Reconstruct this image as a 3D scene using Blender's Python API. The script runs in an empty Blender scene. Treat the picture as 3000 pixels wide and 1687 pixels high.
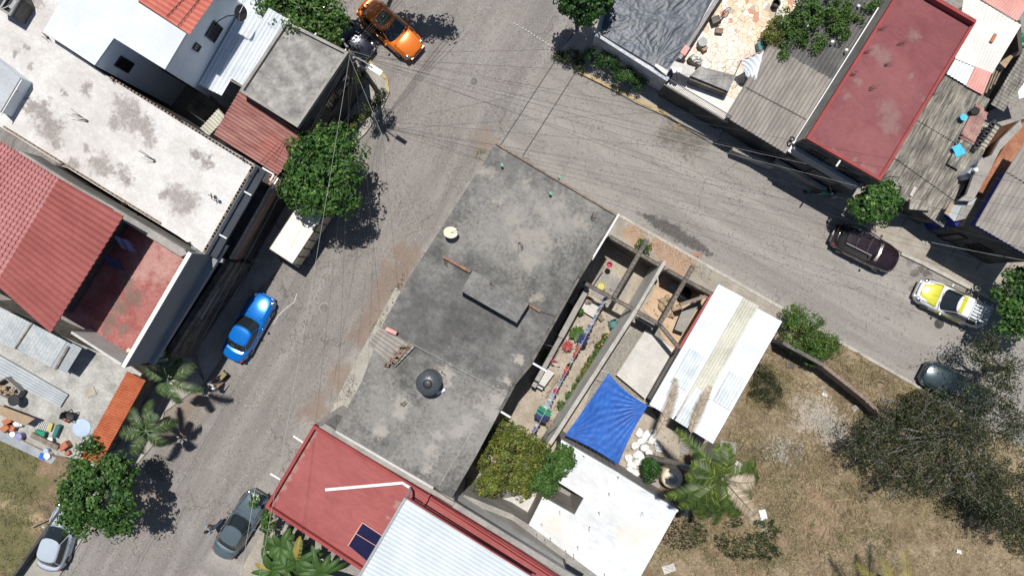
import bpy, math, random
import numpy as np
from mathutils import Vector, Matrix
# ---------------------------------------------------------------- camera, sky, sun, exposure
SC = bpy.context.scene
H = 43.5; F = 2000.0
RAT = 0.32; AZ = 0.0
cd = bpy.data.cameras.new("camera"); cam = bpy.data.objects.new("camera", cd); SC.collection.objects.link(cam)
cam.location = (0, 0, H); cam.rotation_euler = (0, 0, 0)
cd.sensor_width = 36; cd.lens = 24.0; cd.clip_start = 0.5; cd.clip_end = 900
SC.camera = cam
SC.render.resolution_x = 1024; SC.render.resolution_y = 575
ELEV = math.atan(1 / RAT)
W = bpy.data.worlds.new("World"); SC.world = W; W.use_nodes = True
wn = W.node_tree
sky = wn.nodes.new('ShaderNodeTexSky'); sky.sky_type = 'NISHITA'; sky.sun_disc = False
sky.sun_elevation = ELEV; sky.sun_rotation = math.radians(-6); sky.air_density = 1.0; sky.dust_density = 0.6
wn.links.new(sky.outputs[0], wn.nodes['Background'].inputs[0]); wn.nodes['Background'].inputs[1].default_value = 0.07
sl = bpy.data.lights.new("sun", 'SUN'); sl.energy = 5.0; sl.angle = math.radians(0.5); sl.color = (1.0, 0.96, 0.90)
so = bpy.data.objects.new("sun", sl); SC.collection.objects.link(so)
so.rotation_euler = (-(math.pi / 2 - ELEV), 0, math.radians(6)); so.location = (0, 20, 60)   # light comes from +Y (image top), shadows fall to -Y
SC.view_settings.view_transform = 'Standard'; SC.view_settings.look = 'None'
SC.view_settings.exposure = 0.12; SC.view_settings.gamma = 1.0
# ---------------------------------------------------------------- helpers
C = SC.collection
R = random.Random(7)
def P(px, py, z=0.0):
    k = (H - z) / F
    return Vector(((px - 1500) * k, (843.5 - py) * k, z))
def PP(pts, z): return [P(a, b, z) for a, b in pts]
def tag(o, label=None, cat=None, group=None, kind=None):
    if label: o['label'] = label
    if cat: o['category'] = cat
    if group: o['group'] = group
    if kind: o['kind'] = kind
    return o
def thing(name, label, cat, loc, rz=0.0, group=None):
    o = bpy.data.objects.new(name, None); C.objects.link(o); o.empty_display_size = .3
    o.location = loc; o.rotation_euler = (0, 0, rz)
    return tag(o, label, cat, group)
def setmesh(me, V, Fs, smooth=False):
    me.from_pydata([tuple(v) for v in V], [], Fs); me.update()
    if smooth:
        me.polygons.foreach_set('use_smooth', [True] * len(me.polygons))
class MB:
    def __init__(s): s.v = []; s.f = []
    def add(s, V, Fs):
        b = len(s.v); s.v += [Vector(v) for v in V]; s.f += [tuple(i + b for i in f) for f in Fs]; return s
    def prism(s, pts, z0, cap=True, bottom=True):
        n = len(pts); pts = [Vector(p) for p in pts]
        ar = sum(pts[i].x * pts[(i + 1) % n].y - pts[(i + 1) % n].x * pts[i].y for i in range(n))
        if ar < 0: pts.reverse()
        V = [Vector((p.x, p.y, z0)) for p in pts] + pts
        Fs = [(i, (i + 1) % n, n + (i + 1) % n, n + i) for i in range(n)]
        if cap: Fs.append(tuple(range(n, 2 * n)))
        if bottom: Fs.append(tuple(reversed(range(n))))
        return s.add(V, Fs)
    def box(s, c, sx, sy, sz, rz=0.0, rx=0.0, ry=0.0):
        M = Matrix.Translation(c) @ Matrix.Rotation(rz, 4, 'Z') @ Matrix.Rotation(ry, 4, 'Y') @ Matrix.Rotation(rx, 4, 'X')
        V = [M @ Vector((x * sx / 2, y * sy / 2, z * sz / 2)) for z in (-1, 1) for y in (-1, 1) for x in (-1, 1)]
        return s.add(V, [(0, 2, 3, 1), (4, 5, 7, 6), (0, 1, 5, 4), (2, 6, 7, 3), (0, 4, 6, 2), (1, 3, 7, 5)])
    def beam(s, a, b, w, h):
        a = Vector(a); b = Vector(b); d = b - a; L = d.length; d.normalize()
        u = Vector((0, 0, 1)) if abs(d.z) < .95 else Vector((1, 0, 0))
        r = d.cross(u).normalized(); u = r.cross(d)
        V = [p + r * (w / 2 * i) + u * (h / 2 * j) for p in (a, b) for i, j in ((-1, -1), (1, -1), (1, 1), (-1, 1))]
        return s.add(V, [(0, 1, 2, 3), (7, 6, 5, 4), (0, 4, 5, 1), (1, 5, 6, 2), (2, 6, 7, 3), (3, 7, 4, 0)])
    def tube(s, pts, r, n=6, cap=True):
        pts = [Vector(p) for p in pts]; rs = r if isinstance(r, (list, tuple)) else [r] * len(pts)
        V = []; Fs = []
        for i, p in enumerate(pts):
            d = (pts[min(i + 1, len(pts) - 1)] - pts[max(i - 1, 0)]).normalized()
            u = Vector((0, 0, 1)) if abs(d.z) < .9 else Vector((1, 0, 0))
            a = d.cross(u).normalized(); b = a.cross(d)
            V += [p + (a * math.cos(t) + b * math.sin(t)) * rs[i] for t in [2 * math.pi * k / n for k in range(n)]]
        for i in range(len(pts) - 1):
            for k in range(n): Fs.append((i * n + k, i * n + (k + 1) % n, (i + 1) * n + (k + 1) % n, (i + 1) * n + k))
        if cap: Fs += [tuple(reversed(range(n))), tuple(range((len(pts) - 1) * n, len(pts) * n))]
        return s.add(V, Fs)
    def lathe(s, c, prof, n=20, sy=1.0):
        c = Vector(c); V = []; Fs = []
        for r, z in prof: V += [c + Vector((r * math.cos(2 * math.pi * k / n), sy * r * math.sin(2 * math.pi * k / n), z)) for k in range(n)]
        for i in range(len(prof) - 1):
            for k in range(n): Fs.append((i * n + k, i * n + (k + 1) % n, (i + 1) * n + (k + 1) % n, (i + 1) * n + k))
        Fs += [tuple(reversed(range(n))), tuple(range((len(prof) - 1) * n, len(prof) * n))]
        return s.add(V, Fs)
    def grid(s, fn, nu, nv, thick=0.0):
        V = [Vector(fn(i / nu, j / nv)) for j in range(nv + 1) for i in range(nu + 1)]
        q = lambda i, j: j * (nu + 1) + i
        Fs = [(q(i, j), q(i + 1, j), q(i + 1, j + 1), q(i, j + 1)) for j in range(nv) for i in range(nu)]
        if thick:
            b = len(V); V += [v - Vector((0, 0, thick)) for v in V]
            Fs += [tuple(b + k for k in reversed(f)) for f in Fs]
            ring = [q(i, 0) for i in range(nu)] + [q(nu, j) for j in range(nv)] + [q(i, nv) for i in range(nu, 0, -1)] + [q(0, j) for j in range(nv, 0, -1)]
            m = len(ring)
            Fs += [(ring[k], b + ring[k], b + ring[(k + 1) % m], ring[(k + 1) % m]) for k in range(m)]
        return s.add(V, Fs)
    def blob(s, c, rx, ry, rz, n=10, m=6, jit=.12, rnd=R, rot=0.0):
        c = Vector(c); V = [c + Vector((0, 0, -rz))]; Fs = []
        for j in range(1, m):
            t = math.pi * j / m
            for k in range(n):
                f = 2 * math.pi * k / n; w = 1 + rnd.uniform(-jit, jit)
                x, y = rx * math.sin(t) * math.cos(f) * w, ry * math.sin(t) * math.sin(f) * w
                V.append(c + Vector((x * math.cos(rot) - y * math.sin(rot), x * math.sin(rot) + y * math.cos(rot), -rz * math.cos(t) * w)))
        V.append(c + Vector((0, 0, rz))); T = len(V) - 1
        for k in range(n): Fs += [(0, 1 + (k + 1) % n, 1 + k), (T, 1 + (m - 2) * n + k, 1 + (m - 2) * n + (k + 1) % n)]
        for j in range(m - 2):
            for k in range(n): Fs.append((1 + j * n + k, 1 + j * n + (k + 1) % n, 1 + (j + 1) * n + (k + 1) % n, 1 + (j + 1) * n + k))
        return s.add(V, Fs)
def wloc(o):
    v = Vector(o.location)
    while o.parent: o = o.parent; v = v + o.location
    return v
def part(name, mb, m, parent, local=False, smooth=False, loc=None):
    """one mesh object under parent; mb is in world coordinates unless local"""
    me = bpy.data.meshes.new(name)
    off = Vector((0, 0, 0)) if local else wloc(parent)
    l = Vector(loc) if loc else Vector((0, 0, 0))
    setmesh(me, [v - off - l for v in mb.v], mb.f, smooth)
    me.materials.append(m); o = bpy.data.objects.new(name, me); C.objects.link(o); o.parent = parent; o.location = l
    return o
def solo(name, mb, m, label, cat, group=None, smooth=False, kind=None):
    """a thing that is one mesh, origin at its base centre"""
    xs = [v.x for v in mb.v]; ys = [v.y for v in mb.v]; zs = [v.z for v in mb.v]
    o0 = Vector(((min(xs) + max(xs)) / 2, (min(ys) + max(ys)) / 2, min(zs)))
    me = bpy.data.meshes.new(name); setmesh(me, [v - o0 for v in mb.v], mb.f, smooth)
    me.materials.append(m); o = bpy.data.objects.new(name, me); C.objects.link(o); o.location = o0
    return tag(o, label, cat, group, kind)
def struct(name, mb, m, smooth=False): return solo(name, mb, m, None, None, kind='structure', smooth=smooth)
def npmesh(name, V, quads=True, k=4):
    """V (n*k,3) numpy: n separate k-gons"""
    me = bpy.data.meshes.new(name); n = len(V) // k
    me.vertices.add(len(V)); me.vertices.foreach_set('co', V.astype(np.float32).ravel())
    me.loops.add(n * k); me.loops.foreach_set('vertex_index', np.arange(n * k, dtype=np.int32))
    me.polygons.add(n); me.polygons.foreach_set('loop_start', np.arange(0, n * k, k, dtype=np.int32))
    me.polygons.foreach_set('loop_total', np.full(n, k, dtype=np.int32)); me.update(calc_edges=True)
    return me
def copy_tree(o, parent=None):
    c = o.copy(); C.objects.link(c); c.parent = parent
    for ch in list(o.children): copy_tree(ch, c)
    return c
def inset(pts, d):
    pts = [Vector(p) for p in pts]; n = len(pts)
    ar = sum(pts[i].x * pts[(i + 1) % n].y - pts[(i + 1) % n].x * pts[i].y for i in range(n)); sg = 1 if ar > 0 else -1
    out = []
    for i in range(n):
        a, b, c = pts[i - 1], pts[i], pts[(i + 1) % n]
        d1 = Vector((b.x - a.x, b.y - a.y)).normalized(); d2 = Vector((c.x - b.x, c.y - b.y)).normalized()
        n1 = Vector((-d1.y, d1.x)) * sg; n2 = Vector((-d2.y, d2.x)) * sg
        m = (n1 + n2); m = m / max(.35, m.dot(n1)) if m.length > .01 else n1
        out.append(Vector((b.x + m.x * d, b.y + m.y * d, b.z)))
    return out
def ring(mb, pts, t, z0, z1):
    a = [Vector((p.x, p.y, z1)) for p in pts]; b = inset(a, t); n = len(a)
    V = a + b + [Vector((p.x, p.y, z0)) for p in a] + [Vector((p.x, p.y, z0)) for p in b]
    Fs = []
    for i in range(n):
        j = (i + 1) % n
        Fs += [(i, j, n + j, n + i), (2 * n + i, 2 * n + j, j, i), (n + i, n + j, 3 * n + j, 3 * n + i), (3 * n + i, 3 * n + j, 2 * n + j, 2 * n + i)]
    return mb.add(V, Fs)
# ---------------------------------------------------------------- materials
class NT:
    def __init__(s, name):
        s.m = bpy.data.materials.new(name); s.m.use_nodes = True; s.t = s.m.node_tree
        s.b = s.t.nodes['Principled BSDF']; s.pos = s.n('ShaderNodeNewGeometry')
    def n(s, ty, **kw):
        x = s.t.nodes.new(ty)
        for k, v in kw.items(): setattr(x, k, v)
        return x
    def l(s, a, b): s.t.links.new(a, b)
    def put(s, sock, v):
        if hasattr(v, 'is_linked') or hasattr(v, 'links'): s.l(v, sock)
        else: sock.default_value = v
    def math(s, op, a, b=0.0, clamp=False):
        x = s.n('ShaderNodeMath', operation=op); x.use_clamp = clamp; s.put(x.inputs[0], a); s.put(x.inputs[1], b); return x.outputs[0]
    def vec(s, rz=0.0, sc=(1, 1, 1)):
        x = s.n('ShaderNodeMapping'); s.l(s.pos.outputs['Position'], x.inputs['Vector']); x.inputs['Rotation'].default_value = (0, 0, rz)
        y = s.n('ShaderNodeVectorMath', operation='MULTIPLY'); s.l(x.outputs[0], y.inputs[0]); y.inputs[1].default_value = sc; return y.outputs[0]
    def noise(s, scale, detail=5, vec=None, rough=.6, dist=0.0):
        x = s.n('ShaderNodeTexNoise'); x.inputs['Scale'].default_value = scale; x.inputs['Detail'].default_value = detail
        x.inputs['Roughness'].default_value = rough; x.inputs['Distortion'].default_value = dist
        s.l(vec if vec is not None else s.pos.outputs['Position'], x.inputs['Vector']); return x.outputs['Fac']
    def vor(s, scale, feature='F1', vec=None, rnd=1.0):
        x = s.n('ShaderNodeTexVoronoi', feature=feature); x.inputs['Scale'].default_value = scale; x.inputs['Randomness'].default_value = rnd
        s.l(vec if vec is not None else s.pos.outputs['Position'], x.inputs['Vector']); return x
    def mr(s, v, a, b, c=0.0, d=1.0, smooth=True):
        x = s.n('ShaderNodeMapRange'); x.interpolation_type = 'SMOOTHSTEP' if smooth else 'LINEAR'
        s.put(x.inputs[0], v)
        for i, q in enumerate((a, b, c, d)): x.inputs[1 + i].default_value = q
        return x.outputs[0]
    def mix(s, f, a, b, mode='MIX'):
        x = s.n('ShaderNodeMix', data_type='RGBA', blend_type=mode); s.put(x.inputs[0], f)
        for k, v in ((6, a), (7, b)):
            if isinstance(v, tuple): v = (v[0], v[1], v[2], 1)
            s.put(x.inputs[k], v)
        return x.outputs[2]
    def grey(s, v):
        x = s.n('ShaderNodeCombineColor')
        for i in range(3): s.l(v, x.inputs[i])
        return x.outputs[0]
    def blobs(s, pts, amt=.5, nscale=1.5, lo=.8, hi=1.2, detail=8):
        ra = sum(p[3] for p in pts) / len(pts)
        nz = s.n('ShaderNodeTexNoise'); nz.inputs['Scale'].default_value = .75 / ra; nz.inputs['Detail'].default_value = 6; nz.inputs['Roughness'].default_value = .62
        s.l(s.pos.outputs['Position'], nz.inputs['Vector'])
        sb = s.n('ShaderNodeVectorMath', operation='SUBTRACT'); s.l(nz.outputs['Color'], sb.inputs[0]); sb.inputs[1].default_value = (.5, .5, .5)
        ml = s.n('ShaderNodeVectorMath', operation='MULTIPLY'); s.l(sb.outputs[0], ml.inputs[0]); ml.inputs[1].default_value = (ra * 3.2, ra * 3.2, 0)
        ad = s.n('ShaderNodeVectorMath', operation='ADD'); s.l(ml.outputs[0], ad.inputs[0]); s.l(s.pos.outputs['Position'], ad.inputs[1])
        cur = None
        for p in pts:
            q = P(p[0], p[1], p[2]); d = s.n('ShaderNodeVectorMath', operation='DISTANCE'); s.l(ad.outputs[0], d.inputs[0]); d.inputs[1].default_value = q
            v = s.math('DIVIDE', d.outputs['Value'], p[3]); cur = v if cur is None else s.math('MINIMUM', cur, v)
        nn = s.math('SUBTRACT', s.noise(nscale * 2.2, detail, rough=.75), .5); nn = s.math('MULTIPLY', nn, amt * 4.5)
        mk_ = s.mr(s.math('ADD', cur, nn), hi + .12, lo - .12)
        return s.math('MULTIPLY', mk_, s.mr(s.noise(7, 5, rough=.8), .3, .58, .6, 1))
    def bump(s, h, strength=.3, dist=.05):
        x = s.n('ShaderNodeBump'); x.inputs['Strength'].default_value = strength; x.inputs['Distance'].default_value = dist
        s.l(h, x.inputs['Height']); s.l(x.outputs[0], s.b.inputs['Normal'])
    def done(s, col, rough=.85, metal=0.0, spec=.3):
        if isinstance(col, tuple): col = (col[0], col[1], col[2], 1)
        s.put(s.b.inputs['Base Color'], col); s.put(s.b.inputs['Roughness'], rough); s.b.inputs['Metallic'].default_value = metal
        s.b.inputs['Specular IOR Level'].default_value = spec; return s.m
def mk(name, a, b=None, scale=1.2, fine=14, amt=.25, rough=.85, metal=0.0, bump=.15, layers=(), streak=None, spec=.3, swirl=0.0):
    """noise-mixed surface; layers = (colour, blob points, options) worn or shade-painted patches with a place of their own"""
    t = NT(name); b = b or tuple(min(1, x * 1.25) for x in a)
    v = t.vec(streak[0], (1, streak[1], 1)) if streak else None
    f = t.mr(t.noise(scale, 8, v, rough=.62), .32, .68)
    col = t.mix(f, a, b)
    fn = t.noise(fine, 4, v)
    col = t.mix(1.0, col, t.grey(t.mr(fn, .25, .75, 1 - amt, 1 + amt * .6, False)), 'MULTIPLY')
    if swirl:
        sw = t.noise(1.1, 9, t.vec(.6, (.55, 1.3, 1)), rough=.7, dist=1.8); col = t.mix(1.0, col, t.grey(t.mr(sw, .35, .65, 1 - swirl, 1 + swirl * .4, False)), 'MULTIPLY')
    for lay in layers:
        kw = lay[2] if len(lay) > 2 else {}
        mx = kw.pop('mx', 1.0) if kw else 1.0
        mask = t.blobs(lay[1], **kw)
        if mx != 1.0: mask = t.math('MULTIPLY', mask, mx)
        col = t.mix(mask, col, lay[0])
    if bump: t.bump(fn, bump, .03)
    return t.done(col, rough, metal, spec)
def flat(name, c, rough=.6, metal=0.0, amt=.12, fine=9, spec=.4):
    return mk(name, c, tuple(x * 1.12 for x in c), 2.5, fine, amt, rough, metal, .05, spec=spec)
def leafmat(name, c0, c1, c2=None, trans=.25):
    t = NT(name); g = t.pos.outputs['Random Per Island']
    r = t.n('ShaderNodeValToRGB'); t.l(g, r.inputs[0]); e = r.color_ramp.elements
    e[0].color = (*c0, 1); e[1].color = (*c1, 1)
    if c2: x = e.new(.88); x.color = (*c1, 1); e[2].position = 1.0; e[2].color = (*c2, 1)
    big = t.noise(.9, 3); col = t.mix(1.0, r.outputs[0], t.grey(t.mr(big, .3, .7, .7, 1.25, False)), 'MULTIPLY')
    m = t.done(col, .5, 0, .35)
    tr = t.n('ShaderNodeBsdfTranslucent'); t.l(col, tr.inputs[0]); mx = t.n('ShaderNodeMixShader'); mx.inputs[0].default_value = trans
    t.l(t.b.outputs[0], mx.inputs[1]); t.l(tr.outputs[0], mx.inputs[2]); t.l(mx.outputs[0], t.t.nodes['Material Output'].inputs['Surface'])
    return m
def carpaint(name, c, rough=.22, metal=.55):
    t = NT(name); n = t.noise(3, 5); col = t.mix(t.mr(n, .3, .7, 0, .25), c, tuple(min(1, x * .7 + .04) for x in c))
    t.b.inputs['Coat Weight'].default_value = .7; t.b.inputs['Coat Roughness'].default_value = .08
    return t.done(col, rough, metal, .5)
# ---------------------------------------------------------------- material library
TH1 = math.atan2(-344, -193); TH2 = math.atan2(-.5, .87)   # directions of the two streets (world)
def road_mat():
    t = NT('cobbled_concrete')
    v1 = t.vec(-TH1, (.16, 1.3, 1)); v2 = t.vec(-TH2, (.12, 1.3, 1))
    a = P(1453, 418); b = P(1705, 58); nx, ny = (b - a).y, -(b - a).x; L = math.hypot(nx, ny); nx /= L; ny /= L
    dp = t.n('ShaderNodeVectorMath', operation='DOT_PRODUCT'); t.l(t.pos.outputs['Position'], dp.inputs[0]); dp.inputs[1].default_value = (nx, ny, 0)
    side = t.mr(t.math('SUBTRACT', dp.outputs['Value'], a.x * nx + a.y * ny), -.25, .25)
    st1, st2 = t.noise(.9, 6, v1), t.noise(.9, 6, v2)
    x = t.n('ShaderNodeMix'); t.l(side, x.inputs[0]); t.l(st1, x.inputs[2]); t.l(st2, x.inputs[3]); st = x.outputs[0]
    big = t.noise(.22, 5)
    col = t.mix(t.mr(st, .3, .7), (.175, .17, .166), (.245, .236, .226))
    col = t.mix(t.mr(big, .35, .7, 0, .55), col, (.225, .208, .192))
    s2 = t.mix(t.mr(st, .3, .72), (.205, .198, .186), (.272, .264, .248)); col = t.mix(side, col, s2)
    col = t.mix(1.0, col, t.grey(t.mr(t.noise(9, 6), .2, .8, .8, 1.16, False)), 'MULTIPLY')
    tr1, tr2 = t.noise(.7, 3, t.vec(-TH1, (.02, .9, 1))), t.noise(.7, 3, t.vec(-TH2, (.02, .9, 1)))
    y = t.n('ShaderNodeMix'); t.l(side, y.inputs[0]); t.l(tr1, y.inputs[2]); t.l(tr2, y.inputs[3])
    col = t.mix(1.0, col, t.grey(t.mr(y.outputs[0], .32, .68, .84, 1.12, False)), 'MULTIPLY')
    nzc = t.n('ShaderNodeTexNoise'); nzc.inputs['Scale'].default_value = 1.3; nzc.inputs['Detail'].default_value = 8; t.l(t.pos.outputs['Position'], nzc.inputs['Vector'])
    scc = t.n('ShaderNodeVectorMath', operation='SCALE'); t.l(nzc.outputs['Color'], scc.inputs[0]); scc.inputs['Scale'].default_value = 1.6
    adc = t.n('ShaderNodeVectorMath', operation='ADD'); t.l(scc.outputs[0], adc.inputs[0]); t.l(t.pos.outputs['Position'], adc.inputs[1])
    crk = t.mr(t.vor(.2, 'DISTANCE_TO_EDGE', vec=adc.outputs[0]).outputs['Distance'], .003, .009, 1, 0); crk = t.math('MULTIPLY', crk, t.mr(t.noise(.17, 2), .46, .56))
    col = t.mix(t.math('MULTIPLY', crk, .6), col, (.08, .072, .066))
    col = t.mix(t.math('MULTIPLY', t.mr(t.noise(.55, 9, rough=.72), .55, .68), .4), col, (.30, .29, .275))
    col = t.mix(t.math('MULTIPLY', t.mr(t.noise(.4, 9, rough=.75), .56, .7), .35), col, (.12, .105, .095))
    # stones bedded in the concrete
    dens = t.math('ADD', t.mr(st, .3, .62, .34, .74), t.mr(t.noise(.3, 3), .35, .65, -.1, .3))
    dens = t.math('SUBTRACT', dens, t.math('MULTIPLY', side, .2))
    wv = t.n('ShaderNodeVectorMath', operation='ADD'); nz = t.n('ShaderNodeTexNoise'); nz.inputs['Scale'].default_value = 6; t.l(t.pos.outputs['Position'], nz.inputs['Vector'])
    sc_ = t.n('ShaderNodeVectorMath', operation='SCALE'); t.l(nz.outputs['Color'], sc_.inputs[0]); sc_.inputs['Scale'].default_value = .09
    t.l(t.pos.outputs['Position'], wv.inputs[0]); t.l(sc_.outputs[0], wv.inputs[1])
    vo = t.vor(6.6, vec=wv.outputs[0]); cs = t.n('ShaderNodeSeparateColor'); t.l(vo.outputs['Color'], cs.inputs[0])
    on = t.math('LESS_THAN', cs.outputs[0], dens)
    rad = t.mr(cs.outputs[1], 0, 1, .18, .46, False)
    stone = t.math('MULTIPLY', on, t.math('LESS_THAN', vo.outputs['Distance'], rad))
    scol = t.mix(cs.outputs[2], (.085, .078, .076), (.2, .175, .16)); scol = t.mix(t.math('GREATER_THAN', cs.outputs[2], .93), scol, (.4, .36, .31))
    col = t.mix(t.math('MULTIPLY', stone, t.mr(t.noise(.6, 3), .3, .7, .28, .62)), col, scol)
    vo2 = t.vor(7.5); c2 = t.n('ShaderNodeSeparateColor'); t.l(vo2.outputs['Color'], c2.inputs[0])
    peb = t.math('MULTIPLY', t.math('GREATER_THAN', c2.outputs[0], .94), t.math('LESS_THAN', vo2.outputs['Distance'], .24))
    col = t.mix(t.math('MULTIPLY', peb, t.mr(t.noise(.5, 2), .4, .6, .15, .8)), col, (.42, .39, .35))
    L = [((.19, .135, .105), [(1165, 800, 0, 1.0), (1140, 860, 0, 1.1), (1105, 930, 0, 1.1), (1190, 740, 0, .9), (1075, 985, 0, .9), (1000, 1110, 0, 1.0), (925, 1200, 0, .9)], dict(amt=.35, nscale=1.2, mx=.7)),
         ((.21, .165, .13), [(420, 1480, 0, 1.6), (520, 1240, 0, 1.2), (560, 1180, 0, 1.2), (960, 420, 0, 1), (1015, 330, 0, .8), (1420, 420, 0, .9)], dict(amt=.35, nscale=.9, mx=.65)),
         ((.075, .065, .05), [(1985, 385, 0, 1.1), (2035, 410, 0, 1.0), (1950, 400, 0, .6)], dict(amt=.7, nscale=2.2, lo=.3, hi=1.4, mx=.75)),
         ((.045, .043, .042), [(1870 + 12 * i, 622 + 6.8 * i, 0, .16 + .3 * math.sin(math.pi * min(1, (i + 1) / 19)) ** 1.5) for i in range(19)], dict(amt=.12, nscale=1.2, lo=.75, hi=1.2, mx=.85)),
         ((.33, .12, .055), [(2040, 752, 0, .3)], dict(amt=.5, nscale=3, mx=.7)),
         ((.04, .036, .03), [(2665, 770, 0, .25), (2680, 800, 0, .3), (2700, 790, 0, .2), (2652, 825, 0, .15), (2672, 845, 0, .25), (2665, 755, 0, .2), (2715, 800, 0, .3)], dict(amt=.6, nscale=2.2, mx=.75)),
         ((.11, .095, .08), [(462, 1375, 0, .75), (475, 1340, 0, .4)], dict(amt=.3, nscale=1.5, mx=.8)),
         ((.26, .25, .235), [(1600, 480, 0, .9), (1680, 530, 0, .9), (1760, 580, 0, .9), (1850, 615, 0, .8), (2700, 960, 0, 1.1), (2760, 1000, 0, 1.0), (2640, 800, 0, .8)], dict(amt=.4, nscale=1.1, mx=.6)),
         ((.3, .24, .1), [(1992, 365, 0, .35)], dict(amt=.5, nscale=2, mx=.4))]
    for c, pts, kw in L:
        mx = kw.pop('mx'); col = t.mix(t.math('MULTIPLY', t.blobs(pts, **kw), mx), col, c)
    ed = t.vor(5.2, 'DISTANCE_TO_EDGE', vec=wv.outputs[0]).outputs['Distance']; cob = t.math('MULTIPLY', t.mr(ed, .0, .16, 1, 0), t.mr(t.noise(.35, 4), .38, .6, .25, 1)); cob = t.math('MULTIPLY', cob, t.math('SUBTRACT', 1.0, t.math('MULTIPLY', side, .65)))
    col = t.mix(t.math('MULTIPLY', cob, .42), col, (.10, .092, .086)); col = t.mix(1.0, col, (1.04, 1.01, .985), 'MULTIPLY')
    t.bump(t.math('ADD', stone, t.noise(14, 5)), .35, .03)
    return t.done(col, .88, 0, .3)
M = {}
M['road'] = road_mat()
M['dirt'] = mk('dry_earth', (.15, .11, .068), (.29, .225, .15), .5, 5, .5, bump=.4, layers=[((.38, .33, .28), [(2395, 1195, 0, 1.2), (2350, 1210, 0, .9), (2440, 1240, 0, 1.0), (2440, 1280, 0, .8)], dict(amt=.6, nscale=2, mx=.8)), ((.28, .18, .12), [(1980, 1490, 0, 2), (2380, 1500, 0, 2.2), (2120, 1600, 0, 2)], dict(amt=.6, nscale=1.0, mx=.5)), ((.13, .11, .05), [(2760, 1300, 0, 5.0)], dict(amt=.5, nscale=.8, mx=.5))])  # last layer darkens the ground under the thorny tree, painting in its shade
M['lotdirt'] = mk('brown_soil', (.14, .10, .065), (.24, .17, .11), .9, 8, .35, bump=.3, layers=[((.34, .25, .16), [(30, 1470, 0, .6), (70, 1500, 0, .5), (100, 1530, 0, .6), (10, 1450, 0, .5)], dict(amt=.4, nscale=1.5)), ((.09, .10, .03), [(60, 1420, 0, 1.6), (40, 1580, 0, 2.0), (20, 1330, 0, 1.5)], dict(amt=.6, nscale=1.2, mx=.75))])
M['walk'] = mk('pale_concrete', (.27, .255, .23), (.36, .34, .30), .9, 12, .2)
M['walk2'] = mk('dusty_concrete', (.25, .225, .19), (.34, .31, .265), .8, 10, .25, layers=[((.34, .19, .10), [(1850, 680, 0.1, .6), (1880, 705, 0.1, .5), (1960, 745, 0.1, .9), (2000, 775, 0.1, .8), (1925, 722, 0.1, .5)], dict(amt=.6, nscale=2.5, mx=.7))])
M['rubble'] = mk('broken_rubble', (.30, .2, .13), (.42, .33, .25), 3, 9, .5, bump=.5)
M['kerb'] = mk('kerb_concrete', (.32, .30, .27), (.42, .40, .36), 2, 10, .2)
M['yellow'] = mk('worn_yellow_paint', (.36, .26, .12), (.42, .34, .22), 2, 8, .3)
M['roofdark'] = mk('weathered_dark_concrete', (.094, .092, .089), (.185, .18, .17), .7, 7, .34, bump=.3, swirl=.25, streak=None, layers=[
    ((.30, .27, .225), [(1500, 640, 6.5, .7), (1530, 690, 6.5, .8), (1590, 620, 6.5, .45), (1640, 600, 6.5, .5), (1420, 500, 6.5, .4), (1590, 700, 6.5, .8), (1640, 660, 6.5, .4), (1550, 760, 6.5, .5), (1460, 590, 6.5, .4), (1480, 440, 6.5, .35), (1700, 650, 6.5, .5), (1575, 870, 6.5, .3), (1540, 540, 6.5, .35)], dict(amt=.75, nscale=2.0, lo=.4, hi=1.1, mx=.85)),
    ((.36, .33, .29), [(1180, 1180, 6.5, .5), (1310, 1090, 6.5, .35), (1370, 1240, 6.5, .55), (1455, 1170, 6.5, .6), (1440, 1210, 6.5, .5), (1410, 1190, 6.5, .4), (1265, 1320, 6.5, .5), (1250, 1370, 6.5, .4), (1110, 1260, 6.5, .5), (1170, 1210, 6.5, .35), (1310, 1120, 6.5, .3), (1480, 1110, 6.5, .35), (1520, 1050, 6.5, .3), (1340, 1260, 6.5, .4), (1285, 1275, 6.5, .35)], dict(amt=.75, nscale=2.2, lo=.45, hi=1.15, mx=.85)),
    ((.26, .25, .23), [(1100, 1180, 6.5, 2.2), (1350, 1230, 6.5, 2.8), (1230, 1300, 6.5, 2.0), (1500, 620, 6.5, 3), (1620, 640, 6.5, 2.2), (1540, 760, 6.5, 2)], dict(amt=.9, nscale=2.4, lo=.1, hi=1.35, mx=.75)),
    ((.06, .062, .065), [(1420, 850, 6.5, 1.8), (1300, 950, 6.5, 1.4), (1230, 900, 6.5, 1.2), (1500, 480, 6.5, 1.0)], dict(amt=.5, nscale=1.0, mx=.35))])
M['headslab'] = mk('dull_grey_slab', (.12, .118, .114), (.21, .205, .195), 1.2, 6, .3, swirl=.2)
M['roofgrey'] = mk('mottled_grey_concrete', (.165, .16, .155), (.34, .33, .31), 1.3, 5, .3, bump=.2)
M['conc'] = mk('bare_concrete', (.22, .21, .195), (.32, .30, .275), 1.0, 9, .22)
M['concd'] = mk('dark_stained_concrete', (.07, .066, .06), (.17, .155, .135), 1.8, 9, .35)
M['concpale'] = mk('pale_render', (.42, .41, .385), (.52, .50, .47), 1.0, 9, .15)
M['wallgrey'] = mk('grey_wall_paint', (.20, .215, .235), (.235, .25, .27), .8, 16, .1)
M['wallwhite'] = mk('white_wall_paint', (.66, .72, .78), (.74, .79, .84), .7, 12, .08)
M['peel'] = mk('peeling_white_wall', (.36, .38, .42), (.55, .56, .58), 1.6, 8, .35)
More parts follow.
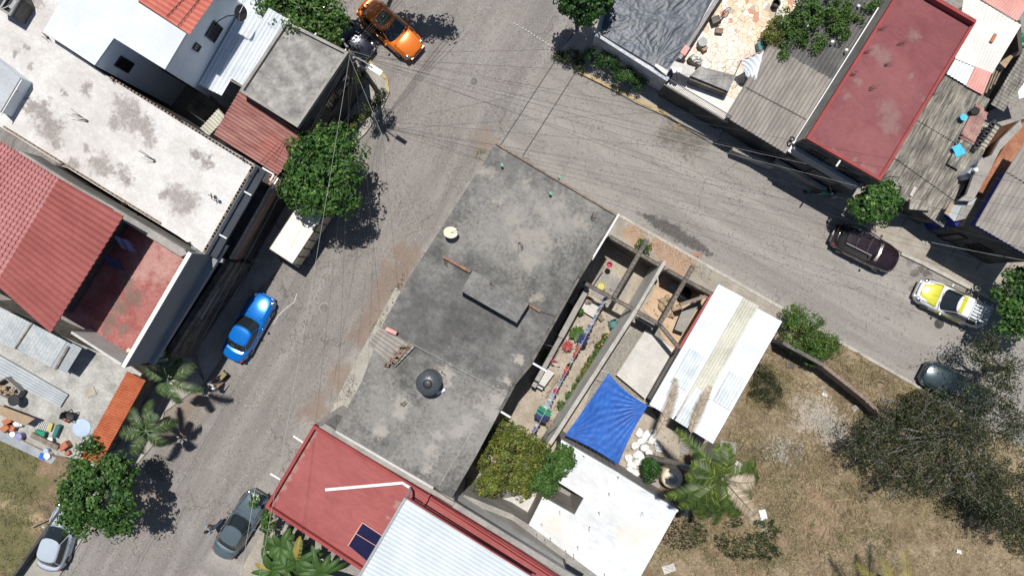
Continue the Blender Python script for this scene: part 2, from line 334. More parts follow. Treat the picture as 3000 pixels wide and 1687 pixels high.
M['wallbluegrey'] = mk('dark_blue_grey_paint', (.035, .042, .055), (.05, .058, .072), 1, 9, .15)
M['walldark'] = mk('dark_or_shaded_wall', (.045, .045, .048), (.09, .088, .085), 1.5, 9, .3)  # for dark walls, and to paint deep shade onto some others
M['wallbrown'] = mk('brown_facade', (.05, .04, .034), (.085, .07, .06), 1.2, 9, .2)
M['wallblue'] = mk('blue_wall_paint', (.012, .022, .17), (.016, .03, .22), 1, 9, .12)
M['beige'] = mk('beige_wall', (.30, .28, .24), (.38, .355, .31), 1, 9, .15)
Z1 = 7.1
M['whiteroof'] = mk('whitewashed_roof', (.50, .485, .465), (.62, .61, .595), .5, 8, .1, swirl=.1, layers=[
    ((.20, .175, .16), [(120, 330, Z1, .85), (150, 370, Z1, .8), (165, 410, Z1, .5), (95, 310, Z1, .5), (245, 265, Z1, .42), (185, 272, Z1, .2), (345, 300, Z1, .5), (375, 330, Z1, .9), (410, 365, Z1, .8), (430, 395, Z1, .6), (340, 365, Z1, .5), (295, 480, Z1, .7), (310, 500, Z1, .5), (215, 480, Z1, .5), (365, 520, Z1, .6), (575, 455, Z1, .4), (605, 480, Z1, .4), (520, 580, Z1, .75), (550, 600, Z1, .65), (490, 565, Z1, .4), (100, 5, Z1, .6), (75, 140, Z1, .3), (95, 200, Z1, .25), (50, 165, Z1, .22), (250, 440, Z1, .25), (735, 520, Z1, .3)], dict(amt=.62, nscale=1.9, lo=.5, hi=1.05, mx=.92)),
    ((.34, .31, .29), [(300, 320, Z1, 3.0), (240, 480, Z1, 2.2), (60, 180, Z1, 1.6), (540, 590, Z1, 1.8), (100, 20, Z1, 1.5)], dict(amt=.7, nscale=1.3, lo=.3, hi=1.2, mx=.35))])
M['whiteroof2'] = mk('bright_white_roof', (.54, .56, .57), (.66, .68, .69), .6, 8, .07, swirl=.16, layers=[((.6, .52, .42), [(1620, 1530, 3.5, .6), (1850, 1570, 3.5, .8), (1900, 1555, 3.5, .4)], dict(amt=.6, nscale=1.5, mx=.5)), ((.5, .48, .45), [(1680, 1570, 3.5, 1.5), (1740, 1440, 3.5, 1.5)], dict(amt=.7, nscale=3, lo=.4, mx=.35))])
M['pearl'] = mk('cool_white_roof', (.50, .535, .56), (.58, .61, .635), .5, 8, .06)
M['redroof'] = mk('red_sealed_roof', (.185, .058, .064), (.225, .075, .08), .5, 22, .22, bump=.2, swirl=.14, layers=[
    ((.22, .185, .16), [(2480, 145, 5.4, .45), (2505, 160, 5.4, .35), (2590, 170, 5.4, .62), (2565, 150, 5.4, .45), (2680, 105, 5.4, .5), (2600, 320, 5.4, .72), (2605, 370, 5.4, .8), (2620, 345, 5.4, .6), (2590, 310, 5.4, .5), (2515, 240, 5.4, .3), (2483, 275, 5.4, .3), (2670, 220, 5.4, .22), (2705, 290, 5.4, .3), (2555, 505, 5.4, .35), (2530, 490, 5.4, .3), (2500, 470, 5.4, .25), (2440, 440, 5.4, .22), (2410, 422, 5.4, .2), (2385, 410, 5.4, .15)], dict(amt=.28, nscale=1.6, lo=.3, hi=.95, mx=.55)),
    ((.25, .105, .105), [(2480, 380, 5.4, 2.0), (2560, 420, 5.4, 1.6), (2600, 250, 5.4, 2.2)], dict(amt=.6, nscale=1.2, lo=.3, hi=1.2, mx=.4))])
M['redroof2'] = mk('brick_red_roof', (.275, .075, .072), (.315, .095, .09), .4, 20, .15, bump=.12, swirl=.16, layers=[
    ((.33, .22, .19), [(915, 1270, 6.2, .3), (895, 1300, 6.2, .3), (875, 1335, 6.2, .32), (858, 1365, 6.2, .3), (838, 1395, 6.2, .3), (822, 1425, 6.2, .3), (805, 1455, 6.2, .25), (1163, 1477, 6.2, .22), (1138, 1514, 6.2, .1)], dict(amt=.35, nscale=1.8, lo=.75, hi=1.2, mx=.7))])
M['redpatio'] = mk('worn_red_patio', (.25, .07, .065), (.34, .14, .125), 1.0, 8, .22, layers=[
    ((.13, .12, .095), [(375, 830, 6.9, .5), (385, 870, 6.9, .5), (350, 900, 6.9, .5), (325, 940, 6.9, .45), (365, 965, 6.9, .35), (400, 880, 6.9, .4), (310, 970, 6.9, .3)], dict(amt=.6, nscale=2, lo=.5, mx=.75)),
    ((.45, .3, .26), [(440, 760, 6.9, 1.0), (470, 790, 6.9, .9), (500, 750, 6.9, .8), (420, 790, 6.9, .6)], dict(amt=.6, nscale=1.5, lo=.3, mx=.6))])
M['redtrim'] = mk('red_painted_trim', (.24, .05, .05), (.3, .065, .06), 1, 12, .15)
M['redmetal'] = flat('red_metal', (.28, .05, .045), .5)
M['tile'] = mk('red_tile_sheet', (.285, .082, .074), (.34, .105, .094), .7, 7, .14, rough=.6, bump=.1, layers=[((.42, .17, .15), [(250, 650, 9, .5), (180, 700, 9, .4), (240, 790, 9, .3), (60, 850, 9, .4)], dict(amt=.7, nscale=1.4, mx=.4))])
M['tilepale'] = mk('lit_slope_tile_sheet', (.36, .15, .145), (.42, .19, .185), .7, 7, .12, rough=.6, bump=.1)  # paler copy of the tile colour; the slope's different light is painted in
M['orangetile'] = mk('orange_clay_tile', (.38, .10, .045), (.48, .15, .07), 2, 9, .25, rough=.8)
M['corrred'] = mk('faded_red_sheet', (.25, .10, .09), (.36, .19, .165), .7, 10, .25, streak=(-math.atan2(-.53, .85) , 5.0), layers=[((.42, .12, .09), [(790, 430, 4.7, .8), (810, 480, 4.7, .4)], dict(amt=.5, nscale=1.5, mx=.4))])
M['corrbrightred'] = mk('red_corrugated_sheet', (.42, .12, .09), (.5, .16, .12), .8, 8, .12, rough=.5)
M['galv'] = mk('bright_galvanised_sheet', (.60, .64, .68), (.72, .76, .79), .6, 8, .1, rough=.42, metal=.25, bump=.05)
M['galvdull'] = mk('dull_galvanised_sheet', (.33, .36, .38), (.42, .45, .47), .8, 9, .15, rough=.55, metal=.25)
M['galvrust'] = mk('rusty_galvanised_sheet', (.33, .37, .39), (.45, .47, .47), 1.0, 8, .2, rough=.6, layers=[((.36, .22, .13), [(35, 945, 3.2, .5), (60, 960, 3.2, .45), (20, 925, 3.2, .3), (130, 1015, 3.2, .5), (155, 1030, 3.2, .35), (175, 1000, 3.2, .2), (110, 1000, 3.2, .2), (75, 985, 3.2, .2), (178, 998, 3.2, .15)], dict(amt=.8, nscale=3.0, lo=.4, mx=.8))])
M['whitesheet'] = mk('white_sheet_roof', (.56, .59, .62), (.68, .71, .73), .7, 8, .07, rough=.45, bump=.05)
M['whitesheet2'] = mk('chalky_white_sheet', (.46, .50, .53), (.60, .64, .66), 1.2, 8, .1, rough=.5, bump=.05)
M['divwall'] = mk('limewashed_render', (.50, .50, .48), (.66, .66, .63), 1.1, 7, .15)
M['coolsheet'] = mk('pale_blue_white_sheet', (.43, .48, .505), (.5, .545, .565), .7, 8, .07, rough=.45, bump=.05)
M['cream'] = mk('cream_translucent_sheet', (.42, .41, .34), (.54, .53, .45), .9, 8, .2, rough=.5)
M['creamwhite'] = mk('cream_white_sheet', (.56, .53, .50), (.66, .635, .6), .7, 8, .08, rough=.6)
M['pinksheet'] = mk('pink_sheet', (.52, .25, .22), (.6, .32, .28), .9, 8, .12, rough=.6)
M['asb'] = mk('fibre_cement_sheet', (.235, .215, .195), (.325, .30, .27), .8, 12, .2, streak=(-TH1, 3.0), rough=.85)
M['asbdark'] = mk('dark_fibre_cement', (.10, .10, .10), (.16, .155, .15), 1.0, 12, .25)
M['asbold'] = mk('stained_old_fibre_cement', (.10, .098, .09), (.37, .345, .295), .9, 10, .35, streak=(-TH1, 7.0), layers=[((.06, .057, .05), [(2700, 430, 2.4, .8), (2750, 470, 2.4, .6), (2690, 500, 2.4, .7), (2780, 400, 2.4, .5), (2800, 320, 2.4, .4)], dict(amt=.8, nscale=2, lo=.2, mx=.5))])
M['tarp'] = None
M['bluetarp'] = None
M['gravel'] = mk('grey_gravel', (.18, .165, .14), (.33, .31, .275), 9, 30, .5, bump=.5)
M['sand'] = mk('sandy_floor', (.42, .29, .19), (.5, .37, .26), 1.1, 9, .18)
M['yard'] = mk('pale_mottled_yard', (.26, .255, .235), (.42, .415, .39), 1.1, 6, .25)
M['yardtan'] = mk('tan_yard_concrete', (.28, .24, .19), (.38, .335, .275), .8, 6, .25)
M['tar'] = flat('tar_seam', (.06, .058, .055), .8)
M['black'] = flat('black_plastic', (.012, .012, .013), .45)
M['dark'] = flat('dark_opening', (.02, .02, .022), .7)
M['glass'] = flat('dark_glass', (.012, .016, .018), .06, spec=.8)
M['whitepvc'] = flat('white_pvc', (.75, .75, .74), .4)
M['whitepaint'] = flat('white_paint', (.7, .7, .69), .5)
M['greymetal'] = flat('grey_metal', (.27, .28, .29), .6, .1)
M['chrome'] = flat('chrome', (.6, .6, .6), .15, .95)
M['steel'] = flat('rusty_rebar', (.07, .05, .04), .8)
M['darkmetal'] = flat('dark_metal', (.04, .04, .042), .5, .4)
M['wood'] = mk('weathered_wood', (.16, .13, .10), (.27, .22, .17), 3, 12, .3)
M['tanboard'] = mk('tan_board', (.3, .215, .14), (.36, .27, .18), 2, 9, .2)
M['bark'] = mk('grey_bark', (.13, .115, .10), (.24, .215, .19), 4, 14, .3, bump=.5)
M['twig'] = mk('pale_twig', (.13, .12, .11), (.22, .2, .185), 4, 14, .3)
M['terracotta'] = flat('terracotta', (.36, .13, .07), .8)
M['brick'] = mk('brick_brown', (.16, .12, .095), (.27, .2, .155), 5, 12, .3)
M['brickbrown'] = mk('dull_red_brick', (.16, .09, .065), (.27, .17, .12), 4, 11, .4, bump=.4)
M['brickred'] = mk('red_brick', (.25, .10, .055), (.36, .17, .10), 1.4, 11, .4, bump=.4, streak=(-TH1, 1.2))
M['rubber'] = flat('black_rubber', (.015, .015, .015), .8)
M['ivory'] = flat('ivory_plastic', (.66, .58, .44), .45)
M['tankblack'] = flat('black_water_tank', (.055, .063, .073), .35)
M['cable'] = flat('black_cable', (.025, .025, .027), .6)
M['cablepale'] = flat('pale_cable', (.42, .42, .40), .5)
M['sack'] = mk('white_woven_sack', (.62, .62, .61), (.74, .74, .73), 4, 14, .1, bump=.4)
M['leaf'] = leafmat('broad_green_leaves', (.018, .055, .012), (.07, .165, .03), (.19, .28, .06))
M['leafdark'] = leafmat('deep_green_leaves', (.012, .04, .009), (.035, .10, .018), (.09, .18, .04))
M['leafyellow'] = leafmat('yellow_green_leaves', (.06, .08, .015), (.17, .19, .035), (.34, .27, .05))
M['leafolive'] = leafmat('olive_small_leaves', (.010, .020, .006), (.045, .065, .02), (.16, .13, .05))
M['leafbright'] = leafmat('bright_shrub_leaves', (.025, .07, .012), (.08, .17, .03), (.2, .22, .06))
M['palmleaf'] = leafmat('palm_leaflets', (.014, .036, .008), (.085, .13, .02), (.27, .28, .06), .15)
M['palmdark'] = leafmat('feather_palm_leaflets', (.022, .048, .016), (.085, .125, .05), (.24, .25, .13), .15)
M['palmdry'] = leafmat('dry_palm_leaflets', (.25, .19, .13), (.45, .37, .28), (.55, .47, .38), .1)
M['palmyellow'] = leafmat('yellow_palm_leaflets', (.16, .15, .03), (.33, .26, .06), None, .2)
M['banana'] = leafmat('banana_leaves', (.018, .055, .012), (.07, .14, .03), (.20, .20, .05), .25)
M['grassdry'] = leafmat('dry_grass', (.10, .08, .035), (.33, .26, .14), (.48, .41, .27), .1)
M['grassgreen'] = leafmat('green_grass', (.05, .062, .02), (.14, .145, .055), (.33, .27, .15), .15)
M['flower'] = leafmat('red_bromeliad', (.22, .03, .035), (.42, .10, .09), None, .15)
M['pink'] = flat('pink_cloth', (.6, .06, .2), .8); M['skyblue'] = flat('sky_blue_cloth', (.06, .42, .62), .7)
M['bluecl'] = flat('navy_blue_cloth', (.03, .04, .12), .8); M['greencl'] = flat('green_cloth', (.03, .24, .13), .8); M['coral'] = flat('coral_cloth', (.6, .16, .13), .8)
M['palecl'] = flat('pale_blue_cloth', (.36, .44, .58), .8); M['whitecl'] = flat('white_cloth', (.62, .63, .68), .8); M['lilac'] = flat('lilac_cloth', (.22, .22, .40), .8)
M['greenpl'] = flat('green_plastic', (.02, .22, .13), .45); M['tealpl'] = flat('teal_plastic', (.03, .14, .13), .45); M['yellowpl'] = flat('yellow_plastic', (.42, .38, .12), .5); M['bluepl'] = flat('blue_plastic', (.02, .12, .5), .45); M['redpl'] = flat('red_plastic', (.4, .03, .08), .5)
M['skin'] = flat('skin', (.30, .16, .10), .6); M['hair'] = flat('black_hair', (.012, .01, .01), .6); M['denim'] = flat('dark_denim', (.03, .04, .07), .85); M['khaki'] = flat('khaki_cloth', (.22, .19, .10), .85); M['greyshirt'] = flat('grey_blue_shirt', (.22, .26, .33), .85)
def crazy():
    t = NT('crazy_paving'); vo = t.vor(3.3, 'F1'); ed = t.vor(3.3, 'DISTANCE_TO_EDGE'); cs = t.n('ShaderNodeSeparateColor'); t.l(vo.outputs['Color'], cs.inputs[0])
    r = t.n('ShaderNodeValToRGB'); t.l(cs.outputs[0], r.inputs[0]); r.color_ramp.interpolation = 'CONSTANT'; e = r.color_ramp.elements
    e[0].color = (.68, .56, .42, 1); e[1].position = .3; e[1].color = (.62, .47, .32, 1)
    for p, c in ((.5, (.72, .66, .57)), (.7, (.50, .24, .15)), (.78, (.66, .5, .36)), (.93, (.38, .35, .27))): x = e.new(p); x.color = (*c, 1)
    wht = t.blobs([(2080, 190, 2.3, 2.4), (2100, 160, 2.3, 1.6)], amt=.3)
    col = t.mix(t.math('MULTIPLY', wht, .6), r.outputs[0], (.74, .70, .64))
    col = t.mix(t.mr(ed.outputs['Distance'], .015, .04), (.27, .2, .14), col)
    col = t.mix(1, col, t.grey(t.mr(t.noise(8, 5), .2, .8, .85, 1.1, False)), 'MULTIPLY'); return t.done(col, .7)
M['crazy'] = crazy()
def tarpmat(name, c0, c1, rough):
    t = NT(name); n = t.noise(1.0, 7); return t.done(t.mix(t.mr(n, .35, .65), c0, c1), rough, 0, .5)
M['tarp'] = tarpmat('black_polythene', (.018, .028, .044), (.038, .052, .078), .47); M['bluetarp'] = tarpmat('blue_tarpaulin', (.006, .07, .31), (.012, .10, .40), .55)
M['solar'] = flat('dark_blue_slats', (.02, .022, .07), .25, .3)
# ---------------------------------------------------------------- ground, streets, kerbs
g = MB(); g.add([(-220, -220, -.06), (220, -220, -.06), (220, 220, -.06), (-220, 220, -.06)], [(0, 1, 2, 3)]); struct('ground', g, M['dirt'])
g = MB(); g.grid(lambda u, v: Vector((-46 + 92 * u, -30 + 60 * v, 0)), 4, 4); struct('road', g, M['road'])
def slab(name, pts, z, m, z0=-.05): return struct(name, MB().prism(PP(pts, z), z0), m)
# seams in the road
for k, (a, b) in enumerate((((1462, 432), (1705, 58)), ((1531, 458), (1686, 213)))):
    p, q = P(*a, .004), P(*b, .004); d = (q - p).normalized(); n = Vector((-d.y, d.x, 0)) * .035
    struct('road_seam', MB().add([p - n, q - n, q + n, p + n], [(0, 1, 2, 3)]), M['tar'])
# left pavement along the main street, corner island, lower strips
slab('pavement', [(-40, 1740), (165, 1700), (300, 1480), (389, 1373), (459, 1290), (482, 1206), (600, 1120), (560, 1060), (560, 900), (300, 900), (-40, 1400)], .10, M['walk'])
slab('pavement', [(600, 1120), (640, 1060), (836, 700), (800, 640), (640, 830), (560, 980)], .11, M['walk'])
slab('garage_ramp', [(640, 1000), (700, 930), (760, 845), (824, 770), (800, 720), (700, 700), (560, 900)], .17, M['conc'])
slab('pavement', [(836, 700), (900, 560), (1010, 440), (1070, 385), (1110, 325), (1133, 270), (1128, 235), (1085, 190), (1040, 150), (980, 120), (860, 250), (760, 560)], .12, M['walk'])
kb = MB(); pts = [(900, 575), (1010, 443), (1070, 388), (1113, 328), (1137, 272), (1132, 232), (1088, 186), (1045, 148)]
for a, b in zip(pts, pts[1:]): kb.beam(P(*a, .07), P(*b, .07), .14, .15)
struct('kerb', kb, M['kerb'])
kb = MB()
for a, b in zip(pts[4:], pts[5:]): kb.beam(P(*a, .085), P(*b, .085), .2, .16)
struct('yellow_kerb', kb, M['yellow'])
slab('concrete_apron', [(1012, 268), (1040, 226), (1090, 250), (1104, 262), (1105, 300), (1080, 312)], .3, M['walk'])
# pavement in front of the dark roofed block
slab('pavement', [(1190, 870), (1160, 840), (1020, 1100), (950, 1240), (1010, 1290), (1130, 1060)], .12, M['walk'])
slab('pavement', [(790, 1530), (720, 1640), (690, 1720), (850, 1720), (900, 1600)], .12, M['walk2'])
# north side of the second street
slab('pavement', [(1640, 150), (1697, 208), (1860, 300), (2101, 409), (2130, 370), (2010, 180), (1720, 60)], .12, M['walk'])
kb = MB()
kb.beam(P(1699, 211, .075), P(1960, 340, .075), .24, .16)
struct('yellow_kerb', kb, M['yellow'])
kb = MB().beam(P(1961, 341, .075), P(2103, 411, .075), .22, .15); struct('kerb', kb, M['kerb'])
slab('pavement', [(2103, 407), (2262, 500), (2450, 610), (2640, 738), (2890, 866), (3080, 960), (3080, 700), (2600, 450), (2200, 300)], .12, M['walk2'])
kb = MB()
for a, b in (((2640, 742), (2700, 770)), ((2700, 770), (2890, 868)), ((2890, 868), (3080, 962))): kb.beam(P(*a, .07), P(*b, .07), .22, .15)
struct('kerb', kb, M['kerb'])
# south side of the second street
slab('pavement', [(1800, 625), (1822, 640), (1950, 712), (2290, 905), (2310, 918), (2285, 965), (2250, 950), (2080, 850), (1780, 700)], .12, M['walk2'])
kb = MB(); pts = [(1812, 630), (1950, 709), (2120, 806), (2290, 902), (2470, 1007), (2700, 1138), (2870, 1236)]
for a, b in zip(pts, pts[1:]): kb.beam(P(*a, .075), P(*b, .075), .18, .16)
struct('kerb', kb, M['kerb'])
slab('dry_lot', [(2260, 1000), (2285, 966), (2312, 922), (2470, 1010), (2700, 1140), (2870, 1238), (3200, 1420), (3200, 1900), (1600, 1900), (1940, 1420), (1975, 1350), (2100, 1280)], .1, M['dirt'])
slab('grassy_lot', [(-60, 1230), (160, 1320), (260, 1380), (205, 1460), (140, 1600), (40, 1690), (-60, 1700)], .15, M['lotdirt'])
slab('back_yard', [(1310, 1090), (1640, 915), (1760, 700), (2095, 850), (2000, 1060), (1990, 1350), (1950, 1420), (1640, 1290), (1560, 1540), (1250, 1500)], .06, M['yardtan'])
slab('gravel_bed', [(1880, 930), (1935, 950), (1950, 990), (1860, 1180), (1760, 1200), (1700, 1230), (1760, 1060)], .09, M['gravel'])
slab('sand_floor', [(1885, 905), (1950, 790), (2085, 880), (2010, 1030), (1985, 1040), (1940, 985), (1930, 955)], .1, M['sand'])
slab('tiled_yard_floor', [(1730, 860), (1760, 790), (1850, 830), (1820, 880), (1790, 900)], .085, M['conc'])
# broken rubble and dead leaves on the pavement
g = MB(); rr = random.Random(3)
for i in range(420):
    a = rr.random(); px, py = 1835 + 205 * a + rr.gauss(0, 9), 665 + 118 * a + rr.gauss(0, 11)
    s = rr.uniform(.02, .07); g.box(P(px, py, .13 + s * .3), s * 1.6, s, s * .6, rr.random() * 3, rr.uniform(-.3, .3))
tag(solo('rubble', g, M['rubble'], None, None), 'orange brown rubble and dead leaves scattered over the pavement beside the roofless yard', 'rubble', kind='stuff')
# ---------------------------------------------------------------- buildings
def bldg(name, label, pts, z, wall, roof, par=None, z0=-.05, cat='house', group=None, t=.14, wallz=None, skip=()):
    w = PP(pts, z); c = sum(w, Vector()) / len(w); rt = thing(name, label, cat, (c.x, c.y, 0), 0, group)
    part('wall', MB().prism(w, z0, cap=False, bottom=False) if t <= 0 else MB().prism([Vector((p.x, p.y, z - t)) for p in w], z0, cap=False, bottom=False), wall, rt)
    part('roof', MB().prism(w, z - t), roof, rt)
    if par:
        th, hh, m = par
        part('parapet', ring(MB(), [Vector((p.x, p.y, z + hh)) for p in w], th, z - .02, z + hh), m, rt)
    rt['w'] = 0; del rt['w']
    return rt, w
def facade(rt, p, q, items, out=.03, wh=False):
    """openings on the wall from p to q: (kind, t0, t1, z0, z1)"""
    p = Vector((p.x, p.y, 0)); q = Vector((q.x, q.y, 0)); d = (q - p); u = d.normalized(); n = Vector((u.y, -u.x, 0))
    cc = wloc(rt); mid = (p + q) / 2
    if n.dot(mid - Vector((cc.x, cc.y, 0))) < 0: n = -n
    for kind, t0, t1, z0, z1 in items:
        a = p + d * t0; b = p + d * t1; L = (b - a).length; m = (a + b) / 2; ang = math.atan2(u.y, u.x)
        if kind in ('window', 'door', 'garage_door'):
            fr = MB(); s = .07
            for (cx, cz, sx, sz) in ((0, z0 + s / 2, L, s), (0, z1 - s / 2, L, s), (-L / 2 + s / 2, (z0 + z1) / 2, s, z1 - z0 - 2 * s), (L / 2 - s / 2, (z0 + z1) / 2, s, z1 - z0 - 2 * s)):
                fr.box(m + u * cx + n * (out + .02) + Vector((0, 0, cz)), sx, .07, sz, ang)
            w = part(kind, fr, M['greymetal' if kind == 'window' and wh else 'darkmetal'], rt)
            pn = MB().box(m + n * out * .6 + Vector((0, 0, (z0 + z1) / 2)), L - 2 * s, .03, z1 - z0 - 2 * s, ang)
            x = part('pane' if kind == 'window' else 'door_leaf', pn, M['glass'] if kind == 'window' else M['concd'], rt); x.parent = w; x.location = (0, 0, 0); 
            if kind == 'window':
                g = MB(); k = max(2, int(L / .22))
                for i in range(1, k): g.box(m + u * (L * (i / k - .5)) + n * (out + .075) + Vector((0, 0, (z0 + z1) / 2)), .02, .02, z1 - z0, ang)
                for i in range(1, 4): g.box(m + n * (out + .08) + Vector((0, 0, z0 + (z1 - z0) * i / 4)), L, .02, .02, ang)
                y = part('window_bars', g, M['darkmetal'], rt); y.parent = w
def corr(pts, zs, wl, amp, m=None, nv=4, thick=.012, sag=0.0, ragged=0.0, seed=1, step=0.0, rows=0):
    """sheet over quad A,B,C,D (px); ridges run A->D, waves counted along A->B"""
    A, B, Cc, D = [P(p[0], p[1], z) for p, z in zip(pts, zs)]
    L = (B - A).length; nw = max(2, round(L / wl)); rr = random.Random(seed); rag = [rr.uniform(-ragged, ragged) for _ in range(nw + 2)]
    dv = ((D - A) + (Cc - B)).normalized(); Lr = (D - A).length
    def fn(u, v):
        p = A.lerp(B, u).lerp(D.lerp(Cc, u), v)
        z = amp * math.cos(2 * math.pi * nw * u) - sag * 4 * v * (1 - v)
        if step: z += step * (1 - ((v * rows + 1e-4) % 1.0))
        e = rag[int(u * nw)] * (1 if v > .99 else 0)
        return p + Vector((0, 0, z)) + dv * e
    if rows:
        vs = []
        for r in range(rows): vs += [r / rows + 1e-3, (r + .55) / rows, (r + .98) / rows]
        vs.append(1.0)
        mb = MB(); nu = nw * 4; V = [fn(i / nu, v) for v in vs for i in range(nu + 1)]; q = lambda i, j: j * (nu + 1) + i
        nvv = len(vs) - 1
        Fs = [(q(i, j), q(i + 1, j), q(i + 1, j + 1), q(i, j + 1)) for j in range(nvv) for i in range(nu)]
        b = len(V); V += [v - Vector((0, 0, .03)) for v in V]; Fs += [tuple(b + k for k in reversed(f)) for f in Fs]
        rg = [q(i, 0) for i in range(nu)] + [q(nu, j) for j in range(nvv)] + [q(i, nvv) for i in range(nu, 0, -1)] + [q(0, j) for j in range(nvv, 0, -1)]
        Fs += [(rg[k], b + rg[k], b + rg[(k + 1) % len(rg)], rg[(k + 1) % len(rg)]) for k in range(len(rg))]
        return mb.add(V, Fs)
    return MB().grid(fn, nw * 4, nv, thick)
# ---- long white roofed house, upper left
lw = [(-30, 353), (-70, -60), (190, -60), (180, 0), (126, 93), (310, 221), (749, 485), (600, 745), (520, 690)]
rt, w = bldg('house', 'long house with whitewashed flat roof blotched brown, barred balcony over the street', lw, Z1, M['wallwhite'], M['whiteroof'], t=.5, z0=3.1 + 3.1)
# the body of the house below the roof slab: upper storey set back behind the balcony
wb = PP(lw, Z1); A, B = wb[6], wb[7]; out = Vector(((B - A).y, -(B - A).x, 0)).normalized()
if out.x < 0: out = -out
up = [p.copy() for p in wb]; up[6] -= out * 1.3; up[7] -= out * 1.3
part('upper_storey', MB().prism([Vector((p.x, p.y, 6.2)) for p in up], 3.3, cap=False), M['wallbrown'], rt)
part('lower_storey', MB().prism([Vector((p.x, p.y, 3.3)) for p in wb], -.05), M['walldark'], rt)
led = MB(); 
led.add([A + out * 0 + Vector((0, 0, -.45)), B + Vector((0, 0, -.45)), B + out * .42 + Vector((0, 0, -.55)), A + out * .42 + Vector((0, 0, -.55)), A + Vector((0, 0, -.7)), B + Vector((0, 0, -.7)), B + out * .42 + Vector((0, 0, -.7)), A + out * .42 + Vector((0, 0, -.7))], [(0, 1, 2, 3), (4, 7, 6, 5), (3, 2, 6, 7), (0, 3, 7, 4), (2, 1, 5, 6)])
part('cornice', led, M['wallbluegrey'], rt)
pl = MB()
for k in range(-1, 27):
    f = (k + 1.5) / 28.5; p = A.lerp(B, f) - out * .08; pl.box(p + Vector((0, 0, .04)), .3, .11, .08, math.atan2((B - A).y, (B - A).x))
part('brick_edging', pl, M['brick'], rt); pl = MB()
e0, e1 = P(150, 113, Z1), P(749, 485, Z1); dd = (e1 - e0)
for k in range(42):
    f = .3 + .7 * (k + .5) / 42; pl.box(e0 + dd * f - Vector((-dd.y, dd.x, 0)).normalized() * .09 + Vector((0, 0, .035)), .3, .1, .07, math.atan2(dd.y, dd.x))
part('brick_edging', pl, M['brick'], rt); pl = MB()
e0, e1 = P(10, 376, Z1), P(520, 690, Z1); dd = e1 - e0
for k in range(36):
    f = (k + .5) / 40; pl.box(e0 + dd * f + Vector((-dd.y, dd.x, 0)).normalized() * .09 + Vector((0, 0, .035)), .3, .1, .07, math.atan2(dd.y, dd.x))
part('brick_edging', pl, M['brick'], rt)
part('balcony_floor', MB().prism([Vector((q.x, q.y, 3.36)) for q in (A - out * .15, B - out * .15, B + out * .25, A + out * .25)], 3.2), M['terracotta'], rt)
rl = MB(); n = 58
for zz in (4.35, 3.6): rl.beam(A + out * .2 + Vector((0, 0, zz - Z1)), B + out * .2 + Vector((0, 0, zz - Z1)), .07, .06)
for k in range(n + 1):
    p = A.lerp(B, k / n) + out * .2; rl.beam(Vector((p.x, p.y, 3.37)), Vector((p.x, p.y, 4.35)), .035, .035)
part('railing', rl, M['greymetal'], rt)
for f in (.28, .77): 
    p = A.lerp(B, f); part('drain_spout', MB().tube([p + Vector((0, 0, -.3)), p + out * .45 + Vector((0, 0, -.36))], .045), M['whitepvc'], rt)
# small structures on the far left of that roof
h2, w2 = bldg('skylight', 'low roof light with dull sheet and framed glazed side on the white roof', [(-40, 290), (-40, 150), (60, 228), (0, 330)], 8.0, M['wallwhite'], M['galvdull'], z0=Z1, cat='skylight', t=.06)
part('frame', MB().beam(P(64, 234, 7.9), P(2, 338, 7.9), .05, .05).beam(P(48, 262, 7.95), P(64, 270, 7.5), .05, .05), M['whitepaint'], h2)
h2, w2 = bldg('water_tank_box', 'open grey tank box full of scrap on the white roof, top left corner', [(-20, -30), (-20, 18), (34, 50), (64, 0), (50, -30)], 8.1, M['concd'], M['dark'], par=(.12, .12, M['conc']), z0=Z1, cat='tank box', t=.1)
part('scrap', MB().box(P(15, 5, 8.2), .8, .1, .1, 1).box(P(40, 15, 8.2), .5, .2, .1, 1).box(P(20, 22, 8.2), .5, .05, .08, .4), M['greymetal'], h2)
# ---- upper white block with the notch
ub = [(190, -60), (178, 0), (126, 93), (277, 192), (334, 112), (483, 204), (547, 97), (640, -60)]
rt, w = bldg('house', 'taller white block with smooth white roof, bluish walls and barred windows around a courtyard notch', ub, 8.0, M['wallwhite'], M['pearl'], t=.15)
facade(rt, w[4], w[3], [('window', .34, .72, 5.5, 6.8)])
facade(rt, w[5], w[4], [('window', .25, .5, 2.4, 3.9), ('window', .7, .9, 2.4, 3.9)])
facade(rt, w[6], w[5], [('window', .04, .22, 6.3, 6.9)])
facade(rt, w[7], w[6], [('window', .55, .85, 5.4, 6.5)])
part('roof_sheet', corr([(640, -20), (555, 102), (398, -2), (470, -110)], [8.1, 8.1, 8.22, 8.22], .30, .04, nv=3), M['corrbrightred'], rt)
# red sheet: second run laid the other way is left to the seam strips
part('seam', MB().beam(P(545, -10, 8.2), P(487, 50, 8.25), .03, .03).beam(P(590, -10, 8.2), P(520, 78, 8.25), .03, .03), M['dark'], rt)
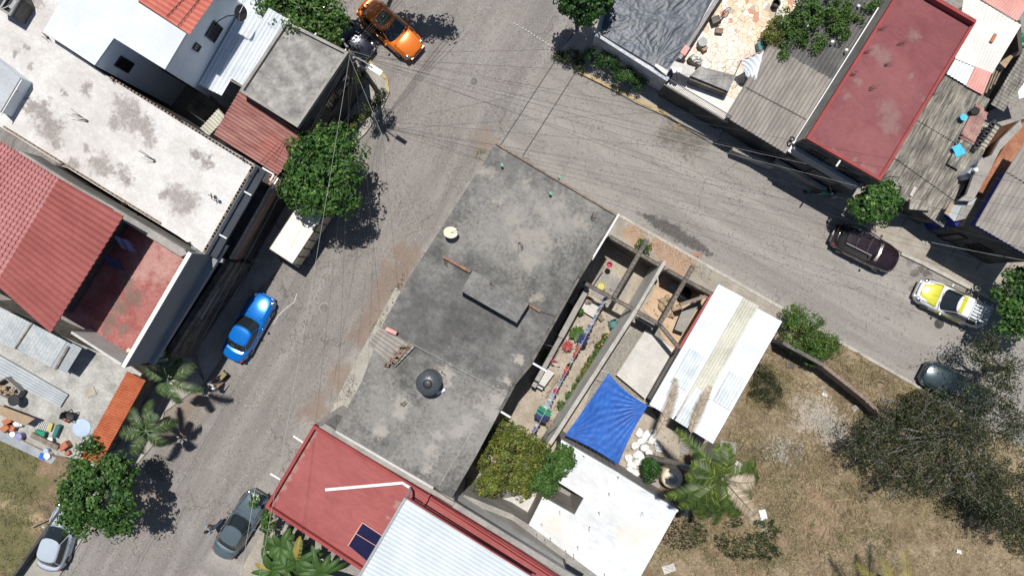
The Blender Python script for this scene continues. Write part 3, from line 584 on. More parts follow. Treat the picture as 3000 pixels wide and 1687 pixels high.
# ---- grey roofed house at the corner with wires over it
eh = [(828, 65), (1022, 152), (1013, 170), (873, 376), (705, 271)]
eh = [(840, 64), (1024, 156), (874, 376), (704, 270)]
rt, w = bldg('house', 'corner house with mottled grey concrete roof, low block parapet and dark unrendered walls', eh, 5.5, M['walldark'], M['roofgrey'], par=(.16, .18, M['conc']))
facade(rt, w[1], w[2], [('window', .16, .42, 2.9, 4.4), ('window', .42, .62, 2.9, 4.4), ('door', .62, .74, .1, 2.2)])
facade(rt, w[0], w[1], [('door', .3, .5, .1, 2.1)])
for a, b in (((841, 62), (848, 46)), ((920, 108), (926, 98)), ((1008, 156), (1013, 145))):
    part('drain_spout', MB().tube([P(*a, 5.5), P(*b, 5.45)], .045), M['whitepvc'], rt)
# galvanised shed roofs between the two
t1 = thing('metal_shed', 'bright ribbed galvanised roof beside the white block, left of the grey concrete roof', 'shed', P(680, 150, 0))
part('roof', corr([(582, 248), (650, 281), (806, 18), (738, -25)], [4.6, 4.6, 4.9, 4.9], .25, .035, nv=3), M['galv'], t1)
part('wall', MB().prism(PP([(600, 232), (640, 258), (780, 20), (740, -20)], 4.4), 0, cap=False), M['wallwhite'], t1)
part('roof_apron', corr([(600, 180), (622, 200), (745, -40), (690, -60)], [4.45, 4.45, 4.6, 4.6], .3, .02), M['galvdull'], t1)
t1 = thing('metal_shed', 'second galvanised sheet roof lapping the edge of the grey concrete roof', 'shed', P(750, 170, 0))
part('roof', corr([(670, 226), (727, 262), (845, 58), (788, 24)], [5.0, 5.05, 5.75, 5.75], .24, .03, nv=3), M['galv'], t1)
part('beam', MB().beam(P(676, 236, 4.9), P(722, 262, 4.95), .08, .1), M['wood'], t1)
part('wall', MB().prism(PP([(690, 232), (715, 248), (780, 110), (750, 100)], 4.8), 0, cap=False), M['walldark'], t1)
# faded red corrugated house
t1 = thing('house', 'low house under a faded pinkish red corrugated roof between white roof and grey roof', 'house', P(755, 395, 0))
part('roof', corr([(626, 394), (700, 268), (886, 392), (816, 514)], [4.6, 4.75, 4.25, 4.1], .205, .045, nv=4, ragged=.03), M['corrred'], t1)
part('wall', MB().prism(PP([(640, 388), (700, 290), (862, 390), (806, 490)], 3.9), 0, cap=False), M['walldark'], t1)
part('sheet_joint', MB().beam(P(816, 420, 4.62), P(762, 478, 4.6), .02, .02).beam(P(840, 398, 4.55), P(800, 468, 4.5), .02, .02), M['dark'], t1)
t1 = solo('lean_to_roof', corr([(586, 376), (640, 318), (664, 344), (612, 398)], [4.0, 4.3, 4.2, 4.0], .2, .04, nv=2), M['cream'], 'small cream corrugated lean-to roof at the end of the courtyard', 'lean-to')
solo('lean_to_roof', corr([(545, 320), (590, 255), (640, 300), (600, 360)], [2.6, 2.8, 2.8, 2.6], .2, .04, nv=2), M['concd'], 'dark low lean-to in the shaded gap beside the white block', 'lean-to')
fr = MB()
for a, b in (((769, 492), (803, 512)), ((803, 512), (789, 534)), ((815, 522), (796, 553))): fr.beam(P(*a, 4.5), P(*b, 4.5), .08, .08)
solo('pipe_railing', fr, M['whitepaint'], 'white painted pipe frame at the end of the long balcony', 'pipe frame')
t1 = solo('terrace', MB().prism(PP([(788, 512), (820, 522), (797, 553), (787, 545)], 3.5), 3.3), M['terracotta'], 'tiny terracotta tiled terrace corner at the end of the balcony', 'terrace')
# ---- red tile roof house (far left)
t1 = thing('house', 'house with red stamped tile sheet roof, one slope coloured paler as if lit more', 'house', P(120, 700, 0))
part('roof', corr([(175, 523), (363, 633), (150, 974), (-30, 858)], [9.35, 8.75, 8.75, 9.35], .26, .035, rows=0) if False else corr([(175, 523), (-10, 832), (150, 974), (363, 633)], [10.3, 10.3, 9.7, 9.7], .285, .04, rows=21, step=.05), M['tile'], t1)
part('roof_slope', corr([(-240, 700), (-10, 832), (175, 523), (-40, 390)], [8.6, 9.36, 9.36, 8.7], .285, .04, rows=22, step=.05) if False else corr([(175, 523), (-10, 832), (-300, 650), (-60, 375)], [10.28, 10.28, 9.5, 9.5], .285, .04, rows=24, step=.05), M['tilepale'], t1)
part('wall', MB().prism(PP([(0, 440), (160, 545), (300, 640), (120, 920), (-60, 830)], 9.4), 0, cap=False), M['walldark'], t1)  # dark colour paints in the black shade under the eaves
# grey concrete wall between tile roof and white roof
solo('wall', MB().prism(PP([(60, 442), (190, 525), (370, 628), (540, 730), (548, 744), (530, 752), (363, 650), (330, 612), (180, 528), (40, 452)], 7.6), 6.0), M['conc'], 'rough grey party wall strip between white roof and red tile roof', 'wall')
# ---- red patio building
pt = [(220, 985), (352, 1074), (562, 744), (378, 628), (330, 640)]
rt = thing('house', 'building with open worn red patio, grey street wall and dark porch below', 'house', P(430, 880, 0))
fl = [P(p[0], p[1], 6.9) for p in ((150, 905), (278, 980), (372, 1040), (548, 755), (455, 700), (350, 630))]
part('patio_floor', MB().prism(fl, 6.7), M['redpatio'], rt)
body = PP([(190, 955), (357, 1074), (560, 745), (360, 640)], 8.0)
part('wall', MB().prism([Vector((p.x, p.y, 6.69)) for p in PP([(165, 915), (278, 985), (372, 1042), (550, 755), (455, 700), (350, 630)], 6.9)], 3.0, cap=False), M['wallbrown'], rt)
a, b = P(562, 742, 8.6), P(366, 1076, 8.6); u = (b - a).normalized(); n = Vector((u.y, -u.x, 0)); n = n if n.x > 0 else -n
u = (b - a).normalized()
pr = MB(); q = [a, b, b - n * .16, a - n * .16]; pr.prism(q, 6.3); part('street_wall', pr, M['wallgrey'], rt)
cp = MB(); q = [Vector((p.x, p.y, 8.68)) for p in (a + n * .03, b + n * .03, b - n * .17, a - n * .17)]; cp.prism(q, 8.603); part('coping', cp, M['whitepaint'], rt)
sw = [P(203, 974, 8.55), P(362, 1076, 8.55)]; u2 = (sw[1] - sw[0]).normalized(); n2 = Vector((-u2.y, u2.x, 0)); n2 = n2 if n2.y > 0 else -n2
part('side_wall', MB().prism([sw[0], sw[1] - u2 * .2, sw[1] - u2 * .2 + n2 * .13, sw[0] + n2 * .13], 3.0), M['concpale'], rt)
part('slab_edge', MB().prism([Vector((p.x, p.y, 6.3)) for p in (a + n * .45 - u * .9, b + n * .25, b - n * 1.2, a - n * 1.2)], 6.0), M['wallgrey'], rt)
a2, b2 = P(676, 768, 3.6), P(484, 1062, 3.6); u3 = (b2 - a2).normalized(); n3 = Vector((-u3.y, u3.x, 0)); n3 = n3 if n3.x > 0 else -n3
part('porch_floor', MB().prism([Vector((p.x, p.y, 3.0)) for p in (a - n * 2, b - n * 2, b2, a2)], 2.8), M['walldark'], rt)
part('porch_wall', MB().prism([a2, b2, b2 - n3 * .35, a2 - n3 * .35], -.05), M['concd'], rt)
rg = MB()
for k in range(0, 40):
    p = a2.lerp(b2, k / 39) - n3 * .5; rg.beam(Vector((p.x, p.y, 3.0)), Vector((p.x, p.y, 4.4)), .03, .03)
rg.beam(a2 - n3 * .5 + Vector((0, 0, .8)), b2 - n3 * .5 + Vector((0, 0, .8)), .05, .05); part('railing', rg, M['darkmetal'], rt)
part('awning', MB().prism(PP([(672, 772), (680, 776), (590, 934), (578, 930)], 2.9), 2.84), M['concpale'], rt)
part('lintel', MB().beam(P(600, 753, 6.0), P(655, 764, 6.0), .22, .2).beam(P(440, 1062, 5.6), P(490, 1052, 5.6), .16, .2), M['conc'], rt)
part('ball_finial', MB().blob(P(378, 1026, 7.1), .14, .14, .14), M['ivory'], rt)
for a, b, c, l in ((332, 690, 'lilac', 'pale lilac sheet hung under the red tile roof edge'), (300, 745, 'bluecl', 'dark blue cloth hung under the red tile roof edge')):
    g = MB(); o_ = P(a, b, 7.9); g.grid(lambda u, v: o_ + Vector((u * .9 + v * .1, -.3 * u - v * .6, -.5 * v + .07 * math.sin(u * 14))), 12, 5, .01); solo('hung_cloth', g, M[c], l, 'cloth')
# ---- yard terrace lower left
yd = [(-40, 880), (120, 960), (380, 1070), (415, 1095), (256, 1350), (155, 1330), (-40, 1235)]
rt, w = bldg('roof_terrace', 'mottled concrete roof terrace crowded with scrap, sheets and crates', yd, 3.0, M['concd'], M['yard'], cat='terrace')
t1 = thing('tile_canopy', 'narrow orange clay tile canopy along the street edge of the terrace', 'canopy', P(330, 1220, 0))
part('tiles', corr([(374, 1087), (236, 1338), (294, 1358), (428, 1114)], [3.75, 3.75, 3.4, 3.4], .16, .03, rows=3, step=.06), M['orangetile'], t1)
part('beam', MB().beam(P(378, 1092, 3.55), P(246, 1340, 3.55), .12, .3), M['conc'], t1)
t1 = thing('sheet_roof', 'low roof of rusty galvanised sheets under the red tile roof', 'roof', P(90, 1000, 3))
for k, (q, m) in enumerate(((((-20, 890), (95, 948), (48, 1022), (-60, 985)), 'galvrust'), (((95, 948), (195, 1000), (148, 1075), (48, 1020)), 'galvrust'), (((195, 1000), (212, 1009), (172, 1082), (148, 1074)), 'galvdull'), (((212, 1005), (240, 1020), (195, 1093), (168, 1080)), 'galvdull'))):
    part('sheet', corr(q, [4.3 + .02 * (k % 2), 4.3 + .02 * (k % 2), 4.1 + .02 * (k % 2), 4.1 + .02 * (k % 2)], .2, .014, nv=3), M[m], t1)
part('prop', MB().beam(P(95, 945, 4.38), P(44, 1020, 4.2), .07, .06).beam(P(200, 1015, 4.4), P(162, 1082, 4.2), .12, .06).beam(P(45, 1022, 4.1), P(47, 1020, 3.0), .06, .06).beam(P(150, 1075, 4.1), P(152, 1072, 3.0), .06, .06), M['wood'], t1)
# ---- dark roofed block in the middle
cb = [(1453, 418), (1809, 629), (1742, 748), (1699, 812), (1629, 930), (1559, 1062), (1508, 1124), (1467, 1200), (1391, 1342), (1324, 1458), (1271, 1424), (983, 1258), (1069, 1118), (1122, 946), (1190, 826), (1254, 729)]
cb[12:14] = [(1062, 1112), (1122, 948)]
rt, w = bldg('apartment_building', 'long dark stained flat concrete roof in the middle of the picture, patched with pale lichen', cb, 6.5, M['concd'], M['roofdark'], cat='building', t=.2)
e = MB()
ang = lambda p, q: math.atan2((q - p).y, (q - p).x)
for (a, b) in (((1453, 421), (1806, 630)),): e.beam(P(*a, 6.56), P(*b, 6.56), .1, .12)
part('edge_curb', e, M['brick'], rt)
e = MB()
for (a, b) in (((1804, 634), (1697, 812)), ((1695, 814), (1556, 1062)), ((1556, 1064), (1506, 1124)), ((1506, 1126), (1466, 1200))): e.beam(P(*a, 6.56), P(*b, 6.56), .16, .12)
part('edge_beam', e, M['concd'], rt)
part('brick_step', MB().beam(P(1300, 752, 6.62), P(1378, 796, 6.62), .16, .24), M['brickbrown'], rt); part('brick_step', MB().beam(P(1552, 893, 6.6), P(1583, 912, 6.6), .14, .2), M['brickbrown'], rt)
facade(rt, P(1699, 812, 6.5), P(1629, 930, 6.5), [('window', .2, .5, 4, 5.2), ('door', .6, .85, .1, 2.2)]); facade(rt, P(1467, 1200, 6.5), P(1391, 1342, 6.5), [('window', .2, .45, 4, 5.2), ('window', .6, .85, 1, 2.2)]); facade(rt, P(1254, 729, 6.5), P(1453, 418, 6.5), [('window', .15, .3, 3.8, 5.1), ('window', .5, .65, 3.8, 5.1), ('door', .35, .45, .1, 2.3), ('garage_door', .6, .85, .1, 2.6)]); facade(rt, P(1453, 418, 6.5), P(1809, 629, 6.5), [('window', .15, .3, 3.8, 5.1), ('window', .6, .75, 3.8, 5.1), ('door', .42, .5, .1, 2.3)])
bx = PP([(1386, 792), (1550, 889), (1514, 946), (1350, 852)], 7.5); part('stair_head', MB().prism(bx, 6.51), M['headslab'], rt)
part('stair_slab', MB().prism(PP([(1640, 780), (1652, 776), (1697, 806), (1626, 926), (1583, 912)], 6.62), 6.51), M['roofdark'], rt)
part('lower_curb', MB().beam(P(985, 1262, 6.62), P(1270, 1428, 6.62), .12, .2), M['concpale'], rt)
part('cracked_screed', MB().beam(P(1437, 1136, 6.53), P(1408, 1185, 6.53), .05, .04).beam(P(1385, 1260, 6.53), P(1287, 1420, 6.53), .04, .03), M['conc'], rt)
for a, b in (((1558, 1062), (1600, 1086)), ((1467, 1205), (1495, 1222))):
    part('drain_spout', MB().tube([P(*a, 6.45), P(*b, 6.4)], .06), M['whitepvc'], rt)
t1 = thing('drain_pipe', 'long white drain pipe along the north east corner of the dark roof', 'pipe', P(1780, 690, 0))
part('pipe', MB().tube([P(1813, 628, 6.6), P(1739, 752, 6.6), P(1736, 759, 6.5), P(1729, 756, 6.5)], .06), M['whitepvc'], t1)
part('bracket', MB().tube([P(1756, 726, 6.6), P(1748, 722, 6.5)], .05), M['whitepvc'], t1)
# low wall strip between dark roof and red roof
t1 = solo('party_wall', MB().prism(PP([(944, 1246), (985, 1262), (1265, 1428), (1330, 1462), (1325, 1474), (1262, 1445), (930, 1250)], 6.3), 3.0), M['conc'], 'rough grey party wall with exposed bricks between dark roof and red roof', 'wall')
e = MB()
for k in range(44):
    p = P(990, 1268, 6.36).lerp(P(1262, 1432, 6.36), (k + .5) / 44); e.box(p, .2, .12, .1, ang(P(990, 1268), P(1262, 1432)) + R.uniform(-.05, .05))
solo('brick_course', e, M['brick'], 'single row of loose bricks along the party wall beside the dark roof', 'bricks')
# ---- red roof in the lower middle with white metal roof
gb = [(923, 1241), (1255, 1443), (1500, 1594), (1660, 1700), (1680, 1760), (1150, 1760), (1061, 1664), (781, 1480)]
rt, w = bldg('house', 'house with smooth brick red sealed roof and red parapets at the lower middle', gb, 6.2, M['concpale'], M['redroof2'], par=(.17, .3, M['redtrim']))
for a, b in (((888, 1296), (860, 1277)), ((821, 1404), (792, 1387))): part('drain_spout', MB().tube([P(*a, 6.3), P(*b, 6.25)], .05), M['whitepvc'], rt)
part('coping', MB().beam(P(950, 1243, 6.35), P(1330, 1473, 6.35), .2, .3).beam(P(1330, 1476, 6.35), P(1730, 1722, 6.35), .3, .2), M['conc'], rt)
t1 = thing('canopy', 'large pale ribbed metal canopy raised above the red roof', 'canopy', P(1280, 1620, 6))
part('roof', corr([(1190, 1460), (1045, 1700), (1420, 1900), (1560, 1690)], [8.35, 8.35, 8.6, 8.6], .24, .010, nv=3), M['coolsheet'], t1)
part('gutter', MB().beam(P(1188, 1457, 8.4), P(1044, 1700, 8.4), .12, .14), M['greymetal'], t1)
part('fascia', MB().beam(P(1192, 1456, 8.36), P(1570, 1694, 8.5), .05, .16), M['redmetal'], t1)
for p in ((1228, 1475), (1260, 1496), (1380, 1580), (1500, 1655)): part('post', MB().beam(P(p[0], p[1], 6.2), P(p[0] - 0, p[1], 8.3), .1, .1) if False else MB().box(P(p[0], p[1], 6.2) + Vector((0, 0, 1.05)), .1, .1, 2.1, TH1), M['redmetal'], t1)
part('rail', MB().beam(P(1258, 1448, 7.1), P(1232, 1490, 7.1), .07, .07).beam(P(1262, 1456, 6.9), P(1640, 1698, 6.9), .04, .04).beam(P(1258, 1462, 6.7), P(1630, 1702, 6.7), .04, .04), M['redmetal'], t1)
t1 = thing('downpipe', 'thick white pipe lying bent across the red roof', 'pipe', P(1080, 1420, 6.2))
part('pipe', MB().tube([P(954, 1434, 6.36), P(1179, 1414, 6.6), P(1201, 1428, 6.9)], .085, 8), M['whitepvc'], t1)
part('elbow', MB().tube([P(1201, 1428, 6.9), P(1200, 1438, 7.4), P(1191, 1460, 8.3)], .07, 8), M['greymetal'], t1)
t1 = thing('roof_light', 'dark blue slatted roof light with pale frame in the red roof by the metal canopy', 'roof light', P(1075, 1580, 6.2))
part('slats', corr([(1022, 1596), (1063, 1532), (1124, 1572), (1076, 1642)], [6.3, 6.3, 6.3, 6.3], .13, .03, nv=2), M['solar'], t1)
part('frame', MB().beam(P(1020, 1597, 6.3), P(1062, 1530, 6.3), .05, .12).beam(P(1063, 1529, 6.3), P(1126, 1571, 6.3), .05, .12).beam(P(1040, 1560, 6.36), P(1105, 1600, 6.36), .03, .03), M['pinksheet'], t1)
# ---- white roof lower right
hb = [(1644, 1287), (1799, 1377), (1986, 1493), (1870, 1700), (1840, 1760), (1800, 1740), (1753, 1687), (1549, 1536), (1590, 1455), (1683, 1507), (1710, 1458), (1636, 1412)]
rt, w = bldg('house', 'single storey house with brushed white roof and a square light well', hb, 3.5, M['conc'], M['whiteroof2'], t=.18)
part('roof_edge', MB().beam(P(1644, 1290, 3.54), P(1986, 1496, 3.54), .14, .1), M['whiteroof2'], rt)
solo('wall', MB().prism(PP([(1549, 1536), (1753, 1687), (1760, 1700), (1740, 1700), (1500, 1522), (1345, 1462), (1360, 1448), (1500, 1505)], 3.4), 0), M['conc'], 'broad grey concrete ledge between the red parapet and the brushed white roof', 'wall')
solo('wall', MB().prism(PP([(1330, 1470), (1360, 1430), (1470, 1460), (1590, 1440), (1550, 1532), (1500, 1516)], 1.2), 0), M['concpale'], 'low pale slab with yard rubbish behind the yellow green tree', 'wall')
# ---- long white sheet roof on the right
t1 = thing('warehouse', 'long low shed with white corrugated roof and a cream translucent strip', 'shed', P(2080, 1060, 0))
Aq, Bq, Cq, Dq = (2105, 832), (2295, 934), (2088, 1299), (1902, 1184)
lp = lambda a, b, f: (a[0] + (b[0] - a[0]) * f, a[1] + (b[1] - a[1]) * f)
segs = [(0, .38, 0, 1, 'whitesheet'), (.38, .62, 0, .97, 'cream'), (.62, 1.0, .02, 1, 'whitesheet')]
for k, (u0, u1, v0, v1, m) in enumerate(segs):
    q = [lp(lp(Aq, Bq, u0), lp(Dq, Cq, u0), v0), lp(lp(Aq, Bq, u1), lp(Dq, Cq, u1), v0), lp(lp(Aq, Bq, u1), lp(Dq, Cq, u1), v1), lp(lp(Aq, Bq, u0), lp(Dq, Cq, u0), v1)]
    part('roof_sheet', corr(q, [3.0 + .03 * (k % 2)] * 4, .19, .022, nv=3), M[m], t1)
for (u0, u1, v0, v1) in ((.1, .34, .5, .78), (.72, .98, .5, .74), (.4, .6, .8, 1.0), (.42, .56, .72, .82)):
    q = [lp(lp(Aq, Bq, u0), lp(Dq, Cq, u0), v0), lp(lp(Aq, Bq, u1), lp(Dq, Cq, u1), v0), lp(lp(Aq, Bq, u1), lp(Dq, Cq, u1), v1), lp(lp(Aq, Bq, u0), lp(Dq, Cq, u0), v1)]
    part('roof_sheet', corr(q, [3.065] * 4, .19, .022, nv=3), M['whitesheet2'], t1)
part('wall', MB().prism(PP([(2120, 855), (2280, 942), (2082, 1280), (1916, 1180)], 2.85), 0, cap=False), M['conc'], t1)
part('roof_beam', MB().beam(P(2084, 862, 2.9), P(1990, 1020, 2.9), .12, .1), M['redmetal'], t1)
# ---- tarp roofed lot (top)
rt = thing('house', 'low building with peeling white wall and flat roof hidden under wrinkled black plastic', 'house', P(1900, 120, 0))
tb = [(1742, 112), (1790, -60), (2140, -60), (1992, 175), (1958, 236)]
part('wall', MB().prism(PP(tb, 2.5), 0), M['peel'], rt)
part('parapet', MB().beam(P(1747, 104, 2.6), P(1956, 238, 2.6), .18, .3), M['peel'], rt)
part('side_wall', MB().beam(P(2120, -30, 2.9), P(1985, 180, 2.9), .2, 1.0), M['conc'], rt)
ta, tb_, tc, td = P(1758, 100, 2.62), P(1965, 226, 2.62), P(2118, -60, 2.62), P(1800, -60, 2.62)
fold = []
fr_ = random.Random(11)
for k in range(34): fold.append((fr_.uniform(0, 1), fr_.uniform(.2, 1.0), fr_.uniform(.6, 2.4), fr_.uniform(.10, .3), fr_.uniform(.02, .055), fr_.uniform(-.35, .35)))
from mathutils import noise as mn
def tarpz(u, v):
    z = .04 * mn.noise(Vector((u * 4, v * 4, 1))) + .026 * (1 - abs(mn.noise(Vector((u * 14 - 5 * v, v * 7 + 2 * u, 3)))) * 1.6) + .008 * mn.noise(Vector((u * 30, v * 36, 5)))
    for (u0, v0, ln, w_, h_, an) in fold:
        x, y = (u - .75) , (v - .05); r_ = math.hypot(x, y); th = math.atan2(y, x)
        d_ = abs(th - (math.pi / 2 + an + (u0 - .5) * 2.8)); 
        if r_ > .04 and r_ < ln * .4: z += h_ * .5 * max(0, 1 - d_ / (w_ * .28)) * min(1, r_ * 6) * (1 - r_ / (ln * .42))
    return z
def tf(u, v):
    p = ta.lerp(tb_, u).lerp(td.lerp(tc, u), v); return p + Vector((0, 0, tarpz(u, v)))
part('plastic_cover', MB().grid(tf, 170, 120, .02), M['tarp'], rt, smooth=True)
solo('sheet_offcut', corr([(1921, 186), (1958, 208), (1952, 222), (1918, 194)], [2.8] * 4, .12, .015, nv=1), M['creamwhite'], 'pale ribbed sheet offcut lying on the black plastic near the lower corner', 'sheet')
# ---- crazy paving terrace
rt = thing('roof_terrace', 'roof terrace in pale and orange crazy paving, cluttered along its left wall', 'terrace', P(2120, 130, 0))
cz = [(1996, 176), (2130, -60), (2380, -60), (2290, 120), (2170, 300), (2110, 270), (2050, 240), (1960, 240)]
part('floor', MB().prism(PP(cz, 2.3), 0), M['crazy'], rt)
fc = [(1948, 250), (1985, 225), (2060, 250), (2170, 290), (2130, 356)]
part('front_terrace', MB().prism(PP(fc, 2.28), 2.2), M['creamwhite'], rt)
part('garage_wall', MB().prism([Vector((p.x, p.y, 2.199)) for p in inset(PP(fc, 2.28), .02)], 0), M['walldark'], rt)  # near-black colour stands for the shadow on the terrace front
part('front_wall', MB().beam(P(1946, 248, 2.35), P(2132, 358, 2.35), .1, .16), M['conc'], rt)
part('dark_slab', MB().prism(PP([(2050, 195), (2156, 222), (2134, 268), (2022, 222)], 3.2), 3.05), M['roofgrey'], rt)
part('white_slab', MB().prism(PP([(1976, 180), (2038, 198), (2018, 228), (1962, 200)], 3.25), 3.1), M['concpale'], rt)
part('porch_wall', MB().prism(PP([(2025, 225), (2130, 268), (2128, 275), (2020, 235)], 3.0), 2.3), M['concd'], rt)
rl = MB(); a, b = P(1950, 246, 2.5), P(2130, 353, 2.5)
for k in range(46): p = a.lerp(b, k / 45); rl.beam(p, p + Vector((0, 0, .9)), .02, .02)
rl.beam(a + Vector((0, 0, .9)), b + Vector((0, 0, .9)), .04, .04); part('railing', rl, M['darkmetal'], rt)
# ---- grey fibre cement roof
t1 = thing('house', 'house with grey ribbed fibre cement roof half covered by a creeper', 'house', P(2300, 230, 0))
# lower pale part and upper dark part
part('roof', corr([(2124, 342), (2302, 450), (2436, 232), (2252, 130)], [3.1, 3.1, 3.35, 3.35], .25, .06, nv=3, ragged=.03), M['asb'], t1)
part('upper_roof', corr([(2245, 142), (2436, 236), (2590, -20), (2400, -80)], [3.3, 3.3, 3.6, 3.6], .25, .06, nv=3, ragged=.04, seed=2), M['asbdark'], t1)
part('wall', MB().prism(PP([(2140, 338), (2300, 436), (2560, 0), (2400, -70)], 2.95), 0, cap=False), M['walldark'], t1)
part('flashing', MB().beam(P(2312, 446, 3.5), P(2576, 26, 3.65), .22, .08), M['whitepaint'], t1)
part('sheet_lap', MB().beam(P(2185, 256, 3.27), P(2362, 350, 3.27), .03, .02), M['dark'], t1)
# ---- big red roof
kb_ = [(2360, 407), (2576, 531), (2857, 66), (2720, -15), (2640, -40)]
rt, w = bldg('house', 'two storey house with big plum red flat roof bearing grey worn patches', kb_, 5.4, M['conc'], M['redroof'], par=(.16, .12, M['redtrim']))
part('front_wall', MB().prism([w[0] + Vector((.02, -.04, -.2)), w[1] + Vector((.02, -.04, -.2)), w[1] + Vector((-.02, .06, -.2)), w[0] + Vector((-.02, .06, -.2))], 0), M['walldark'], rt)  # dark panel over the concrete front, its shade put into the colour
part('rear_parapet', MB().beam(P(2715, -12, 5.6), P(2852, 68, 5.6), .2, .4), M['redtrim'], rt)
facade(rt, w[0], w[1], [('window', .15, .4, 3.2, 4.6), ('window', .6, .85, 3.2, 4.6), ('door', .1, .2, .1, 2.1), ('garage_door', .45, .85, .1, 2.3)])
part('balcony_parapet', MB().beam(P(2318, 436, 3.5), P(2506, 548, 3.5), .22, .9).beam(P(2506, 548, 3.5), P(2532, 532, 3.5), .2, .9), M['wallgrey'], rt)
part('balcony_floor', MB().prism(PP([(2318, 434), (2506, 546), (2532, 530), (2350, 420)], 2.9), 2.75), M['walldark'], rt)
part('drain_spout', MB().tube([P(2462, 470, 5.3), P(2450, 488, 5.3)], .05), M['whitepvc'], rt)
# ---- old fibre cement roof with patches, pink and white sheets behind
t1 = thing('house', 'low house under an old streaked fibre cement roof with mismatched sheets', 'house', P(2720, 420, 0))
part('roof', corr([(2578, 532), (2762, 666), (2812, 590), (2627, 452)], [2.35, 2.35, 2.45, 2.45], .17, .04, nv=2, ragged=.05, seed=5), M['asbold'], t1)
part('upper_roof', corr([(2620, 462), (2800, 590), (2885, 440), (2690, 345)], [2.5, 2.5, 2.55, 2.55], .17, .04, nv=2, ragged=.03, seed=6), M['asbold'], t1)
part('rear_roof', corr([(2686, 352), (2835, 440), (2900, 292), (2771, 216)], [2.6, 2.6, 2.65, 2.65], .17, .04, nv=2, ragged=.03, seed=7), M['asbold'], t1)
part('roof_patch', corr([(2775, 480), (2808, 498), (2850, 420), (2815, 404)], [2.72] * 4, .15, .02, nv=2), M['creamwhite'] if False else M['asbold'], t1)
part('roof_patch', corr([(2810, 402), (2852, 425), (2895, 330), (2862, 300)], [2.78] * 4, .2, .012, nv=2), M['pinksheet'] if False else mk('stained_pink_sheet', (.22, .13, .115), (.4, .24, .21), 1.2, 12, .4), t1)
part('wall', MB().prism(PP([(2590, 540), (2750, 648), (2880, 420), (2870, 300), (2780, 250)], 2.2), 0, cap=False), M['walldark'], t1)
part('sheet_strip', MB().beam(P(2668, 574, 2.46), P(2682, 548, 2.46), .18, .03), M['concpale'], t1)
t1 = thing('house', 'low house under white ribbed sheets with pale blue and pink ends', 'house', P(2880, 120, 0))
part('roof', corr([(2800, 170), (2908, 218), (2992, 72), (2830, -20)] if False else [(2798, 172), (2906, 217), (2992, 74), (2826, -30)], [2.9, 2.9, 3.0, 3.0], .16, .014, nv=2), M['creamwhite'], t1)
part('blue_sheets', corr([(2772, 216), (2829, 250), (2856, 194), (2802, 166)], [2.8, 2.8, 2.86, 2.86], .21, .03, nv=2), M['galv'], t1)
part('pink_sheets', corr([(2829, 252), (2878, 278), (2906, 214), (2858, 195)], [2.8, 2.8, 2.95, 2.95], .2, .008, nv=2), M['pinksheet'], t1)
part('rear_pink_roof', corr([(2860, -10), (2980, 62), (3020, 0), (2930, -60)], [3.1, 3.1, 3.1, 3.1], .16, .012, nv=2), M['pinksheet'], t1)
part('wall', MB().prism(PP([(2790, 215), (2870, 262), (2975, 74), (2850, 0)], 2.6), 0, cap=False), M['conc'], t1)
solo('brick', MB().box(P(2910, 113, 3.04), .55, .18, .1, TH1), M['terracotta'], 'single reddish plank lying on the white ribbed roof', 'plank')
# ---- right edge house with blue walls
t1 = thing('house', 'blue walled house under a large grey ribbed fibre cement roof at the right edge', 'house', P(3000, 660, 0))
part('roof', corr([(2856, 658), (3060, 776), (3170, 620), (2950, 495)], [5.0] * 2 + [5.15] * 2, .25, .06, nv=2, ragged=.02), M['asb'], t1)
part('upper_roof', corr([(2946, 502), (3150, 620), (3220, 500), (2998, 420)], [5.2, 5.2, 5.3, 5.3], .25, .06, nv=2, seed=3), M['asb'], t1)
part('wall', MB().prism(PP([(2870, 655), (3060, 764), (3170, 610), (2960, 500)], 4.85), 4.1, cap=False), M['wallblue'], t1)
part('lower_wall', MB().prism([Vector((p.x, p.y, 4.1)) for p in PP([(2870, 655), (3060, 764), (3170, 610), (2960, 500)], 4.85)], 0), M['walldark'], t1)  # lower part of the blue wall near-black, deep shade put into its colour
facade(t1, P(2870, 655, 4.85), P(3060, 764, 4.85), [('door', .15, .3, .1, 2.2), ('window', .45, .7, 1.1, 2.4)])
t1 = thing('porch', 'bright blue walled porch between streaked roof and blue house', 'porch', P(2860, 680, 0))
part('wall', MB().prism(PP([(2782, 628), (2850, 636), (2848, 664), (2800, 662)], 2.9), 0), M['wallblue'], t1)
part('sheet', MB().prism(PP([(2795, 592), (2890, 575), (2876, 628), (2795, 648), (2775, 628)], 3.2), 3.17), M['galvdull'], t1)
part('panel', MB().prism(PP([(2818, 606), (2886, 588), (2868, 630), (2800, 648)], 3.26), 3.22), M['conc'], t1)
part('board', MB().prism(PP([(2767, 625), (2785, 592), (2797, 596), (2778, 632)], 3.3), 3.24), M['tanboard'], t1)
solo('terrace_wall', MB().prism(PP([(2862, 560), (2905, 575), (3010, 400), (3010, 345), (2960, 400), (2930, 450)], 3.6), 0), M['brickred'], 'rust orange brick terrace and wall top between stairs and right edge roof', 'wall')
solo('terrace_wall', MB().prism(PP([(2808, 588), (2832, 570), (2868, 470), (2905, 455), (2930, 410), (2990, 352), (2996, 372), (2930, 440), (2900, 500), (2850, 590)], 3.75), 3.55), M['conc'], 'curving grey concrete strip on the brick terrace beside the stairs', 'wall')
t1 = thing('staircase', 'shaded concrete stairs with black open treads going down between the roofs', 'stairs', P(2880, 440, 0))
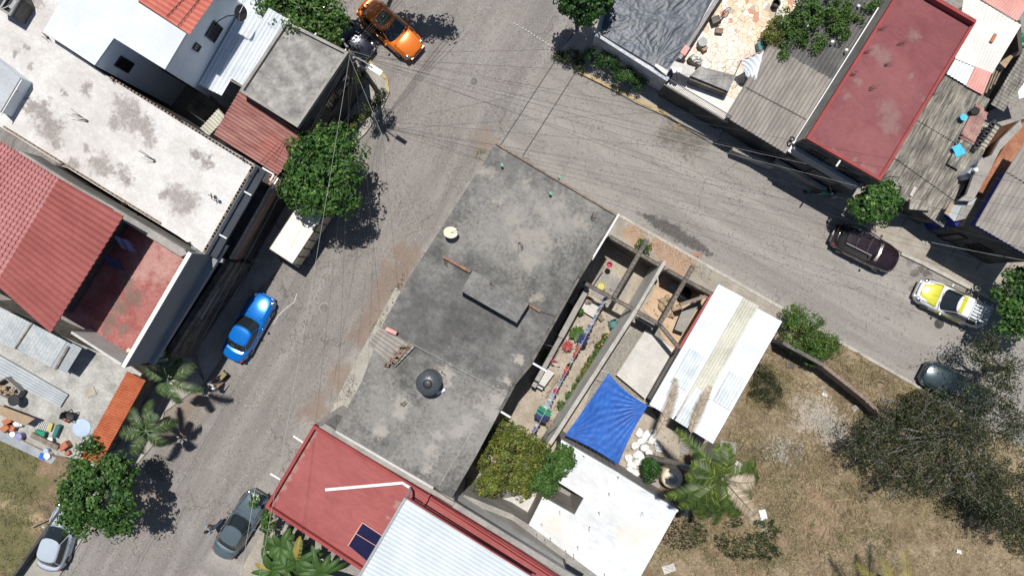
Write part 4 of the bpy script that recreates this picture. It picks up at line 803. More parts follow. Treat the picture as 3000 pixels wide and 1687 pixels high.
for k in range(13):
    a = P(2812 + 8.3 * k, 494 - 10.8 * k, 2.6 + .0 * k); part('tread', MB().box(a + Vector((.25, .1, -.1 - .04 * k)), 1.0, .2, .06, TH2), M['beige'], t1)
part('stringer', MB().prism(PP([(2802, 500), (2836, 516), (2945, 376), (2918, 358)], 1.6), .5), M['dark'], t1)
rl = MB()
for k in range(9): rl.box(P(2860 + 6.5 * k, 432 - 9 * k, 2.9), .32, .3, .03, TH2 + .4 * (k % 3)); rl.beam(P(2850 + 6.5 * k, 436 - 9 * k, 2.9), P(2860 + 6.5 * k, 420 - 9 * k, 2.9), .03, .03)
part('railing', rl, M['darkmetal'], t1)
t1 = thing('house', 'narrow greenish corrugated roof running up the right edge above the stairs', 'house', P(2960, 230, 0))
part('roof', corr([(2903, 305), (3060, 80), (3080, 150), (2945, 325)] if False else [(2903, 307), (3010, 128), (3060, 160), (2940, 328)], [3.4, 3.4, 3.3, 3.3], .22, .04, nv=2), M['asbold'], t1)
part('wall', MB().prism(PP([(2915, 300), (3010, 150), (3040, 170), (2935, 312)], 3.2), 0, cap=False), M['walldark'], t1)
solo('awning', corr([(2978, 245), (3040, 200), (3060, 270), (2985, 290)], [2.8] * 4, .12, .015, nv=1), M['galv'], 'pale blue ribbed awning at the right edge below the greenish roof', 'awning')
solo('gutter_wall', MB().prism(PP([(2873, 292), (2890, 300), (2985, 150), (2975, 60), (2990, 60), (2998, 180), (2900, 312), (2868, 298)], 1.5), 0), M['wallbrown'], 'dusty brown alley wall beside the white ribbed roof', 'wall')
solo('timber_sheet', MB().prism(PP([(2928, 185), (2960, 162), (2968, 166), (2945, 200)], 2.5), 2.44), M['tanboard'], 'tan board laid over the alley beside the white ribbed roof', 'board')
for k in range(4): solo('plank', MB().beam(P(2876 + 12 * k, 285 - 12 * k, 2.0), P(2908 + 8 * k, 200 + 2 * k, 2.0), .09, .05), M['wood'], ['weathered plank nearest the pink sheet in the alley', 'second weathered plank in the alley from the pink sheet', 'third weathered plank in the alley, beside the last', 'weathered plank in the alley closest to the right edge'][k], 'plank', 'planks in the alley')
# ---------------------------------------------------------------- vehicles
def superring(xf, xr, hw, z, bow=.0, n=24, p=4.0, bowr=.0):
    """rounded plan outline, counter-clockwise from the front centre"""
    out = []
    for k in range(4 * n // 4 * 1):
        t = 2 * math.pi * k / n; c, s = math.cos(t), math.sin(t)
        x = math.copysign(abs(c) ** (2 / p), c); y = math.copysign(abs(s) ** (2 / p), s)
        cx, hl = (xf + xr) / 2, (xf - xr) / 2
        px = cx + hl * x
        if x > 0: px -= bow * (y * y) * x
        else: px += bowr * (y * y) * -x
        out.append(Vector((px, hw * y, z)))
    return out
def loft(mb, rings, cap=True):
    b = len(mb.v); n = len(rings[0]); V = [p for r in rings for p in r]; Fs = []
    for j in range(len(rings) - 1):
        for k in range(n): Fs.append((j * n + k, j * n + (k + 1) % n, (j + 1) * n + (k + 1) % n, (j + 1) * n + k))
    if cap: Fs += [tuple(range((len(rings) - 1) * n, len(rings) * n))]
    return mb.add(V, Fs)
def car(label, px, py, head, L=4.5, Wd=1.8, body='paint', roofm=None, hoodm=None, h=1.45, cab=(.62, -1.55), roofx=(.0, -1.15), hood=.95, deck=.98, group='parked cars', name='car', suv=False, rails=False, sunroof=False, rack=False, bed=False, trim=None, cat='car', glassm=None):
    hd = math.atan2(-head[1], head[0]); c = P(px, py, .7); rt = thing(name, label, cat, (c.x, c.y, 0), hd, group)
    m = body; hl = L / 2; hw = Wd / 2
    xc0, xc1 = cab; xr0, xr1 = roofx
    N = 48
    belt = .92 if not suv else 1.02
    # lower body: a grid shell whose top follows bonnet, cabin base and boot
    nx, ny = 44, 14
    def halfw(x):
        t = x / hl; w = hw * (1 - .16 * max(0, abs(t) - .55) ** 1.6 / (.45 ** 1.6)) 
        if abs(t) > .93: w *= 1 - .9 * ((abs(t) - .93) / .07) ** 2 * .28
        return w
    def topz(x):
        if x > xc0: t = (x - xc0) / (hl - xc0); return belt + (hood - .92) * (1 - t) - .24 * t ** 2.2
        if x < xc1: t = (xc1 - x) / (hl + xc1 + 1e-6); return belt + (deck - .92) * (1 - .2 * t) - .12 * t ** 3
        return belt
    V = []; secs = []
    for i in range(nx + 1):
        x = -hl + L * i / nx; 
        e = max(0, (abs(x) / hl - .9) / .1)
        w = halfw(x); tz = topz(x); sec = []
        prof = [(1.0, .28), (1.02, .42), (1.0, .60), (.975, .76), (.93, .90), (.84, .975), (.62, 1.0), (.32, 1.02), (0, 1.03)]
        for fy, fz in prof: sec.append((fy * w, .22 + (tz - .22) * ((fz - .28) / .72) if fz > .28 else .22))
        full = [(-y, z) for y, z in sec] + [(y, z) for y, z in reversed(sec[:-1])]
        # rounded nose and tail seen from above
        secs.append([Vector((x - math.copysign(.26 * (abs(y) / hw) ** 2.6 * min(1, abs(x) / hl * 1.2 - .2) if abs(x) > hl * .4 else 0, x), y, z)) for y, z in full])
    mb = MB(); nn = len(secs[0]); b = 0; V = [p for s_ in secs for p in s_]; Fs = []
    for i in range(nx):
        for k in range(nn - 1): Fs.append((i * nn + k, (i + 1) * nn + k, (i + 1) * nn + k + 1, i * nn + k + 1))
    Fs += [tuple(range(nn)), tuple(reversed(range(nx * nn, (nx + 1) * nn)))]
    for i in range(nx): Fs.append((i * nn, i * nn + nn - 1, (i + 1) * nn + nn - 1, (i + 1) * nn))
    mb.add(V, Fs); part('body', mb, m, rt, True, True)
    # panel gaps round bonnet and boot
    gp = MB()
    for xx, off in ((xc0 + .12, 0), (xc1 - .08, 0)):
        if bed and xx < 0: continue
        q = [Vector((xx + .12 * (1 - (y / .7) ** 2) * (1 if xx > 0 else -1), y * hw * 1.05, topz(xx) * 1.03 - .02)) for y in (-.75, -.5, -.2, .2, .5, .75)]
        gp.tube(q, .012, 4)
    for s_ in (-1, 1): gp.tube([Vector((x, s_ * hw * (.78 - .06 * (x - xc0)), topz(x) + .0)) for x in [xc0 + .15 + (hl - xc0 - .55) * t / 5 for t in range(6)]], .012, 4)
    part('panel_gap', gp, M['black'], rt, True)
    # cabin
    rr_ = []; cz0 = belt - .04
    def cabring(t, out=0.0, p=5.0):
        xf = xc0 + (xr0 - xc0) * t ** .92 + out; xr = xc1 + (xr1 - xc1) * t ** 1.1 - out; w = hw * (.90 - .19 * t) + out; z = cz0 + (h - .05 - cz0) * t
        return superring(xf, xr, w, z, bow=.16, n=N, p=p, bowr=.08)
    rings = [cabring(t) for t in (0, .3, .6, .85, 1.0)]
    top = []
    for f, dz in ((.93, .03), (.8, .045), (.55, .06), (.25, .068)):
        xm = (xr0 + xr1) / 2; top.append([Vector((xm + (q.x - xm) * f, q.y * f, h - .05 + dz)) for q in rings[-1]])
    mb = MB(); loft(mb, rings + [top[0]], cap=False); part('cabin', mb, m, rt, True, True)
    tp = MB(); loft(tp, [[Vector((q.x, q.y, q.z + .004)) for q in top[0]]] + top[1:]); part('roof', tp, roofm or m, rt, True, True)
    def pane(nm, ks, t0=.1, t1=.93, mat=None):
        g = MB(); rws = [cabring(t, .008) for t in (t0, (t0 + t1) / 2, t1)]
        Vv = [rws[j][k % N] for j in range(3) for k in ks]; q = len(ks)
        g.add(Vv, [(j * q + i, j * q + i + 1, (j + 1) * q + i + 1, (j + 1) * q + i) for j in range(2) for i in range(q - 1)])
        return part(nm, g, mat or glassm or M['glass'], rt, True, True)
    pane('windscreen', list(range(-6, 7)), .04, .95)
    pane('rear_window', list(range(18, 31)), .12, .93)
    ka = [k for k in range(7, 18)]; pane('side_window', ka[:6], .14, .86); pane('side_window', ka[5:], .14, .86)
    kb2 = [k for k in range(31, 42)]; pane('side_window', kb2[:6], .14, .86); pane('side_window', kb2[5:], .14, .86)
    for s_ in (-1, 1):
        part('door_mirror', MB().blob((xc0 - .35, s_ * (hw + .08), belt + .06), .07, .11, .07, 8, 5, 0), m, rt, True, True)
        part('headlight', MB().blob((hl - .3, s_ * hw * .68, .68), .2, .2, .09, 8, 5, 0), M['chrome'], rt, True, True)
        part('tail_light', MB().blob((-hl + .22, s_ * hw * .74, .74), .1, .14, .07, 8, 5, 0), M['redpl'], rt, True, True)
        part('door_handle', MB().box((-.25, s_ * (hw * .985), .80), .18, .04, .03), M['chrome'], rt, True)
        for x in (hl * .6, -hl * .6):
            t = MB().tube([Vector((x, s_ * (hw - .2), .32)), Vector((x, s_ * (hw + .005), .32))], .32, 20); w_ = part('wheel', t, M['rubber'], rt, True)
            r_ = part('rim', MB().tube([Vector((x, s_ * (hw - .02), .32)), Vector((x, s_ * (hw + .018), .32))], .2, 14), M['greymetal'], rt, True); r_.parent = w_
    part('front_bumper', MB().box((hl - .04, 0, .45), .14, Wd * .62, .2), trim or m, rt, True)
    part('grille', MB().box((hl - .035, 0, .62), .08, Wd * .42, .1), M['black'], rt, True)
    part('rear_bumper', MB().box((-hl + .02, 0, .45), .14, Wd * .66, .2), trim or m, rt, True)
    part('licence_plate', MB().box((-hl - .055, 0, .58), .02, .34, .14), M['whitepaint'], rt, True)
    for y in (-.28, .25): part('wiper', MB().beam((xc0 - .02, y * Wd / 2 * 1.2, belt + .04), (xc0 - .12, y * Wd / 2 * 1.2 + .55, belt + .07), .02, .02), M['black'], rt, True)
    if sunroof: part('sunroof', MB().prism([Vector((xr0 - .25, -.42, h + .022)), Vector((xr0 - .9, -.40, h + .022)), Vector((xr0 - .9, .40, h + .022)), Vector((xr0 - .25, .42, h + .022))], h - .05), M['chrome'], rt, True)
    if rails:
        for s_ in (-1, 1): part('roof_rail', MB().beam((xr0 - .2, s_ * hw * .62, h + .05), (xr1 + .1, s_ * hw * .62, h + .05), .04, .04), M['greymetal'], rt, True)
        for x in (xr0 - .55, xr0 - 1.3): part('roof_bar', MB().beam((x, -hw * .62, h + .06), (x, hw * .62, h + .06), .05, .03), M['darkmetal'], rt, True)
    if rack:
        g = MB()
        for i in range(6): g.beam((xr1 - .3, (-.5 + i * .2), h + .13), (xr1 + .75, (-.5 + i * .2), h + .13), .1, .05)
        for i in range(3): g.beam((xr1 - .2 + i * .5, -.72, h + .07), (xr1 - .2 + i * .5, .72, h + .07), .05, .04)
        part('roof_rack', g, M['galv'], rt, True)
    if bed:
        part('cargo_bed', MB().box(((xc1 - hl) / 2, 0, belt + .012), hl + xc1 - .2, Wd * .72, .03), M['darkmetal'], rt, True)
    return rt
VP = dict(orange=carpaint('orange_paint', (.72, .17, .008), .25, .2), blue=carpaint('blue_paint', (.0, .17, .62), .2, .3), plum=carpaint('dark_plum_paint', (.022, .01, .014), .25, .3),
          white=carpaint('white_car_paint', (.72, .73, .75), .25, .1), yellow=carpaint('yellow_car_paint', (.55, .53, .03), .25, .1), dgreen=carpaint('dark_green_paint', (.025, .045, .055), .22, .2),
          grey=carpaint('grey_green_paint', (.085, .115, .135), .2, .15), silver=carpaint('silver_blue_paint', (.42, .48, .55), .22, .1), navy=carpaint('navy_paint', (.015, .016, .03), .22, .5), cream=carpaint('cream_paint', (.7, .64, .5), .4, 0))
car('orange hatchback with sunroof parked nose down in dappled tree shade', 1143, 82, (165, 145), 4.55, 1.85, VP['orange'], h=1.55, sunroof=True, cab=(.95, -1.95), roofx=(.2, -1.45), hood=1.0, name='parked_car')
car('dark navy car mostly hidden beneath the tree beside the wire laden pole', 1003, 92, (150, 128), 4.4, 1.78, VP['navy'], cab=(.7, -1.7), name='parked_car')
car('bright metallic blue sedan with its nose up the street', 727, 958, (100, -182), 4.55, 1.76, VP['blue'], cab=(.72, -1.6), roofx=(.0, -1.05), name='parked_car')
car('dark plum four wheel drive wagon with roof bars', 2536, 726, (185, 92), 4.3, 1.8, VP['plum'], suv=True, rails=True, h=1.68, cab=(.75, -1.95), roofx=(.28, -1.72), hood=1.0, trim=M['darkmetal'], name='parked_car')
tx = car('yellow and white taxi wagon with a slatted white roof rack', 2790, 889, (-190, -88), 4.6, 1.78, VP['white'], rack=True, h=1.62, cab=(.95, -2.0), roofx=(.15, -1.5), hood=.98, name='taxi', cat='taxi')
def taxibonnet():
    hl = 2.3; g = MB()
    def fn(u, v):
        x = 1.08 + (2.16 - 1.08) * u; y = (v - .5) * 1.5 * (1 - .12 * u); t = (x - .95) / (hl - .95); z = .92 + .06 * (1 - t) - .24 * t ** 2.2
        return Vector((x - .30 * abs(2 * v - 1) ** 2.6 * u, y, z + .036 - .05 * abs(2 * v - 1) ** 3))
    g.grid(fn, 12, 12, .02); return g
o = part('bonnet', taxibonnet(), VP['yellow'], tx, True, True); o['label'] = 'yellow bonnet'
for s_ in (-1, 1):
    o = part('side_panel', MB().grid(lambda u, v: Vector((.85 - 1.75 * u, s_ * (.915 + .012 * math.sin(v * 3.1)), .42 + .34 * v)), 10, 4, .006), VP['yellow'], tx, True, True); o['label'] = 'yellow door side'
o = part('roof_front', MB().prism([Vector((.02, -.52, 1.632)), Vector((-.22, -.54, 1.647)), Vector((-.22, .54, 1.647)), Vector((.02, .52, 1.632))], 1.5), VP['yellow'], tx, True)
car('dark green pickup half hidden by the sparse thorny tree', 2806, 1136, (-185, -96), 4.7, 1.8, VP['dgreen'], suv=True, h=1.65, cab=(.75, -.7), roofx=(.25, -.5), hood=1.0, bed=True, name='parked_car', cat='pickup')
car('grey green sedan parked by the corner of the red roof', 703, 1536, (112, -178), 4.55, 1.74, VP['grey'], cab=(.72, -1.6), roofx=(.0, -1.05), name='parked_car')
car('silver hatchback on the pavement under the tree near the lower left corner', 172, 1572, (56, -178), 4.3, 1.72, VP['silver'], cab=(.8, -1.85), roofx=(.1, -1.3), h=1.5, name='parked_car')
# small truck with white box
hd = math.atan2(104, 68); _c = P(870, 680, 2.3); rt = thing('box_truck', 'small truck with flat whitish panelled box parked under the tree canopy', 'truck', Vector((_c.x, _c.y, 0)), hd, None)
w_ = wloc(rt)
part('cargo_box', MB().box((0, 0, 1.45), 3.5, 1.66, 1.7), VP['cream'], rt, True)
tp = MB()
for x in (-1.16, 0, 1.16): tp.box((x, 0, 2.325), 1.13, 1.62, .05)
part('box_roof', tp, mk('dusty_white_roof', (.70, .66, .58), (.78, .74, .66), 1.5, 9, .12), rt, True)
fr = MB()
for y in (-.84, .84): fr.box((0, y, 2.31), 3.55, .05, .07)
for x in (-1.75, 1.75): fr.box((x, 0, 2.31), .05, 1.7, .07)
for x in (-1.2, -.6, 0, .6, 1.2):
    for y in (-.85, .85): fr.box((x, y, 1.5), .06, .04, 1.5)
part('box_frame', fr, M['steel'], rt, True)
part('cab', MB().prism([Vector(v) for v in ((1.8, -.8, 1.9), (3.0, -.74, 1.9), (3.0, .74, 1.9), (1.8, .8, 1.9))], .5), VP['cream'], rt, True)
part('windscreen', MB().prism([Vector(v) for v in ((3.02, -.66, 1.8), (3.06, -.66, 1.8), (3.06, .66, 1.8), (3.02, .66, 1.8))], 1.1), M['glass'], rt, True)
part('bonnet', MB().box((3.35, 0, .8), .7, 1.5, .6), VP['cream'], rt, True)
part('chassis', MB().box((.6, 0, .5), 5.0, .9, .2), M['darkmetal'], rt, True)
part('rear_bumper', MB().box((-1.95, 0, .55), .12, 1.5, .14).box((-1.85, .4, .55), .25, .06, .1).box((-1.85, -.4, .55), .25, .06, .1), M['whitepaint'], rt, True)
for s_ in (-1, 1):
    part('tail_light', MB().box((-1.85, s_ * .7, .75), .06, .16, .12), M['redpl'], rt, True)
    for x in (2.7, -1.0):
        w2_ = part('wheel', MB().tube([Vector((x, s_ * .6, .34)), Vector((x, s_ * .82, .34))], .34, 18), M['rubber'], rt, True)
        r_ = part('rim', MB().tube([Vector((x, s_ * .8, .34)), Vector((x, s_ * .835, .34))], .18, 12), M['greymetal'], rt, True); r_.parent = w2_
# two wheelers
def torus(mb, c, r, t, axis, n=20, k=6):
    c = Vector(c); axis = Vector(axis).normalized(); a = axis.cross(Vector((0, 0, 1))).normalized(); b = axis.cross(a); V = []; Fs = []
    for i in range(n):
        f = 2 * math.pi * i / n; d = a * math.cos(f) + b * math.sin(f)
        for j in range(k):
            g = 2 * math.pi * j / k; V.append(c + d * (r + t * math.cos(g)) + axis * t * math.sin(g))
    for i in range(n):
        for j in range(k): Fs.append((i * k + j, ((i + 1) % n) * k + j, ((i + 1) % n) * k + (j + 1) % k, i * k + (j + 1) % k))
    return mb.add(V, Fs)
def motorbike(label, px, py, head, mt):
    rt = thing('motorcycle', label, 'motorcycle', P(px, py, 0), math.atan2(-head[1], head[0]))
    for x in (-.65, .68): w_ = part('wheel', torus(MB(), (x, 0, .3), .26, .06, (0, 1, 0)), M['rubber'], rt, True, True); r_ = part('hub', MB().tube([Vector((x, -.06, .3)), Vector((x, .06, .3))], .07, 8), M['greymetal'], rt, True); r_.parent = w_
    part('frame', MB().tube([(-.65, 0, .3), (-.2, 0, .5), (.35, 0, .75), (.68, 0, .3)], .04).tube([(-.2, 0, .5), (.1, 0, .35), (.4, 0, .6)], .04), M['darkmetal'], rt, True)
    part('engine', MB().blob((.05, 0, .42), .2, .16, .17, 8, 5, .1), M['greymetal'], rt, True)
    part('tank', MB().blob((.2, 0, .84), .27, .17, .12, 10, 6, 0), mt, rt, True, True)
    part('seat', MB().blob((-.38, 0, .8), .38, .14, .06, 10, 6, 0), M['black'], rt, True, True)
    part('handlebar', MB().tube([(.3, -.36, 1.02), (.45, -.2, 1.0), (.48, 0, .96), (.45, .2, 1.0), (.3, .36, 1.02)], .018), M['chrome'], rt, True)
    part('headlight', MB().blob((.62, 0, .88), .09, .09, .09, 8, 5, 0), M['chrome'], rt, True, True)
    part('mudguard', MB().blob((.68, 0, .6), .2, .07, .05, 8, 5, 0), mt, rt, True, True); part('mudguard', MB().blob((-.72, 0, .64), .2, .08, .05, 8, 5, 0), mt, rt, True, True)
    return rt
motorbike('green tanked motorcycle parked in deep shade before the red roofed house', 2392, 568, (60, 8), M['greenpl'])
rt = thing('bicycle', 'child bicycle leaning among pots by the left wall of the crazy paving', 'bicycle', P(2112, 52, 2.3), .9)
for x in (-.35, .4): part('wheel', torus(MB(), (x, .0, .3), .25, .02, (.15, 1, .5)), M['rubber'], rt, True, True)
part('frame', MB().tube([(-.35, 0, .3), (-.1, 0, .6), (.3, 0, .62), (.4, 0, .3)], .018).tube([(-.35, 0, .3), (0, 0, .3), (.3, 0, .62)], .018).tube([(-.1, 0, .6), (0, 0, .3)], .018), M['lilac'], rt, True)
part('seat', MB().blob((-.12, 0, .7), .12, .06, .03, 8, 5, 0), M['black'], rt, True)
part('handlebar', MB().tube([(.3, -.22, .75), (.32, 0, .72), (.3, .22, .75)], .014), M['chrome'], rt, True)
# ---------------------------------------------------------------- vegetation
NR = np.random.default_rng(5)
def leafmesh(name, pts, nrm, size, asp=.5, jit=.55, kite=True):
    n = len(pts); d = NR.normal(size=(n, 3)); nr = nrm + NR.normal(size=(n, 3)) * jit; nr /= np.linalg.norm(nr, axis=1, keepdims=True) + 1e-9
    u = d - (d * nr).sum(1, keepdims=True) * nr; u /= np.linalg.norm(u, axis=1, keepdims=True) + 1e-9; w = np.cross(nr, u)
    s = size * NR.uniform(.6, 1.25, (n, 1)); a = pts - u * s * .5; c = pts + u * s * .5
    b = pts + w * s * asp * .5 + nr * s * .08 + u * s * .08; e = pts - w * s * asp * .5 + nr * s * .08 + u * s * .08
    V = np.stack([a, b, c, e], 1).reshape(-1, 3); return npmesh(name, V)
def crownpts(ells, n, clumps, cr, shell=.75):
    """points gathered in clumps spread over the upper shell of ellipsoids (world x,y,z,rx,ry,rz)"""
    ws = np.array([e[3] * e[4] for e in ells]); ws = ws / ws.sum(); P_, N_ = [], []
    for e, w in zip(ells, ws):
        k = max(4, int(clumps * w)); d = NR.normal(size=(k, 3)); d[:, 2] = np.abs(d[:, 2]) * .9 + NR.uniform(-.45, .1, k); d /= np.linalg.norm(d, axis=1, keepdims=True)
        rad = NR.uniform(shell, 1.05, (k, 1)) * np.where(NR.random((k, 1)) < .16, 1.17, 1) * np.where(NR.random((k, 1)) < .22, NR.uniform(.2, .9, (k, 1)), 1)
        cc = np.array(e[:3]) + d * rad * np.array(e[3:6]); m = max(1, int(n * w / k)); sz = cr * NR.uniform(.55, 1.3, (k, 1, 1))
        g = NR.normal(size=(k, m, 3)) * np.array([1, 1, .55]); g /= np.maximum(1, np.linalg.norm(g, axis=2, keepdims=True) / 1.5)
        pts = cc[:, None, :] + g * sz * .62; nr = g * .7 + d[:, None, :] * .5 + np.array([0, 0, .75]); P_.append(pts.reshape(-1, 3)); N_.append(nr.reshape(-1, 3))
    return np.concatenate(P_), np.concatenate(N_)
def addmesh(name, me, m, parent=None, loc=None):
    me.materials.append(m); o = bpy.data.objects.new(name, me); C.objects.link(o)
    if parent: o.parent = parent
    if loc is not None: o.location = loc
    return o
def tree(name, label, ells, base, n, size, mat, clumps=70, cr=.55, trunk=.16, cat='tree', group=None, bark='bark', asp=.55, limbs=7, mat2=None, holes=True):
    """ells: (px,py,z,rx_px,ry_px,rz_m) measured at height z"""
    W_ = []
    for (px, py, z, rx, ry, rz) in ells:
        c = P(px, py, z); k = (H - z) / F; W_.append((c.x, c.y, c.z, rx * k, ry * k, rz))
    bl = Vector(base) if len(base) == 3 else P(base[0], base[1], 0)
    rt = thing(name, label, cat, bl, 0, group); pts, nr = crownpts(W_, n, clumps, cr)
    pts = pts - np.array(bl)
    pts[:, 2] = np.maximum(pts[:, 2], .03)
    if mat2:
        h_ = len(pts) // 5; idx = NR.permutation(len(pts)); 
        addmesh('crown', leafmesh('crown', pts[idx[h_:]], nr[idx[h_:]], size, asp), mat, rt); addmesh('blossom' if mat2 is M['flower'] else 'young_leaves', leafmesh('young_leaves', pts[idx[:h_]], nr[idx[:h_]], size * .8, asp), mat2, rt)
    else: addmesh('crown', leafmesh('crown', pts, nr, size, asp), mat, rt)
    tr = MB(); e0 = W_[0]; topc = Vector((e0[0], e0[1], e0[2])) - bl; mid = Vector((topc.x * .35, topc.y * .35, topc.z * .5))
    tr.tube([Vector((0, 0, -.02)), mid * .5, mid, topc], [trunk, trunk * .85, trunk * .7, trunk * .3], 8)
    part('trunk', tr, M[bark], rt, True, True)
    for i in range(limbs):
        e = W_[i % len(W_)]; f = R.uniform(0, 6.28); q = Vector((e[0] + math.cos(f) * e[3] * .8, e[1] + math.sin(f) * e[4] * .8, e[2] + R.uniform(-.1, .5) * e[5])) - bl
        s_ = mid.lerp(topc, R.uniform(0, .6)); m_ = s_.lerp(q, .5) + Vector((R.uniform(-.2, .2), R.uniform(-.2, .2), .15))
        part('limb', MB().tube([s_, m_, q], [trunk * .45, trunk * .3, trunk * .1], 6), M[bark], rt, True, True)
    return rt
tree('tree', 'large broad leaved tree overhanging the small white boxed truck', [(955, 510, 4.6, 92, 112, 1.5), (882, 548, 4.4, 52, 55, 1.1), (1010, 440, 4.4, 55, 50, 1.1), (900, 470, 4.4, 50, 70, 1.2), (988, 582, 4.2, 60, 55, 1.0), (960, 400, 4.2, 40, 30, .9)], (965, 535), 11000, .24, M['leaf'], 190, .46)
tree('tree', 'big leafy tree behind the grey corner roof at the top edge', [(880, 40, 4.6, 100, 70, 1.5), (960, 60, 4.3, 45, 60, 1.1), (800, 10, 4.4, 60, 40, 1.1), (930, 120, 4.2, 60, 30, .9), (900, -40, 4.6, 90, 50, 1.3)], (960, 110), 10000, .22, M['leafbright'], 180, .45)
tree('tree', 'tree off the top edge shading the orange hatchback', [(1045, -92, 5.0, 95, 42, 1.2), (1235, -78, 4.6, 70, 35, 1.2), (1150, -95, 4.8, 70, 40, 1.2)], (1150, -20), 6000, .22, M['leaf'], 110, .45)
tree('tree', 'dark green tree at the top edge next to the black plastic roof', [(1705, 5, 4.2, 62, 55, 1.3), (1750, -20, 4.2, 50, 50, 1.2), (1665, -10, 4.0, 30, 40, .9)], (1690, 60), 6000, .24, M['leafdark'], 90, .45)
tree('tree', 'round leafy street tree over the silver hatchback, lower left', [(290, 1440, 4.2, 105, 95, 1.5), (240, 1490, 4.0, 55, 70, 1.1), (345, 1520, 4.0, 55, 40, 1.0), (340, 1390, 4.0, 45, 45, 1.0), (250, 1375, 3.8, 40, 35, .9), (345, 1350, 3.8, 20, 25, .6), (265, 1300, 3.6, 25, 30, .6)], (330, 1430), 11000, .23, M['leaf'], 190, .45)
tree('tree', 'small round glossy tree between red roof and old streaked roof', [(2560, 600, 3.0, 60, 50, 1.1), (2590, 575, 3.0, 38, 36, .8), (2525, 610, 2.8, 32, 30, .8)], (2545, 610), 5200, .24, M['leaf'], 80, .36)
tree('tree', 'broad leaved tree at the right edge behind the taxi', [(2978, 885, 3.2, 60, 82, 1.2), (3020, 830, 3.2, 50, 50, 1.0), (2958, 945, 3.0, 45, 38, .9), (3040, 930, 3.2, 50, 60, 1.0)], (2985, 890), 7500, .24, M['leaf'], 120, .45)
tree('tree', 'yellow green bushy tree between dark roof and brushed white roof', [(1495, 1340, 3.4, 92, 78, 1.4), (1470, 1275, 3.2, 52, 45, 1.0), (1440, 1400, 3.2, 45, 48, 1.0), (1530, 1415, 3.2, 52, 35, .9), (1560, 1330, 3.2, 45, 50, .9)], (1530, 1320), 13000, .17, M['leafyellow'], 220, .34, mat2=M['leafbright'])
tree('tree', 'deep green small leaved tree on the corner of the brushed white roof', [(1635, 1355, 4.0, 40, 42, .9), (1600, 1410, 3.8, 35, 38, .8), (1650, 1330, 4.0, 25, 25, .6)], (1610, 1370), 5200, .15, M['leafbright'], 80, .28)
tree('bush', 'two toned bush growing over the kerb at the end of the white shed', [(2355, 975, 1.3, 60, 62, .8), (2330, 925, 1.2, 35, 30, .6), (2420, 1010, 1.0, 40, 32, .6), (2380, 1040, 1.0, 45, 30, .5)], (2360, 985), 9000, .13, M['leafbright'], 150, .3, trunk=.05, cat='bush', mat2=M['leafyellow'])
tree('creeper', 'green creeper sprawling over the grey ribbed roof', [(2360, 45, 4.0, 42, 50, .5), (2430, 30, 4.0, 60, 45, .5), (2460, 85, 3.8, 32, 32, .3), (2330, 110, 3.7, 30, 30, .3), (2385, 125, 3.6, 35, 18, .3), (2310, 60, 3.6, 25, 40, .4), (2560, 8, 3.9, 35, 14, .3), (2510, 55, 3.7, 25, 10, .2), (2295, 140, 3.5, 12, 25, .2), (2390, 150, 3.5, 14, 12, .2)], (2330, 60, 2.3) and P(2330, 60, 0), 7500, .15, M['leafbright'], 130, .3, trunk=.05, cat='creeper', limbs=4)
tree('bush', 'olive and orange bush at the left edge of the ribbed roof', [(2270, 95, 3.2, 25, 40, .5), (2250, 120, 3.0, 18, 22, .4)], P(2270, 110, 2.3), 3500, .12, M['leafyellow'], 40, .25, trunk=.03, cat='bush')
tree('bush', 'dark climbing shrub against the peeling white wall', [(1735, 160, 1.2, 25, 20, .7), (1780, 185, 1.2, 35, 25, .7), (1830, 225, 1.0, 35, 28, .6), (1870, 245, .8, 20, 22, .5)], (1800, 205), 5000, .11, M['leafdark'], 90, .25, trunk=.04, cat='bush')
tree('bush', 'small bright bush in front of the dark shrub by the white wall', [(1838, 228, 1.3, 18, 14, .3)], (1838, 232), 900, .11, M['leafbright'], 18, .2, trunk=.03, cat='bush')
tree('bush', 'weedy clump at the street corner by the row of studs', [(1675, 165, .5, 28, 18, .35), (1700, 190, .4, 18, 15, .3), (1640, 165, .3, 20, 12, .2)], (1678, 172), 2600, .1, M['leafolive'], 45, .2, trunk=.02, cat='bush', mat2=M['grassgreen'])
tree('bush', 'sprawling green plant on the ground under the coconut palm', [(2185, 1600, .3, 75, 35, .25), (2235, 1560, .3, 45, 40, .25), (2130, 1580, .3, 35, 30, .2), (2150, 1520, .25, 30, 30, .2), (2260, 1610, .25, 40, 35, .2)], (2185, 1600), 2900, .12, M['leafolive'], 95, .25, trunk=.02, cat='bush', mat2=M['leafbright'])
tree('bush', 'small shrub among rubble sacks beside the beige tank', [(1908, 1375, 1.2, 22, 28, .5)], (1905, 1372), 2000, .16, M['leafdark'], 35, .25, trunk=.03, cat='bush')
tree('bush', 'little plant growing out of the beam end by the pavement', [(1884, 723, 1.2, 16, 18, .4)], (1880, 722), 800, .13, M['leafbright'], 16, .2, trunk=.02, cat='bush')
tree('bush', 'sparse vine hanging on the street pole', [(1120, 290, 2.5, 18, 22, .9), (1085, 320, 2.2, 18, 25, .8), (1060, 215, 4, 12, 20, .8), (1045, 235, 4.2, 10, 10, .6)], (1108, 275), 1600, .13, M['leafolive'], 40, .25, trunk=.03, cat='vine')
tree('bush', 'shaded shrub in the dark behind the corner house', [(1025, 365, .8, 18, 20, .6), (1050, 345, .8, 14, 10, .4)], (1030, 365), 600, .14, M['leafyellow'], 16, .25, trunk=.03, cat='bush')
